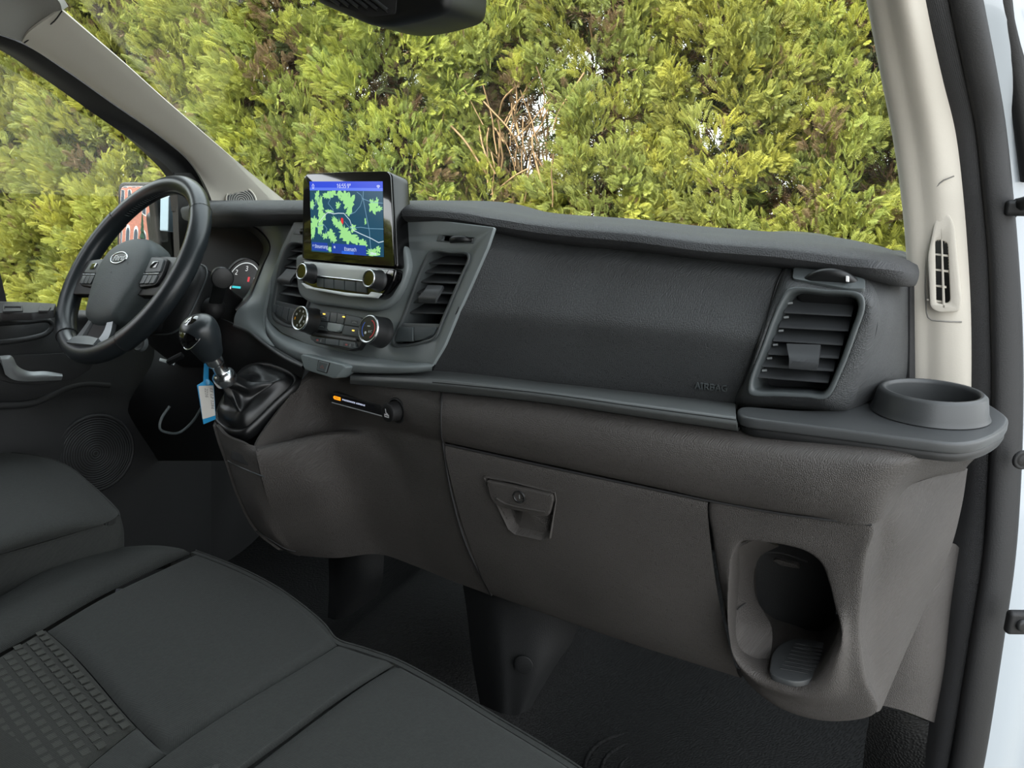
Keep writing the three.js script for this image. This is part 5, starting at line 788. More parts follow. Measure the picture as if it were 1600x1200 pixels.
{ // passenger airbag indicator and plug
  const n = [-0.2078, 0.0349, 0.9776];
  const d = thing('airbag_indicator', 'slim black indicator strip with amber lit passenger airbag symbol', 'indicator', [0.028, 0.6507, 0.0336]);
  part('housing', slab([[-0.0378, 0.6789, 0.0186], [-0.0312, 0.6821, 0.0199], [0.0834, 0.6855, 0.0441], [0.0889, 0.6809, 0.0455], [0.0871, 0.6681, 0.0455], [-0.0274, 0.6646, 0.0213], [-0.0369, 0.6678, 0.0192]], n, { h: 0.004, sink: 0.012, r: 0.003, bevel: 0.001 }), M.trimBlack, d);
  part('lower_edge', tube([[-0.0308, 0.6659, 0.0247], [0.033, 0.6677, 0.0382], [0.091, 0.6691, 0.0504]], 0.0011, { seg: 12, sides: 6 }), M.silver, d);
  const t = canvasTex(512, 80, (x, w, h) => { x.fillStyle = '#040405'; x.fillRect(0, 0, w, h); x.fillStyle = '#ff9a1c'; x.fillRect(14, 16, 84, 48); x.beginPath(); x.arc(24, 38, 22, 0, 7); x.fill(); x.strokeStyle = '#040405'; x.lineWidth = 5; x.beginPath(); x.arc(34, 40, 13, 0, 7); x.moveTo(56, 24); x.lineTo(56, 56); x.moveTo(68, 24); x.lineTo(86, 56); x.stroke(); x.fillStyle = '#b8c0d8'; x.font = 'bold 30px sans-serif'; x.fillText('PASSENGER AIRBAG', 118, 50, 290); });
  part('lit_text', print4([[-0.0267, 0.6799, 0.025], [0.0717, 0.6823, 0.0458], [0.0699, 0.6733, 0.0458], [-0.0273, 0.6707, 0.0252]], n, 0.0006), new THREE.MeshPhysicalMaterial({ color: '#000000', roughness: 0.15, emissive: '#ffffff', emissiveMap: t, emissiveIntensity: 0.9 }), d, 'lit text PASSENGER AIRBAG');
  const p = thing('power_socket_plug', 'round black power socket plug beside the indicator strip', 'plug', [0.1215, 0.666, 0.0529]);
  const c = [0.1179, 0.683, 0.0515];
  part('socket_ring', spin([[0.0185, -0.006], [0.0188, 0.003], [0.016, 0.005], [0.0145, 0.002]], c, n, 36), M.trimBlack, p);
  part('plug_body', spin([[0.0142, 0], [0.0142, 0.011], [0.0135, 0.012], [0.0135, 0.018], [0.0125, 0.0205], [0.0001, 0.0212]], c, n, 36), M.rubber, p);
  const f = frameOf(n), cap = add(c, n, 0.0214);
  const seatMark = canvasTex(64, 64, (x, w) => { x.fillStyle = '#101011'; x.fillRect(0, 0, w, w); x.strokeStyle = '#e2e2e2'; x.lineWidth = 6; x.beginPath(); x.moveTo(26, 12); x.lineTo(30, 32); x.lineTo(44, 36); x.stroke(); x.strokeRect(20, 40, 28, 10); });
  const gq = new THREE.CircleGeometry(0.0095, 28); gq.applyMatrix4(new THREE.Matrix4().makeBasis(f.u, f.v, f.n).setPosition(V(cap)));
  part('plug_mark', gq, mat('#ffffff', 0.5, { map: seatMark }), p);
}
// ---------------------------------------------------------------- driver side of the dashboard
{
  const q = [
    [[-0.5174, 0.9227, -0.14], [-0.3867, 0.9292, -0.12], [-0.2884, 0.9322, -0.105], [-0.1892, 0.9334, -0.085]],
    [[-0.4854, 0.9175, -0.14], [-0.3683, 0.9214, -0.125], [-0.277, 0.9226, -0.105], [-0.1958, 0.9198, -0.08]],
    [[-0.3283, 0.9123, -0.125], [-0.2924, 0.9083, -0.115], [-0.2553, 0.9039, -0.1], [-0.2015, 0.9001, -0.072]],
    [[-0.2736, 0.8841, -0.105], [-0.2585, 0.8841, -0.098], [-0.2405, 0.8834, -0.088], [-0.2048, 0.8846, -0.065]],
    [[-0.2678, 0.8531, -0.08], [-0.2483, 0.855, -0.072], [-0.2306, 0.8567, -0.064], [-0.2052, 0.8604, -0.05]],
    [[-0.2649, 0.8278, -0.06], [-0.2452, 0.8299, -0.052], [-0.2296, 0.8316, -0.046], [-0.2098, 0.834, -0.036]],
    [[-0.263, 0.8039, -0.04], [-0.2419, 0.8043, -0.032], [-0.2245, 0.8041, -0.027], [-0.2073, 0.804, -0.022]],
    [[-0.2761, 0.7814, -0.02], [-0.249, 0.7784, -0.012], [-0.2239, 0.7747, -0.008], [-0.2017, 0.7745, -0.008]],
    [[-0.2681, 0.7603, -0.005], [-0.2318, 0.7585, 0.003], [-0.2019, 0.7576, 0.006], [-0.1873, 0.7562, 0.002]],
    [[-0.2276, 0.7533, 0.002], [-0.196, 0.7461, 0.01], [-0.1691, 0.7411, 0.014], [-0.1552, 0.7384, 0.014]]];
  part('cluster_surround', loft(q, { nu: 24, nv: 5, thick: 0.005, flip: true }), M.centre, dash, 'grey surround of the instrument cluster');
  part('cluster_cowl', loft([
    [[-0.5513, 0.9148, -0.16], [-0.4816, 0.9188, -0.14], [-0.3518, 0.9207, -0.125], [-0.3149, 0.9118, -0.12], [-0.2722, 0.883, -0.105], [-0.268, 0.852, -0.08], [-0.263, 0.8039, -0.04], [-0.2761, 0.7814, -0.02]],
    [[-0.655, 0.8974, -0.24], [-0.6057, 0.9042, -0.24], [-0.4909, 0.9024, -0.24], [-0.4591, 0.8932, -0.24], [-0.4229, 0.8648, -0.23], [-0.4232, 0.8312, -0.21], [-0.4518, 0.7742, -0.2], [-0.4808, 0.7474, -0.19]]], { nu: 40, nv: 3, thick: 0.003 }), M.trimBlack, dash);
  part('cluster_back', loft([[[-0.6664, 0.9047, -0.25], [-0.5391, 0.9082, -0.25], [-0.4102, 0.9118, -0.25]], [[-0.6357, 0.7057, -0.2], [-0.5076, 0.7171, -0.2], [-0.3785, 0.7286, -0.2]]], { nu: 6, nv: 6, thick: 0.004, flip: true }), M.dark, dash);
  part('left_edge_trim', tube([[-0.2624, 0.7606, 0], [-0.2191, 0.7563, 0.008], [-0.1794, 0.7464, 0.02], [-0.1123, 0.7326, 0.04], [-0.0554, 0.7263, 0.055]], 0.003, { seg: 24, sides: 8 }), M.ledge, dash);
  part('knee_panel', loft([
    [[-0.6481, 0.6903, -0.12], [-0.4832, 0.7352, -0.06], [-0.3546, 0.7632, -0.03], [-0.2708, 0.7592, -0.01], [-0.1856, 0.7422, 0.012], [-0.0656, 0.7219, 0.045]],
    [[-0.6298, 0.642, -0.1], [-0.4794, 0.6818, -0.05], [-0.3508, 0.7076, -0.02], [-0.2737, 0.7188, -0.005], [-0.1965, 0.7128, 0.005], [-0.0978, 0.6961, 0.02]],
    [[-0.7698, 0.5057, -0.12], [-0.5602, 0.5477, -0.08], [-0.4186, 0.5741, -0.06], [-0.3529, 0.5866, -0.05], [-0.2851, 0.5968, -0.05], [-0.205, 0.6088, -0.05]],
    [[-0.8453, 0.3449, -0.2], [-0.6565, 0.3965, -0.15], [-0.5116, 0.4333, -0.12], [-0.4283, 0.4554, -0.1], [-0.3549, 0.4691, -0.1], [-0.2681, 0.4852, -0.1]]], { nu: 30, nv: 6, thick: 0.005, flip: true }), M.seatPlastic, dash);
  // gauge
  const gd = thing('instrument_gauge', 'dark instrument dial with white arc numerals and cyan needle', 'gauge', [-0.3785, 0.7531, -0.1222]);
  const gn = [0, 0.342, 0.9397];
  const t = canvasTex(256, 256, (x, w) => {
    x.fillStyle = '#020303'; x.fillRect(0, 0, w, w); x.strokeStyle = '#dfe6e6'; x.lineWidth = 5; x.beginPath(); x.arc(128, 128, 112, -3.0, 0.35); x.stroke(); x.beginPath(); x.arc(128, 128, 112, 1.5, 2.7); x.lineWidth = 3; x.stroke();
    x.fillStyle = '#f0f4f4'; x.font = '34px sans-serif'; x.textAlign = 'center'; x.fillText('2', 66, 78); x.fillText('3', 132, 56); x.fillText('4', 200, 96); x.fillText('1', 44, 140); x.font = '24px sans-serif'; x.fillText('00', 66, 192);
    x.fillStyle = '#d82838'; x.fillRect(150, 84, 14, 24); x.fillRect(100, 196, 22, 16); x.fillStyle = '#3fd0d8'; x.save(); x.translate(128, 140); x.fillRect(-74, -6, 60, 11); x.restore(); x.fillStyle = '#d8e0e0'; x.fillRect(40, 140, 8, 44);
    x.fillStyle = '#0a0c0c'; x.beginPath(); x.arc(140, 140, 26, 0, 7); x.fill(); });
  part('dial_rim', spin([[0.052, -0.004], [0.054, 0.003], [0.05, 0.002]], [-0.3924, 0.8032, -0.1404], gn, 40), M.trimBlack, gd);
  { const f = frameOf(gn), g = new THREE.CircleGeometry(0.05, 40); g.applyMatrix4(new THREE.Matrix4().makeBasis(f.u, f.v, f.n).setPosition(V([-0.3913, 0.8034, -0.1394]))); part('dial_face', g, new THREE.MeshPhysicalMaterial({ color: '#000000', roughness: 0.3, emissive: '#ffffff', emissiveMap: t, emissiveIntensity: 0.6 }), gd); }
}
// ---------------------------------------------------------------- steering wheel
{
  const n = V([-0.1261, 0.592, 0.796]).normalize(), u = V([1, 0, 0]).addScaledVector(n, -n.x).normalize(), v = n.clone().cross(u), c = V([-0.4316, 0.8501, 0.0489]);
  const W0 = new THREE.Vector3(-0.455, 0.853, 0.043);
  const at = (a, b, h = 0) => W0.clone().addScaledVector(u, a).addScaledVector(v, b).addScaledVector(n, h).toArray();
  const s = thing('steering_wheel', 'black leather three-spoke steering wheel with round hub', 'steering wheel', W0.toArray());
  const R = 0.168;
  const arc = (a0, a1, rr2, m, name) => { const pts = []; for (let i = 0; i <= 14; i++) { const a = lerp(a0, a1, i / 14); pts.push(at(Math.cos(a) * R, Math.sin(a) * R)); } part(name, tube(pts, rr2, { seg: 40, sides: 16 }), m, s); };
  const D = Math.PI / 180;
  arc(38 * D, 142 * D, 0.0165, M.wheelLeather, 'rim_grip'); arc(142 * D, 236 * D, 0.0178, M.wheelLeather, 'rim_grip'); arc(236 * D, 304 * D, 0.0165, M.wheelLeather, 'rim_grip'); arc(-56 * D, 38 * D, 0.0178, M.wheelLeather, 'rim_grip');
  for (const a of [38, 142, 236, 304]) { const p = []; const q = at(Math.cos(a * D) * R, Math.sin(a * D) * R), tdir = u.clone().multiplyScalar(-Math.sin(a * D)).addScaledVector(v, Math.cos(a * D)).toArray(); part('rim_seam', spin([[0.015, -0.0008], [0.0182, 0], [0.015, 0.0008]], q, tdir, 20), M.dark, s); }
  // stitching on the inner side of the rim
  for (const [a0, a1] of [[45, 135], [150, 228]]) { const g = []; for (let a = a0; a < a1; a += 2.2) { const p = at(Math.cos(a * D) * (R - 0.0168), Math.sin(a * D) * (R - 0.0168), -0.003), q = at(Math.cos((a + 1.2) * D) * (R - 0.0168), Math.sin((a + 1.2) * D) * (R - 0.0168), 0.004); g.push(tube([p, q], 0.0006, { seg: 1, sides: 4 })); } const st = part('stitching', g, M.hub, s); st.userData.kind = 'stuff'; }
  const ah = (a, b, h) => at(a, b - 0.02, h);
  // side spokes and lower spoke
  const spoke = (x0, x1, ya, yb, yc, yd, h0, h1, m, name) => part(name, loft([[ah(x0, ya, h0 - 0.012), ah(x0, ya, h0), ah(x0, yb, h0), ah(x0, yb, h0 - 0.012)], [ah(lerp(x0, x1, 0.5), lerp(ya, yc, 0.5), h1 - 0.014), ah(lerp(x0, x1, 0.5), lerp(ya, yc, 0.5), h1), ah(lerp(x0, x1, 0.5), lerp(yb, yd, 0.5), h1), ah(lerp(x0, x1, 0.5), lerp(yb, yd, 0.5), h1 - 0.014)], [ah(x1, yc, -0.008), ah(x1, yc, 0.006), ah(x1, yd, 0.006), ah(x1, yd, -0.008)]], { nu: 9, nv: 5, linU: true, thick: 0 }), m, s);
  spoke(-0.05, -0.158, -0.035, 0.04, -0.038, 0.03, 0.0, 0.004, M.trimBlack, 'spoke'); spoke(0.05, 0.158, 0.04, -0.035, 0.03, -0.038, 0.0, 0.004, M.trimBlack, 'spoke');
  // key pads on the spokes
  for (const k of [-1, 1]) {
    const pad = sub('key_pad', s, 'grey key pad on the spoke');
    part('pad', slab([ah(k * 0.07, 0.034, 0.006), ah(k * 0.122, 0.028, 0.006), ah(k * 0.13, 0.0, 0.006), ah(k * 0.124, -0.022, 0.006), ah(k * 0.078, -0.026, 0.006)], n.toArray(), { h: 0.004, sink: 0.008, r: 0.006, bevel: 0.0015 }), M.trimBlack, pad);
    part('key', slab([ah(k * 0.076, 0.03, 0.01), ah(k * 0.118, 0.025, 0.01), ah(k * 0.125, 0.001, 0.01), ah(k * 0.08, 0.0, 0.01)], n.toArray(), { h: 0.003, r: 0.004, bevel: 0.001 }), M.frame, pad);
    part('key_rocker', slab([ah(k * 0.09, 0.02, 0.013), ah(k * 0.108, 0.02, 0.013), ah(k * 0.108, 0.008, 0.013), ah(k * 0.09, 0.008, 0.013)], n.toArray(), { h: 0.0012, r: 0.002, bevel: 0.0004 }), M.gloss, pad);
    part('chrome_line', tube([ah(k * 0.08, -0.0025, 0.0125), ah(k * 0.124, -0.002, 0.0125)], 0.001, { seg: 4, sides: 6 }), M.chrome, pad);
    for (let i = 0; i < 3; i++) part('key', slab([ah(k * (0.08 + i * 0.0145), -0.005, 0.01), ah(k * (0.0935 + i * 0.0145), -0.005, 0.01), ah(k * (0.092 + i * 0.0145), -0.02, 0.01), ah(k * (0.081 + i * 0.0142), -0.021, 0.01)], n.toArray(), { h: 0.003, r: 0.001, bevel: 0.0007 }), M.frame, pad);
  }
  // lower spoke with two bright rails
  const low = sub('lower_spoke', s, 'silver lower spoke with opening');
  for (const k of [-1, 1]) part('rail', loft([[at(k * 0.026, -0.06, 0.006), at(k * 0.036, -0.06, 0.006)], [at(k * 0.024, -0.1, 0.006), at(k * 0.038, -0.1, 0.005)], [at(k * 0.03, -0.13, 0.006), at(k * 0.05, -0.13, 0.004)], [at(k * 0.024, -0.158, 0.01), at(k * 0.056, -0.158, 0.008)]], { nu: 4, nv: 5, thick: 0.008, flip: k > 0 }), M.spokeMetal, low);
  part('rail_foot', loft([[at(-0.04, -0.146, 0.006), at(0, -0.143, 0.006), at(0.04, -0.146, 0.006)], [at(-0.045, -0.16, 0.011), at(0, -0.16, 0.0115), at(0.045, -0.16, 0.011)]], { nu: 10, nv: 4, thick: 0.008 }), M.spokeMetal, low);
  part('spoke_opening', slab([at(-0.022, -0.07, 0.0), at(0.022, -0.07, 0.0), at(0.026, -0.142, 0.0), at(-0.026, -0.142, 0.0)], n.toArray(), { h: 0.002, r: 0.006 }), M.dark, low);
  // hub cover: rounded shield
  const H = [];
  const outline = [[0, 0.066], [0.04, 0.06], [0.068, 0.042], [0.074, 0.01], [0.066, -0.025], [0.052, -0.062], [0.044, -0.078], [0.02, -0.086], [0, -0.088], [-0.02, -0.086], [-0.044, -0.078], [-0.052, -0.062], [-0.066, -0.025], [-0.074, 0.01], [-0.068, 0.042], [-0.04, 0.06]];
  const ring = (k, h) => outline.map(([a, b]) => ah(a * k * 1.08, b * k * 1.08 - 0.006 * (1 - k), h - 0.012 * Math.max(0, -b * k - 0.02) * 4));
  part('hub_cover', loft([ring(1.0, -0.02), ring(1.02, -0.004), ring(0.99, 0.008), ring(0.9, 0.0165), ring(0.6, 0.0225), ring(0.3, 0.0245), ring(0.02, 0.025)], { nu: 48, nv: 4, closedU: true, flip: true }), M.hub, s);
  const ev = n.toArray(), eg = sub('hub_emblem', s, 'oval chrome badge on the hub');
  const ovalRing = (a, b, h) => { const p = []; for (let i = 0; i < 24; i++) { const t = i / 24 * Math.PI * 2; p.push(ah(Math.cos(t) * a, 0.022 + Math.sin(t) * b, h)); } return p; };
  part('badge_rim', loft([ovalRing(0.0265, 0.0125, 0.0215), ovalRing(0.026, 0.012, 0.0262), ovalRing(0.0235, 0.0098, 0.0262), ovalRing(0.023, 0.0094, 0.025)], { nu: 48, nv: 2, closedU: true, lin: true }), M.chrome, eg);
  const et = canvasTex(256, 112, (x, w, h) => { x.fillStyle = '#14181c'; x.fillRect(0, 0, w, h); x.fillStyle = '#e4e8ea'; x.font = 'italic bold 84px serif'; x.textAlign = 'center'; x.fillText('Ford', w / 2, 84); });
  const eo = ovalRing(0.0232, 0.0096, 0.0252), e2 = new THREE.BufferGeometry(), pos = [...ah(0, 0.022, 0.0256)], uv = [0.5, 0.5], id = [];
  eo.forEach((p, i) => { pos.push(...p); const t = i / 24 * Math.PI * 2; uv.push(0.5 + Math.cos(t) * 0.5, 0.5 + Math.sin(t) * 0.5); id.push(0, i + 1, (i + 1) % 24 + 1); });
  e2.setAttribute('position', new THREE.Float32BufferAttribute(pos, 3)); e2.setAttribute('uv', new THREE.Float32BufferAttribute(uv, 2)); e2.setIndex(id); e2.computeVertexNormals();
  part('badge_face', e2, mat('#ffffff', 0.25, { map: et }), eg);
  const font = await new FontLoader().loadAsync('fonts/droid/droid_sans_bold.typeface.json');
  const tg = new TextGeometry('AIRBAG', { font, size: 0.006, depth: 0.001, curveSegments: 2 }); tg.computeBoundingBox(); tg.translate(-tg.boundingBox.max.x / 2, 0, 0);
  tg.applyMatrix4(new THREE.Matrix4().makeBasis(u, v, n).setPosition(V(ah(0, -0.064, 0.0125))));
  part('raised_lettering', uvMetres(tg), M.hub, s);
  part('horn_mark', [tube([ah(0.028, 0.013, 0.0235), ah(0.036, 0.014, 0.0235), ah(0.036, 0.009, 0.0235)], 0.0006, { seg: 8, sides: 4 }), tube([ah(0.030, 0.006, 0.0235), ah(0.042, 0.007, 0.0225)], 0.0006, { seg: 4, sides: 4 })], M.trimBlack, s);
  part('hub_back', loft([ring(0.95, -0.02), ring(0.8, -0.05), ring(0.7, -0.08)], { nu: 40, nv: 3, closedU: true }), M.trimBlack, s);
  // column shroud and stalks
  const col = thing('steering_column', 'dark steering column shroud with wiper stalk behind the wheel', 'steering column', at(0, 0, -0.1));
  const shr = (h, a, b, oy = 0) => { const p = []; for (let i = 0; i < 20; i++) { const t = i / 20 * Math.PI * 2, k = 4; const cx = Math.sign(Math.cos(t)) * Math.pow(Math.abs(Math.cos(t)), 2 / k), cy = Math.sign(Math.sin(t)) * Math.pow(Math.abs(Math.sin(t)), 2 / k); p.push(at(cx * a, cy * b + oy, h)); } return p; };
  part('shroud', loft([shr(-0.075, 0.02, 0.02), shr(-0.075, 0.075, 0.062, -0.01), shr(-0.085, 0.085, 0.07, -0.014), shr(-0.16, 0.09, 0.075, -0.03), shr(-0.28, 0.08, 0.07, -0.03)], { nu: 60, nv: 3, closedU: true }), M.seatPlastic, col);
  part('shroud_edge', tube([...shr(-0.086, 0.0865, 0.0715, -0.014)], 0.0016, { seg: 80, sides: 6, closed: true }), M.frame, col);
  const stalk = sub('wiper_stalk', col, 'black wiper stalk with ribbed end');
  const P0 = [-0.33, 0.7819, -0.0172], P1 = [-0.3, 0.815, -0.0094], P2 = [-0.285, 0.8415, -0.0025], P3 = [-0.275, 0.8432, -0.0127];
  part('stalk_boot', ball(P0, 0.02), M.rubber, stalk);
  part('stalk_arm', loft([0, 1, 2, 3].map((i) => { const c2 = mix(mix(P0, P1, Math.min(1, i / 1.5)), P2, i / 3), p = []; for (let k = 0; k < 12; k++) { const a = k / 12 * 6.283; p.push(add(c2, [Math.cos(a) * 0.009, 0.004 * Math.sin(a), Math.sin(a) * 0.012])); } return p; }), { nu: 24, nv: 4, closedU: true }), M.trimBlack, stalk);
  const ax = V(P3).sub(V(P2)).normalize().toArray();
  part('stalk_end', spin([[0.0001, -0.014], [0.012, -0.013], [0.0155, -0.008], [0.0158, 0.004], [0.0175, 0.006], [0.0182, 0.016], [0.016, 0.019], [0.0001, 0.0195]], P2, [0.8, -0.05, 0.55], 28), M.trimBlack, stalk);
  // lock cylinder ring and key
  const kc = [-0.38, 0.7348, 0.0932];
  part('ignition_ring', spin([[0.0001, 0.006], [0.007, 0.006], [0.009, 0.004], [0.011, 0.008], [0.013, 0.006], [0.014, 0]], kc, [0.2, 0.35, 0.9], 24), M.frame, col);
  const ky = thing('ignition_key', 'dark ignition key with bright edge below the steering column', 'key', [-0.33, 0.7043, 0.0814]);
  part('key_blade', tube([[-0.35, 0.7091, 0.0839], [-0.33, 0.7026, 0.073]], 0.003, { seg: 2, sides: 8 }), M.satin, ky);
  part('key_head', slab([[-0.325, 0.7106, 0.0879], [-0.325, 0.699, 0.0421], [-0.325, 0.6897, 0.0407], [-0.325, 0.7017, 0.0867]], [0.4, 0.6, 0.7], { h: 0.006, sink: 0.006, r: 0.003 }), M.trimBlack, ky);
  const cable = single('grey_cable_loop', tube([[-0.32, 0.6362, 0.098], [-0.32, 0.6191, 0.116], [-0.32, 0.6038, 0.1204], [-0.32, 0.5934, 0.1074], [-0.32, 0.5871, 0.0859], [-0.32, 0.5976, 0.0591], [-0.32, 0.6134, 0.0414], [-0.32, 0.6248, 0.032]], 0.0022, { seg: 40, sides: 8 }), M.button, 'thin grey cable loop hanging in the driver footwell', 'cable');
}
// ---------------------------------------------------------------- gear lever
{
  const bn = [0, 0.8211, 0.5708];
  const g = thing('gear_lever', 'gear lever with black knob, metal collar and leather boot', 'gear lever', [-0.1568, 0.6612, 0.061]);
  const rim = [[-0.2034, 0.6317, 0.1035], [-0.1785, 0.6241, 0.1144], [-0.1474, 0.6205, 0.1197], [-0.1239, 0.6233, 0.1157], [-0.1164, 0.6313, 0.1041], [-0.105, 0.6591, 0.0641], [-0.0947, 0.687, 0.024], [-0.1082, 0.6951, 0.0123], [-0.1577, 0.7026, 0.0015], [-0.1991, 0.703, 0.0009], [-0.2275, 0.6937, 0.0143], [-0.2252, 0.666, 0.0542]];
  const rimc = rim.reduce((s, p) => add(s, p, 1 / rim.length), [0, 0, 0]);
  part('boot_frame', loft([rim.map((p) => add(p, bn, -0.01)), rim.map((p) => add(p, bn, 0.004)), rim.map((p) => add(mix(p, rimc, 0.08), bn, 0.009)), rim.map((p) => add(mix(p, rimc, 0.17), bn, 0.004)), rim.map((p) => add(mix(p, rimc, 0.2), bn, -0.006))], { nu: 60, nv: 4, closedU: true }), M.leather, g);
  const top = [-0.152, 0.714, 0.1214], knobLow = [-0.152, 0.749, 0.1393], axis = V(knobLow).sub(V(top)).normalize();
  // soft leather boot: rings from the frame to the collar, with folds
  const rings = [];
  const prof = [[0.0, 0.93, -0.004], [0.08, 0.84, 0.012], [0.2, 0.72, 0.014], [0.34, 0.62, 0.006], [0.5, 0.5, 0.004], [0.68, 0.4, 0], [0.86, 0.26, 0], [1, 0.2, 0]];
  const fA = frameOf(axis.toArray());
  for (const [t, k, up] of prof) {
    rings.push(rim.map((p, i) => {
      const base = add(mix(rimc, p, k), bn, up), a = i / rim.length * 6.283;
      const d = V(p).sub(V(rimc)), ang = Math.atan2(d.dot(fA.v), d.dot(fA.u));
      const tip = V(top).addScaledVector(fA.u, Math.cos(ang) * 0.014).addScaledVector(fA.v, Math.sin(ang) * 0.014).toArray();
      const fold = Math.sin(a * 4 + t * 5) * 0.006 * Math.sin(Math.PI * Math.min(1, t * 1.05)) + Math.sin(a * 7 + 1 - t * 8) * 0.003 * Math.sin(Math.PI * t);
      const q = mix(base, tip, Math.pow(t, 1.15));
      return add(q, V(q).sub(V(mix(rimc, top, t))).normalize().toArray(), fold);
    }));
  }
  part('leather_boot', loft(rings, { nu: 84, nv: 5, closedU: true }), M.leather, g, 'folded black leather boot');
  const L = V(top).distanceTo(V(knobLow));
  part('collar', spin([[0.0145, -0.012], [0.0165, -0.01], [0.017, -0.002], [0.0165, 0.004], [0.0125, 0.008], [0.0095, 0.01], [0.0092, 0.022], [0.0115, 0.024], [0.0125, 0.028], [0.0125, L + 0.006]], top, axis.toArray(), 32), M.chrome, g, 'polished metal collar');
  // knob: rounded block widened at the top
  const kc = add(knobLow, axis.toArray(), 0.0), ks = [];
  const ku = V([1, 0, 0]).addScaledVector(axis, -axis.x).normalize(), kv = axis.clone().cross(ku).normalize();
  for (const [h, a, b, o] of [[-0.004, 0.011, 0.011, 0], [0.0, 0.017, 0.016, 0], [0.012, 0.021, 0.020, 0.001], [0.03, 0.0265, 0.025, 0.003], [0.045, 0.0275, 0.026, 0.004], [0.056, 0.024, 0.023, 0.004], [0.062, 0.016, 0.015, 0.004], [0.0645, 0.0005, 0.0005, 0.004]]) {
    const r = []; for (let i = 0; i < 16; i++) { const t = i / 16 * 6.28318; r.push(V(kc).addScaledVector(axis, h).addScaledVector(ku, Math.cos(t) * a).addScaledVector(kv, Math.sin(t) * b + o).toArray()); } ks.push(r);
  }
  part('knob', loft(ks, { nu: 48, nv: 5, closedU: true }), M.wheelLeather, g, 'rounded black shift knob');
  // glossy insert on the driver-facing top with shift pattern
  const kn = V([-0.22, 0.55, 0.8]).normalize();
  const kf = frameOf(kn.toArray()), capC = V(kc).addScaledVector(axis, 0.034).addScaledVector(kv, 0.003);
  const capRing = (r, h) => { const p = []; for (let i = 0; i < 20; i++) { const t = i / 20 * 6.28318; p.push(capC.clone().addScaledVector(kf.u, Math.cos(t) * r).addScaledVector(kf.v, Math.sin(t) * r * 1.12).addScaledVector(kf.n, h).toArray()); } return p; };
  part('knob_insert', loft([capRing(0.0235, 0.013), capRing(0.0215, 0.0195), capRing(0.017, 0.0255), capRing(0.011, 0.0288), capRing(0.0005, 0.0305)], { nu: 40, nv: 4, closedU: true }), M.gloss, g);
  part('insert_ring', tube(capRing(0.0242, 0.0125), 0.0009, { seg: 60, sides: 6, closed: true }), M.chrome, g);
  const st = canvasTex(128, 128, (x, w) => { x.fillStyle = '#050506'; x.fillRect(0, 0, w, w); x.strokeStyle = '#eceff0'; x.lineWidth = 5; x.beginPath(); for (const X of [34, 64, 94]) { x.moveTo(X, 40); x.lineTo(X, 92); } x.moveTo(34, 66); x.lineTo(94, 66); x.stroke(); x.fillStyle = '#eceff0'; x.font = 'bold 24px sans-serif'; x.textAlign = 'center'; x.fillText('1', 34, 34); x.fillText('3', 64, 34); x.fillText('5', 94, 34); x.fillText('2', 34, 116); x.fillText('4', 64, 116); x.fillText('6', 94, 116); x.fillText('R', 14, 36); });
  const gg = new THREE.SphereGeometry(0.03, 16, 10, 0, Math.PI * 2, 0, 0.42); { const p = gg.attributes.position, uv2 = gg.attributes.uv; for (let i = 0; i < p.count; i++) uv2.setXY(i, 0.5 + p.getX(i) / 0.026, 0.5 - p.getZ(i) / 0.026); gg.translate(0, -0.03, 0); gg.applyMatrix4(new THREE.Matrix4().makeBasis(kf.u, kf.n, kf.u.clone().cross(kf.n)).setPosition(capC.clone().addScaledVector(kf.n, 0.0312))); }
  part('shift_pattern', gg, mat('#ffffff', 0.1, { map: st, clearcoat: 1 }), g, 'white shift pattern');
}
{ // paper tag hanging from the lever
  const n = [1, 0, 0];
  const t = thing('hanging_tag', 'blue and white hand-written tag hanging from the gear lever', 'tag', [-0.18, 0.6395, 0.1365]);
  part('tag_body', slab([[-0.18, 0.7027, 0.1483], [-0.18, 0.7059, 0.1364], [-0.18, 0.7326, 0.1319], [-0.18, 0.7309, 0.124], [-0.18, 0.7077, 0.1269], [-0.18, 0.6978, 0.1187], [-0.18, 0.6426, 0.1218], [-0.18, 0.6408, 0.1446]], n, { h: 0.0004, sink: 0.0008, r: 0.001, bevel: 0.0002 }), M.blueTag, t);
  const w = canvasTex(128, 256, (x, a, b) => { x.fillStyle = '#b9b6b0'; x.fillRect(0, 0, a, b); x.strokeStyle = '#22252b'; x.lineWidth = 4; x.save(); x.translate(118, 20); x.rotate(Math.PI / 2); x.fillStyle = '#22252b'; x.font = 'italic 34px serif'; x.fillText('EF LP 1284', 0, 20, 210); x.fillText('2216', 0, 66); x.restore(); });
  part('paper', print4([[-0.18, 0.7014, 0.1467], [-0.18, 0.6961, 0.1201], [-0.18, 0.6489, 0.1223], [-0.18, 0.6492, 0.1458]], n, 0.0008), mat('#ffffff', 0.8, { map: w }), t);
  part('stud', ball([-0.178, 0.704, 0.1313], 0.0045, 1, 1, 0.5), mat('#7db9e0', 0.4), t);
}
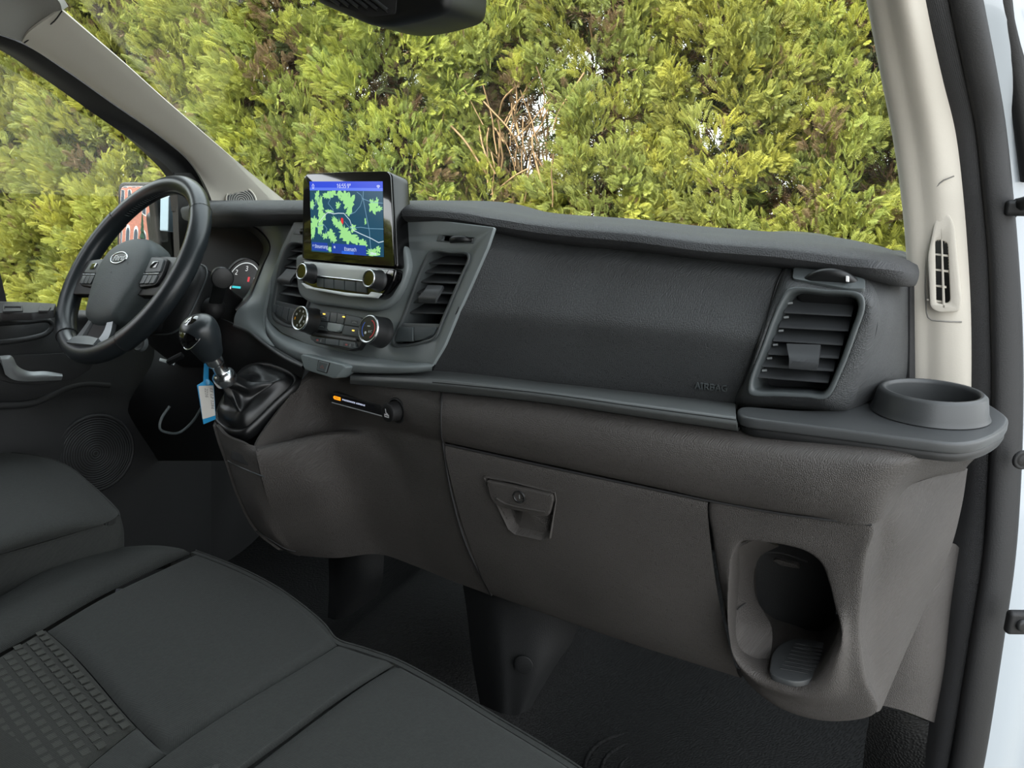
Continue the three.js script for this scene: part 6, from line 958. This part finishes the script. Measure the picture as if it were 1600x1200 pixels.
// ---------------------------------------------------------------- seats
{
  const b = thing('passenger_bench_seat', 'dark grey fabric double passenger seat with woven insert', 'seat', [0.2, 0.02, 0.4]);
  const y0 = 0.42;
  const P = { nu: 26, nv: 10, thick: 0.02, flip: true };
  // left bolster: from outer silhouette to seam
  part('side_bolster', loft([[[-0.4395, 0.36, 0.4005], [-0.44, 0.36, 0.3461], [-0.4552, 0.36, 0.2577], [-0.4329, 0.36, 0.1824], [-0.3726, 0.36, 0.127], [-0.3117, 0.37, 0.1144]], [[-0.3558, 0.418, 0.4312], [-0.3534, 0.42, 0.3817], [-0.3735, 0.422, 0.296], [-0.3564, 0.422, 0.2235], [-0.3042, 0.42, 0.1689], [-0.2594, 0.412, 0.1411]], [[-0.2533, 0.431, 0.4786], [-0.2593, 0.432, 0.4292], [-0.2759, 0.432, 0.3553], [-0.2788, 0.43, 0.2752], [-0.2614, 0.425, 0.1962], [-0.2486, 0.414, 0.142]], [[-0.2192, 0.415, 0.4978], [-0.2255, 0.415, 0.4498], [-0.2325, 0.415, 0.3885], [-0.245, 0.415, 0.3005], [-0.2442, 0.415, 0.208], [-0.2447, 0.412, 0.1379]]], { nu: 40, nv: 6, thick: 0.02, flip: true, pillow: 0.006, pad: 0.014 }), M.fabric, b);
  part('front_panel', loft([
    [[-0.2316, 0.418, 0.1465], [-0.1772, 0.418, 0.1479], [-0.1071, 0.418, 0.1529], [-0.0343, 0.418, 0.1644], [0.0341, 0.418, 0.1822], [0.0955, 0.418, 0.2031], [0.1385, 0.418, 0.2232]],
    [[-0.2251, 0.424, 0.2209], [-0.1581, 0.424, 0.2273], [-0.0812, 0.424, 0.2394], [-0.0205, 0.424, 0.2527], [0.0379, 0.424, 0.2723], [0.0916, 0.424, 0.2903], [0.1383, 0.424, 0.3042]],
    [[-0.2261, 0.424, 0.3115], [-0.1642, 0.424, 0.321], [-0.0927, 0.424, 0.3377], [-0.0263, 0.424, 0.3539], [0.0301, 0.424, 0.3697], [0.0788, 0.424, 0.3835], [0.1264, 0.424, 0.3948]],
    [[-0.2228, 0.418, 0.3919], [-0.1672, 0.418, 0.401], [-0.1061, 0.418, 0.4135], [-0.0488, 0.418, 0.4273], [0.0035, 0.418, 0.4404], [0.053, 0.418, 0.4518], [0.1162, 0.418, 0.4636]]], { ...P, pillow: 0.007, pad: 0.016 }), M.fabric, b);
  const ins = [[[-0.2228, 0.418, 0.3937], [-0.1651, 0.418, 0.4031], [-0.105, 0.418, 0.4159], [-0.0478, 0.418, 0.4296], [0.0043, 0.418, 0.4425], [0.0537, 0.418, 0.4538]], [[-0.1986, 0.42, 0.5069], [-0.1467, 0.42, 0.5115], [-0.0957, 0.42, 0.5171], [-0.0357, 0.42, 0.5223], [0.0217, 0.42, 0.5282], [0.0712, 0.42, 0.5328]], [[-0.1437, 0.42, 0.6717], [-0.0826, 0.42, 0.6736], [-0.0263, 0.42, 0.6752], [0.0382, 0.42, 0.6771], [0.0903, 0.42, 0.6759], [0.1433, 0.42, 0.6722]]];
  const insert = part('woven_insert', loft(ins, { ...P, pillow: 0.004, pad: 0.01 }), M.insert, b, 'woven seat insert with small raised squares');
  { // raised woven squares in offset rows
    const A = V(ins[0][0]), Bv = V(ins[0][5]).sub(A), Cv = V(ins[1][0]).sub(A), L = Bv.length(), D = Cv.length(), pitch = 0.0165, n1 = Math.round(L / pitch), n2 = Math.round(D * 2.1 / pitch);
    const bd = Bv.clone().normalize(), cd = Cv.clone().normalize(), o = originOf(b), q = new THREE.BoxGeometry(0.0108, 0.0012, 0.0088); q.rotateY(-Math.atan2(bd.z, bd.x));
    uvMetres(q); let made = 0; const rest = [];
    for (let j = 0; j < n2; j++) for (let i = 0; i < n1; i++) {
      const s = (i + 0.5 + (j % 2) * 0.5) * pitch; if (s + pitch * 0.5 > L) continue;
      const p = A.clone().addScaledVector(bd, s).addScaledVector(cd, (j + 0.6) * pitch);
      if (made++ < 290) { const m = new THREE.Mesh(q, M.insertRaised); m.name = 'raised_square'; m.position.set(p.x - o.x, 0.4195 - o.y, p.z - o.z); insert.add(m); }
      else rest.push(q.clone().translate(p.x, 0.4195, p.z));
    }
    if (rest.length) part('raised_square', rest, M.insertRaised, insert).userData.kind = 'stuff';
  }
  part('rear_panel', loft([[[0.0534, 0.418, 0.4528], [0.0791, 0.418, 0.458], [0.1176, 0.418, 0.4639]], [[0.0707, 0.42, 0.5311], [0.1074, 0.42, 0.5344], [0.1216, 0.42, 0.5169]], [[0.1478, 0.42, 0.6697], [0.1585, 0.42, 0.6507], [0.1294, 0.42, 0.6029]]], { ...P, nu: 12, pillow: 0.005, pad: 0.012 }), M.fabric, b);
  part('middle_band', loft([
    [[0.1377, 0.415, 0.2201], [0.1696, 0.415, 0.2183], [0.2, 0.415, 0.2169], [0.2251, 0.415, 0.2151]], [[0.1383, 0.424, 0.3042], [0.1747, 0.424, 0.302], [0.2065, 0.424, 0.2951], [0.2238, 0.424, 0.2742]],
    [[0.1264, 0.424, 0.3948], [0.1668, 0.424, 0.3901], [0.2042, 0.424, 0.3842], [0.2165, 0.424, 0.3512]], [[0.1234, 0.424, 0.4697], [0.1648, 0.424, 0.468], [0.2009, 0.424, 0.4626], [0.211, 0.424, 0.4306]], [[0.1294, 0.42, 0.6029], [0.1721, 0.42, 0.594], [0.2062, 0.42, 0.5747], [0.2044, 0.42, 0.5283]]], { ...P, pillow: 0.008, pad: 0.016 }), M.fabric, b);
  part('outer_cushion', loft([
    [[0.2246, 0.412, 0.212], [0.3135, 0.412, 0.2254], [0.3946, 0.412, 0.2428], [0.4492, 0.412, 0.2539], [0.5042, 0.412, 0.2665], [0.568, 0.412, 0.287], [0.6098, 0.412, 0.3063]],
    [[0.226, 0.424, 0.2744], [0.3137, 0.424, 0.2889], [0.391, 0.424, 0.3032], [0.4523, 0.424, 0.3154], [0.5079, 0.424, 0.3265], [0.5651, 0.424, 0.337], [0.6143, 0.424, 0.3554]],
    [[0.2211, 0.426, 0.3539], [0.2987, 0.426, 0.3689], [0.3767, 0.426, 0.3848], [0.4414, 0.426, 0.3927], [0.5033, 0.426, 0.4056], [0.5677, 0.426, 0.4119], [0.6256, 0.426, 0.4175]],
    [[0.2054, 0.42, 0.5277], [0.2798, 0.42, 0.5404], [0.3551, 0.42, 0.546], [0.4328, 0.42, 0.556], [0.4974, 0.42, 0.5612], [0.5734, 0.42, 0.5639], [0.6395, 0.42, 0.5661]]], { ...P, nu: 36, pillow: 0.009, pad: 0.02 }), M.fabric, b);
  // front skirt with piping
  const edge = [...[[-0.2436, 0.411, 0.1377], [-0.1886, 0.411, 0.1392], [-0.1177, 0.411, 0.1442], [-0.044, 0.411, 0.1558], [0.0253, 0.411, 0.1738], [0.0874, 0.411, 0.1949], [0.1316, 0.411, 0.2149]], ...[[0.1605, 0.407, 0.2082], [0.1913, 0.407, 0.2068]], ...[[0.2162, 0.403, 0.2018], [0.3066, 0.403, 0.2154], [0.3889, 0.403, 0.2331], [0.4443, 0.403, 0.2443], [0.5001, 0.403, 0.2572], [0.5649, 0.403, 0.278], [0.6074, 0.403, 0.2976]]];
  part('front_skirt', loft([edge, edge.map((p) => add(p, [0, -0.02, 0.004])), edge.map((p) => add(p, [0, -0.07, 0.014])), edge.map((p) => add(p, [0, -0.14, 0.04])), edge.map((p) => add(p, [0, -0.24, 0.07]))], { nu: 60, nv: 4, thick: 0.008 }), M.fabric, b);
  part('piping', tube(edge.map((p) => add(p, [-0.0005, 0.0005, -0.0015])), 0.0013, { seg: 90, sides: 6 }), M.fabric, b);
  part('seat_box', box([0.2, 0.15, 0.5], [0.86, 0.3, 0.42], 0.03), M.seatPlastic, b);
}
{
  const d = thing('driver_seat', 'dark blue-grey fabric driver seat cushion below the wheel', 'seat', [-0.52, 0.02, 0.4]);
  const top = [
    [[-0.9542, 0.49, 0.2427], [-0.8307, 0.495, 0.1885], [-0.7343, 0.495, 0.1462], [-0.6743, 0.495, 0.1323], [-0.5897, 0.495, 0.1343], [-0.4742, 0.49, 0.1598], [-0.3485, 0.48, 0.1937]],
    [[-0.7893, 0.505, 0.3094], [-0.7021, 0.508, 0.2688], [-0.6182, 0.508, 0.2386], [-0.5357, 0.508, 0.2253], [-0.4574, 0.506, 0.2231], [-0.3897, 0.498, 0.2232], [-0.335, 0.48, 0.2029]],
    [[-0.659, 0.51, 0.3632], [-0.5851, 0.512, 0.3416], [-0.505, 0.512, 0.3249], [-0.4329, 0.51, 0.3066], [-0.3831, 0.506, 0.2871], [-0.3537, 0.496, 0.2615], [-0.3296, 0.478, 0.2221]],
    [[-0.4808, 0.51, 0.4686], [-0.4373, 0.512, 0.4485], [-0.3911, 0.512, 0.4224], [-0.3678, 0.51, 0.3935], [-0.3482, 0.506, 0.3617], [-0.341, 0.495, 0.3225], [-0.3468, 0.475, 0.274]],
    [[-0.4674, 0.51, 0.5629], [-0.4169, 0.512, 0.5478], [-0.3818, 0.512, 0.5279], [-0.3608, 0.51, 0.5026], [-0.3499, 0.5, 0.4661], [-0.3468, 0.49, 0.4233], [-0.3773, 0.472, 0.3607]]];
  part('cushion_top', loft(top, { nu: 30, nv: 8, thick: 0.02, flip: true }), M.fabric, d);
  const edge = [...[[-0.9711, 0.485, 0.2364], [-0.8465, 0.49, 0.1817], [-0.7492, 0.49, 0.139], [-0.6886, 0.49, 0.1249], [-0.6032, 0.49, 0.127], [-0.4864, 0.485, 0.1527], [-0.3571, 0.476, 0.1885], [-0.3428, 0.474, 0.1951], [-0.3379, 0.473, 0.2173], [-0.3531, 0.47, 0.2709], [-0.384, 0.467, 0.358], [-0.4218, 0.467, 0.4399]]];
  part('cushion_side', loft([edge, edge.map((p) => add(p, [0.004, -0.03, 0])), edge.map((p) => add(p, [0, -0.09, 0.01])), edge.map((p) => add(p, [-0.03, -0.2, 0.04]))], { nu: 60, nv: 4, thick: 0.01 }), M.fabric, d);
  part('piping', tube(edge, 0.002, { seg: 60, sides: 6 }), M.fabric, d);
  part('side_valance', loft([[[-0.39, 0.4442, 0.3934], [-0.39, 0.443, 0.3587], [-0.39, 0.4406, 0.3128], [-0.39, 0.4278, 0.2703], [-0.39, 0.4074, 0.26]], [[-0.385, 0.4136, 0.4011], [-0.385, 0.4115, 0.3665], [-0.385, 0.41, 0.3205], [-0.385, 0.4025, 0.2822], [-0.385, 0.3961, 0.2689]], [[-0.395, 0.3121, 0.4131], [-0.395, 0.3224, 0.3759], [-0.395, 0.3385, 0.3262], [-0.395, 0.3395, 0.286], [-0.395, 0.34, 0.2651]]], { nu: 16, nv: 4, thick: 0.01, flip: true }), M.seatPlastic, d);
  part('cushion_core', box([-0.585, 0.36, 0.47], [0.38, 0.19, 0.42], 0.04), M.fabric, d);
  part('seat_base', box([-0.6, 0.14, 0.5], [0.4, 0.27, 0.4], 0.03), M.dark, d);
  // backrest with head restraint behind the cushion
  const ring = (y, z, hw, t, cx = -0.56) => { const p = []; for (let i = 0; i < 16; i++) { const a = i / 16 * Math.PI * 2, k = 0.6; p.push([cx + Math.sign(Math.cos(a)) * Math.pow(Math.abs(Math.cos(a)), k) * hw, y, z + Math.sign(Math.sin(a)) * Math.pow(Math.abs(Math.sin(a)), k) * t]); } return p; };
  part('backrest', loft([ring(0.45, 0.70, 0.01, 0.01), ring(0.46, 0.70, 0.22, 0.08), ring(0.75, 0.76, 0.24, 0.08), ring(1.0, 0.83, 0.2, 0.06), ring(1.04, 0.84, 0.02, 0.01)], { nu: 48, nv: 5, closedU: true }), M.fabric, d);
  part('head_restraint', loft([ring(1.07, 0.85, 0.02, 0.01), ring(1.09, 0.85, 0.12, 0.045), ring(1.2, 0.87, 0.125, 0.05), ring(1.26, 0.88, 0.02, 0.01)], { nu: 40, nv: 4, closedU: true }), M.fabric, d);
  for (const x of [-0.6, -0.52]) part('post', tube([[x, 1.0, 0.83], [x, 1.1, 0.85]], 0.006, { seg: 2, sides: 8 }), M.chrome, d);
}
{ // pedals
  const names = [[-0.36, 0.22], [-0.46, 0.24], [-0.58, 0.24]];
  names.forEach(([x, y], i) => {
    const p = thing('foot_pedal', ['rightmost pedal nearest the gear console', 'middle pedal in the driver footwell', 'leftmost pedal nearest the driver door'][i], 'pedal', [x, y, -0.4]);
    part('pad', box([x, y, -0.4], [0.05, 0.08, 0.014], 0.005, [-0.5, 0, 0]), M.rubber, p);
    part('arm', tube([[x, y, -0.405], [x, y + 0.12, -0.46], [x, y + 0.3, -0.5]], 0.006, { seg: 12, sides: 8 }), M.dark, p);
  });
}
{ // sensor housing at the top of the windshield
  const s = thing('mirror_sensor_housing', 'black ribbed sensor housing at the top of the windshield', 'sensor housing', [0.1012, 1.2477, 0.03]);
  const rim = [[-0.0312, 1.2859, 0.03], [-0.0181, 1.2303, 0.03], [0.0136, 1.217, 0.03], [0.0719, 1.1932, 0.03], [0.105, 1.1873, 0.03], [0.1485, 1.1894, 0.03], [0.1903, 1.195, 0.03], [0.1999, 1.2026, 0.03], [0.205, 1.2565, 0.03]];
  part('shell', slab(rim, [0, 0, 1], { h: 0.0, sink: 0.1, bevel: 0.014, r: 0.012, segs: 5 }), M.trimBlack, s);
  part('mount', box(add([0.0656, 1.2826, -0.01], [0, 0.09, 0.03]), [0.07, 0.24, 0.06], 0.02), M.trimBlack, s);
  part('rib_field', slab([[0.0006, 1.2513, 0.031], [0.0042, 1.2278, 0.031], [0.0816, 1.1998, 0.031], [0.1228, 1.1997, 0.031], [0.1286, 1.2371, 0.031]], [0, 0, 1], { h: 0.0005, sink: 0.003, r: 0.004, bevel: 0.0003 }), M.dark, s);
  for (let k = 0; k < 6; k++) part('rib', tube([add([0.0014, 1.2386, 0.033], [k * 0.0165, -0.003 * k, 0]), add([0.0352, 1.2183, 0.033], [k * 0.0155, -0.0028 * k, 0])], 0.0026, { seg: 4, sides: 6 }), M.slat, s);
}

// ================================================================ outside
{ // ground
  const g = fixed('floor_outside', 'grey asphalt ground beside the van', 'ground');
  part('asphalt', box([0, -0.6, 5], [60, 0.08, 70], 0.02), mat('#87857f', 0.95, { map: toneTex(256, (u, v) => 0.7 + 0.3 * hash2((u * 256) | 0, (v * 256) | 0, 31), 0.8) }), g);
}
{ // bonnet in front of the glass
  const b = fixed('trim_7', 'white bonnet in front of the windshield', 'bonnet');
  part('bonnet_skin', loft([[[-0.85, 0.72, -0.84], [0, 0.78, -0.95], [0.85, 0.72, -0.84]], [[-0.85, 0.62, -1.1], [0, 0.68, -1.2], [0.85, 0.62, -1.1]], [[-0.8, 0.4, -1.45], [0, 0.45, -1.6], [0.8, 0.4, -1.45]], [[-0.8, -0.2, -1.6], [0, -0.2, -1.75], [0.8, -0.2, -1.6]]], { nu: 20, nv: 6, thick: 0.01, flip: true }), M.paint, b);
}
// ---------------------------------------------------------------- driver side mirror
{
  const m = thing('door_mirror', 'driver door mirror reflecting a red brick building', 'mirror', [-1.05, 0.8133, -0.4032]);
  const n = V([0.3, 0.1, 0.95]).normalize().toArray();
  const c = [-1.05, 0.9024, -0.4064], f = frameOf(n, [1, 0, 0]);
  const at = (a, b, h = 0) => V(c).addScaledVector(f.u, a).addScaledVector(f.v, b).addScaledVector(f.n, h).toArray();
  const O = [[-0.068, -0.12], [-0.055, 0.075], [-0.045, 0.085], [0.05, 0.088], [0.066, 0.07], [0.066, -0.12], [0.05, -0.135], [-0.05, -0.135]];
  part('housing', slab(O.map(([a, b]) => at(a, b)), n, { h: 0.006, sink: 0.09, r: 0.012, bevel: 0.012, segs: 4 }), M.paint, m);
  part('bezel', slab(O.map(([a, b]) => at(a * 1.02, b * 1.015)), n, { h: 0.0085, sink: 0.01, r: 0.012, bevel: 0.003, segs: 3 }), M.trimBlack, m);
  part('mirror_glass', slab(O.map(([a, b]) => at(a * 0.86 - 0.002, b * 0.9)), n, { h: 0.0095, sink: 0.004, r: 0.008, bevel: 0.0004 }), M.mirror, m);
  part('mirror_arm', [box([-0.95, 0.8411, -0.4131], [0.12, 0.16, 0.06], 0.02), box([-0.92, 0.8766, -0.3659], [0.03, 0.2, 0.04], 0.01)], M.trimBlack, m);
  part('painted_reflection', slab([[-0.87, 0.9596, -0.352], [-0.87, 0.9605, -0.384], [-0.87, 0.8733, -0.3707], [-0.87, 0.8781, -0.3393]], [1, 0, 0], { h: 0.01, sink: 0.02, r: 0.004, bevel: 0.002 }), mat('#7d90a0', 0.4), m);  // bluish panel painted in as the reflection of van body and sky
}
// ---------------------------------------------------------------- thuja hedge
{
  const leafPos = [];
  const leaf = (x, y, a, l, w, z) => { // narrow scale-leaf branchlet as a folded rhombus
    const dx = Math.sin(a), dy = Math.cos(a), px2 = dy, py2 = -dx;
    const p0 = [x, y, z], p1 = [x + dx * l * 0.5 + px2 * w, y + dy * l * 0.5 + py2 * w, z + 0.001], p2 = [x + dx * l, y + dy * l, z - 0.002], p3 = [x + dx * l * 0.5 - px2 * w, y + dy * l * 0.5 - py2 * w, z + 0.001];
    leafPos.push(...p0, ...p1, ...p2, ...p0, ...p2, ...p3);
  };
  leaf(0, 0, 0, 0.078, 0.0018, 0);
  for (let i = 0; i < 6; i++) for (const s of [-1, 1]) {
    const t = 0.01 + i * 0.0115, a = s * (0.72 - i * 0.05), l = 0.036 - Math.abs(i - 2) * 0.005;
    leaf(0, t, a, l, 0.0021, s * 0.002);
    leaf(Math.sin(a) * l * 0.4, t + Math.cos(a) * l * 0.4, a - s * 0.65, l * 0.5, 0.0017, 0.002);
    leaf(Math.sin(a) * l * 0.55, t + Math.cos(a) * l * 0.55, a + s * 0.5, l * 0.4, 0.0016, 0.001);
  }
  const spray = new THREE.BufferGeometry(); spray.setAttribute('position', new THREE.Float32BufferAttribute(leafPos, 3));
  { const p = spray.attributes.position; for (let i = 0; i < p.count; i++) { const y = p.getY(i), x = p.getX(i); p.setZ(i, p.getZ(i) - y * y * 2.2 - x * x * 4); } }
  spray.computeVertexNormals();
  const leafMat = new THREE.MeshPhysicalMaterial({ color: '#ffffff', roughness: 0.75, side: THREE.DoubleSide, transmission: 0.3, thickness: 0 });
  const bark = mat('#6b5238', 0.95), twigMat = mat('#8a6f50', 0.95);
  const O = new THREE.Vector3(-1.6, 0, -3.25), U = new THREE.Vector3(0.966, 0, -0.259), N = new THREE.Vector3(0.259, 0, 0.966);
  // openings in the foliage, along the hedge (s) and height (y)
  const gaps = [[0.164, 1.216, 0.2, 0.25, 1], [-0.508, 1.674, 0.033, 0.051, 0], [-0.403, 1.394, 0.072, 0.05, 0], [-0.483, 1.514, 0.018, 0.09, 0], [0.045, 1.635, 0.021, 0.031, 0], [0.347, 1.656, 0.028, 0.041, 0], [-0.515, 1.877, 0.022, 0.037, 0], [-0.22, 1.847, 0.029, 0.043, 0], [1.729, 1.803, 0.048, 0.048, 0]];
  const M4 = new THREE.Matrix4(), X = new THREE.Vector3(), Y = new THREE.Vector3(), Zv = new THREE.Vector3(), col = new THREE.Color();
  let id = 0;
  const step = 0.64, first = -12, last = 9;
  const names = [];
  const ord = (k) => k + (k % 10 === 1 && k !== 11 ? 'st' : k % 10 === 2 && k !== 12 ? 'nd' : k % 10 === 3 && k !== 13 ? 'rd' : 'th');
  const row = [];
  for (let k = first; k <= last; k++) row.push([k, k === 0 ? 'hedge conifer standing straight ahead in the middle of the windshield view' : `${ord(Math.abs(k))} hedge conifer ${k < 0 ? 'left' : 'right'} of the one straight ahead`, false]);
  for (let k = 1; k <= 9; k++) row.push([k, `${ord(k)} added conifer out of view along the driver side, darkening the screen reflection`, true]);  // side row added out of view to darken the reflection in the display
  for (const [k, label, side] of row) {
    if (side) { U.set(0, 0, -1); N.set(1, 0, 0); } else { U.set(0.966, 0, -0.259); N.set(0.259, 0, 0.966); }
    const s0 = side ? 50 : k * step + rr(-0.08, 0.08), rad = rr(0.46, 0.56), H = rr(2.7, 3.1), hue = rr(-1, 1), off = rr(-0.08, 0.08);
    const base = side ? new THREE.Vector3(-6.3 + off, 0, -1.2 + k * 0.68) : O.clone().addScaledVector(U, s0).addScaledVector(N, off); base.y = -0.56;
    const tree = thing('thuja_tree', label, 'hedge tree', base.toArray(), 'conifers of the hedge');
    part('trunk', tube([base.toArray(), [base.x + 0.03, 1.2, base.z], [base.x, H - 0.6, base.z]], 0.05, { seg: 8, sides: 7 }), bark, tree);
    const near = !side && Math.abs(k + 1) < 7;
    const nc = near ? 560 : 280, per = near ? 34 : 26, size = near ? 0.78 : 1.15, n = nc * per + 2000;
    const inst = new THREE.InstancedMesh(spray, leafMat, n); inst.name = 'foliage'; inst.userData.kind = 'stuff'; inst.castShadow = inst.receiveShadow = true;
    let c = 0;
    const put = (P, dir, sc, r, g, bl) => {
      Y.copy(dir).normalize(); X.set(rr(-1, 1), rr(-0.4, 0.4), rr(-1, 1)); X.crossVectors(Y, X).normalize(); Zv.crossVectors(X, Y);
      M4.makeBasis(X.multiplyScalar(sc), Y.clone().multiplyScalar(sc), Zv.multiplyScalar(sc)).setPosition(P.clone().sub(base));
      inst.setMatrixAt(c, M4); inst.setColorAt(c, col.setRGB(r, g, bl)); c++;
    };
    const blocked = (a, y) => { for (const [gs, gy, gr, gh, gb] of gaps) if (Math.hypot((s0 + a - gs) / gr, (y - gy) / gh) < 1) return gb ? 2 : 1; return 0; };
    for (let q = 0; q < nc; q++) { // tufts of sprays on the outside of the crown
      const y = rr(-0.5, H), t = y / H, ang = rr(-1.7, 1.7), dead = rnd() < 0.05;
      const R = rad * (t > 0.8 ? 1 - (t - 0.8) * 2.6 : 1) * (1 + 0.09 * Math.sin(y * 5.3 + k * 2.3 + ang * 2) + 0.07 * Math.sin(y * 11 + ang * 5 + k)) - Math.pow(rnd(), 2.2) * 0.2;
      const out = N.clone().multiplyScalar(Math.cos(ang)).addScaledVector(U, Math.sin(ang));
      const axis = out.clone().multiplyScalar(rr(0.5, 1)).add(new THREE.Vector3(rr(-0.4, 0.4), rr(0.1, 0.9), rr(-0.3, 0.3))).normalize();
      const w = rnd(), v = rr(0.75, 1.1);
      for (let j = 0; j < per; j++) {
        const along = rr(-0.06, 0.09), off = new THREE.Vector3(rr(-1, 1), rr(-1, 1), rr(-1, 1)).multiplyScalar(0.056 * (1.1 - along * 4));
        const a = Math.sin(ang) * R, P = base.clone().addScaledVector(U, a).addScaledVector(N, Math.cos(ang) * R * 0.8); P.y = y; P.add(off).addScaledVector(axis, along);
        const sA = P.clone().sub(base).dot(U), hit = blocked(sA, P.y);
        if (hit === 1 || (hit === 2 && rnd() < 0.94)) continue;
        const dir = axis.clone().addScaledVector(off, 7).add(new THREE.Vector3(rr(-0.35, 0.35), rr(-0.3, 0.35), rr(-0.35, 0.35)));
        const u = v * rr(0.85, 1.12);
        if (dead || hit === 2 || rnd() < 0.02) put(P, dir, size * rr(0.8, 1.2), 0.3 * u, 0.2 * u, 0.1 * u);
        else put(P, dir, size * rr(0.8, 1.25), (0.39 + 0.15 * w + 0.03 * hue) * u, (0.445 + 0.09 * w) * u, (0.09 + 0.03 * (1 - w)) * u);
      }
    }
    for (let q = 0; q < 2000; q++) { // old inner foliage, brown and dull green
      const y = rr(-0.5, H * 0.97), ang = rr(-3.14, 3.14), R = rad * rr(0.15, 0.72), P = base.clone().addScaledVector(U, Math.sin(ang) * R * 1.1).addScaledVector(N, Math.cos(ang) * R * 0.8); P.y = y;
      if (blocked(P.clone().sub(base).dot(U), y) === 1 || (blocked(P.clone().sub(base).dot(U), y) === 2 && rnd() < 0.6)) continue;
      const u = rr(0.6, 1.1), br = rnd() < 0.55;
      put(P, new THREE.Vector3(rr(-1, 1), rr(-0.5, 1), rr(-1, 1)), rr(1.5, 2.4), (br ? 0.2 : 0.16) * u, (br ? 0.12 : 0.19) * u, 0.06 * u);
    }
    inst.count = c; tree.add(inst);
    // inner boughs
    const br = []; for (let i = 0; i < 26; i++) { const y = rr(0, H * 0.9), ang = rr(-1.7, 1.7), L = rad * rr(0.5, 0.85), d = N.clone().multiplyScalar(Math.cos(ang) * 0.8).addScaledVector(U, Math.sin(ang)); br.push(tube([[base.x, y, base.z], [base.x + d.x * L * 0.6, y + 0.1, base.z + d.z * L * 0.6], [base.x + d.x * L, y + 0.26, base.z + d.z * L]], 0.007, { seg: 5, sides: 4 })); }
    const bm = part('boughs', br, twigMat, tree); bm.userData.kind = 'stuff';
  }
  U.set(0.966, 0, -0.259); N.set(0.259, 0, 0.966);
  // bare brown branches in the thin spot
  const tw = thing('bare_branches', 'tangle of bare brown branches in a gap of the hedge', 'branches', O.clone().addScaledVector(U, gaps[0][0]).setY(0.3).toArray());
  const g2 = [];
  for (let i = 0; i < 60; i++) { const s = gaps[0][0] + rr(-0.22, 0.22), y = gaps[0][1] + rr(-0.38, 0.1), d = rr(0.05, 0.35), p = []; let q = O.clone().addScaledVector(U, s).addScaledVector(N, d); q.y = y; const dir = new THREE.Vector3(rr(-0.5, 0.5), rr(0.2, 1), rr(-0.3, 0.3)).normalize(); for (let j = 0; j < 5; j++) { p.push(q.toArray()); q = q.clone().addScaledVector(dir, rr(0.06, 0.1)); dir.add(new THREE.Vector3(rr(-0.3, 0.3), rr(-0.15, 0.2), rr(-0.3, 0.3))).normalize(); } g2.push(tube(p, rr(0.0025, 0.007), { seg: 8, sides: 4 })); }
  const bt = part('branch_tangle', g2, mat('#a98a68', 0.95), tw); bt.userData.kind = 'stuff';
}
// ---------------------------------------------------------------- brick building seen in the mirror
{
  const brick = canvasTex(256, 256, (x, w) => { let s = 5; const R = () => { s = (s * 16807) % 2147483647; return s / 2147483647; }; x.fillStyle = '#b9a79a'; x.fillRect(0, 0, w, w); for (let j = 0; j < 16; j++) for (let i = -1; i < 8; i++) { const v = 170 + R() * 40; x.fillStyle = `rgb(${v},${v * 0.58},${v * 0.46})`; x.fillRect(i * 32 + (j % 2) * 16 + 1, j * 16 + 1, 30, 14); } });
  brick.wrapS = brick.wrapT = THREE.RepeatWrapping; brick.repeat.set(0.5, 0.6);
  const bm = mat('#ffffff', 0.9, { map: brick });
  const c = [-10, 0, 21], b = thing('brick_building', 'red brick building with arched windows seen in the door mirror', 'building', [c[0], -0.55, c[2]]);
  part('wall', box([c[0] - 2, 5, c[2] + 2], [22, 11.5, 4], 0.05), bm, b);
  part('roof', box([c[0] - 2, 11.1, c[2] + 2], [22.6, 0.7, 4.6], 0.1), mat('#5a4038', 0.8), b);
  const wm = mat('#e9e6e0', 0.7), gm = mat('#2a3440', 0.1);
  const arch = (x, y, s = 1) => { const S = new THREE.Shape(); S.moveTo(-0.5 * s, 0); S.lineTo(0.5 * s, 0); S.lineTo(0.5 * s, 1.5 * s); S.absarc(0, 1.5 * s, 0.5 * s, 0, Math.PI, false); S.lineTo(-0.5 * s, 0); const g = new THREE.ExtrudeGeometry(S, { depth: 0.12, bevelEnabled: false }); g.rotateY(Math.PI); g.translate(x, y, c[2] + 0.02); return g; };
  for (let j = 0; j < 3; j++) for (let i = 0; i < 11; i++) { const x = c[0] - 11.5 + i * 1.9, y = 0.6 + j * 3.5; const w = sub('window', b); part('surround', uvMetres(arch(x, y, 1)), wm, w); part('pane', uvMetres(arch(x, y + 0.12, 0.82)).translate(0, 0, -0.05), gm, w); }
  const t = thing('fir_tree', 'small dark fir tree in front of the brick building', 'tree', [-8.1, -0.55, 19.5]);
  part('trunk', tube([[-8.1, -0.55, 19.5], [-8.1, 3.2, 19.5]], 0.1, { seg: 2, sides: 8 }), mat('#4a3626', 0.9), t);
  for (let i = 0; i < 7; i++) part('bough_tier', spin([[0.95 - i * 0.12, 0], [0.4 - i * 0.045, 0.55], [0.02, 0.75]], [-8.1, 0.1 + i * 0.52, 19.5], [0, 1, 0], 18), mat('#24402a', 0.9), t);
}
shade(scene);
renderer.render(scene, camera);
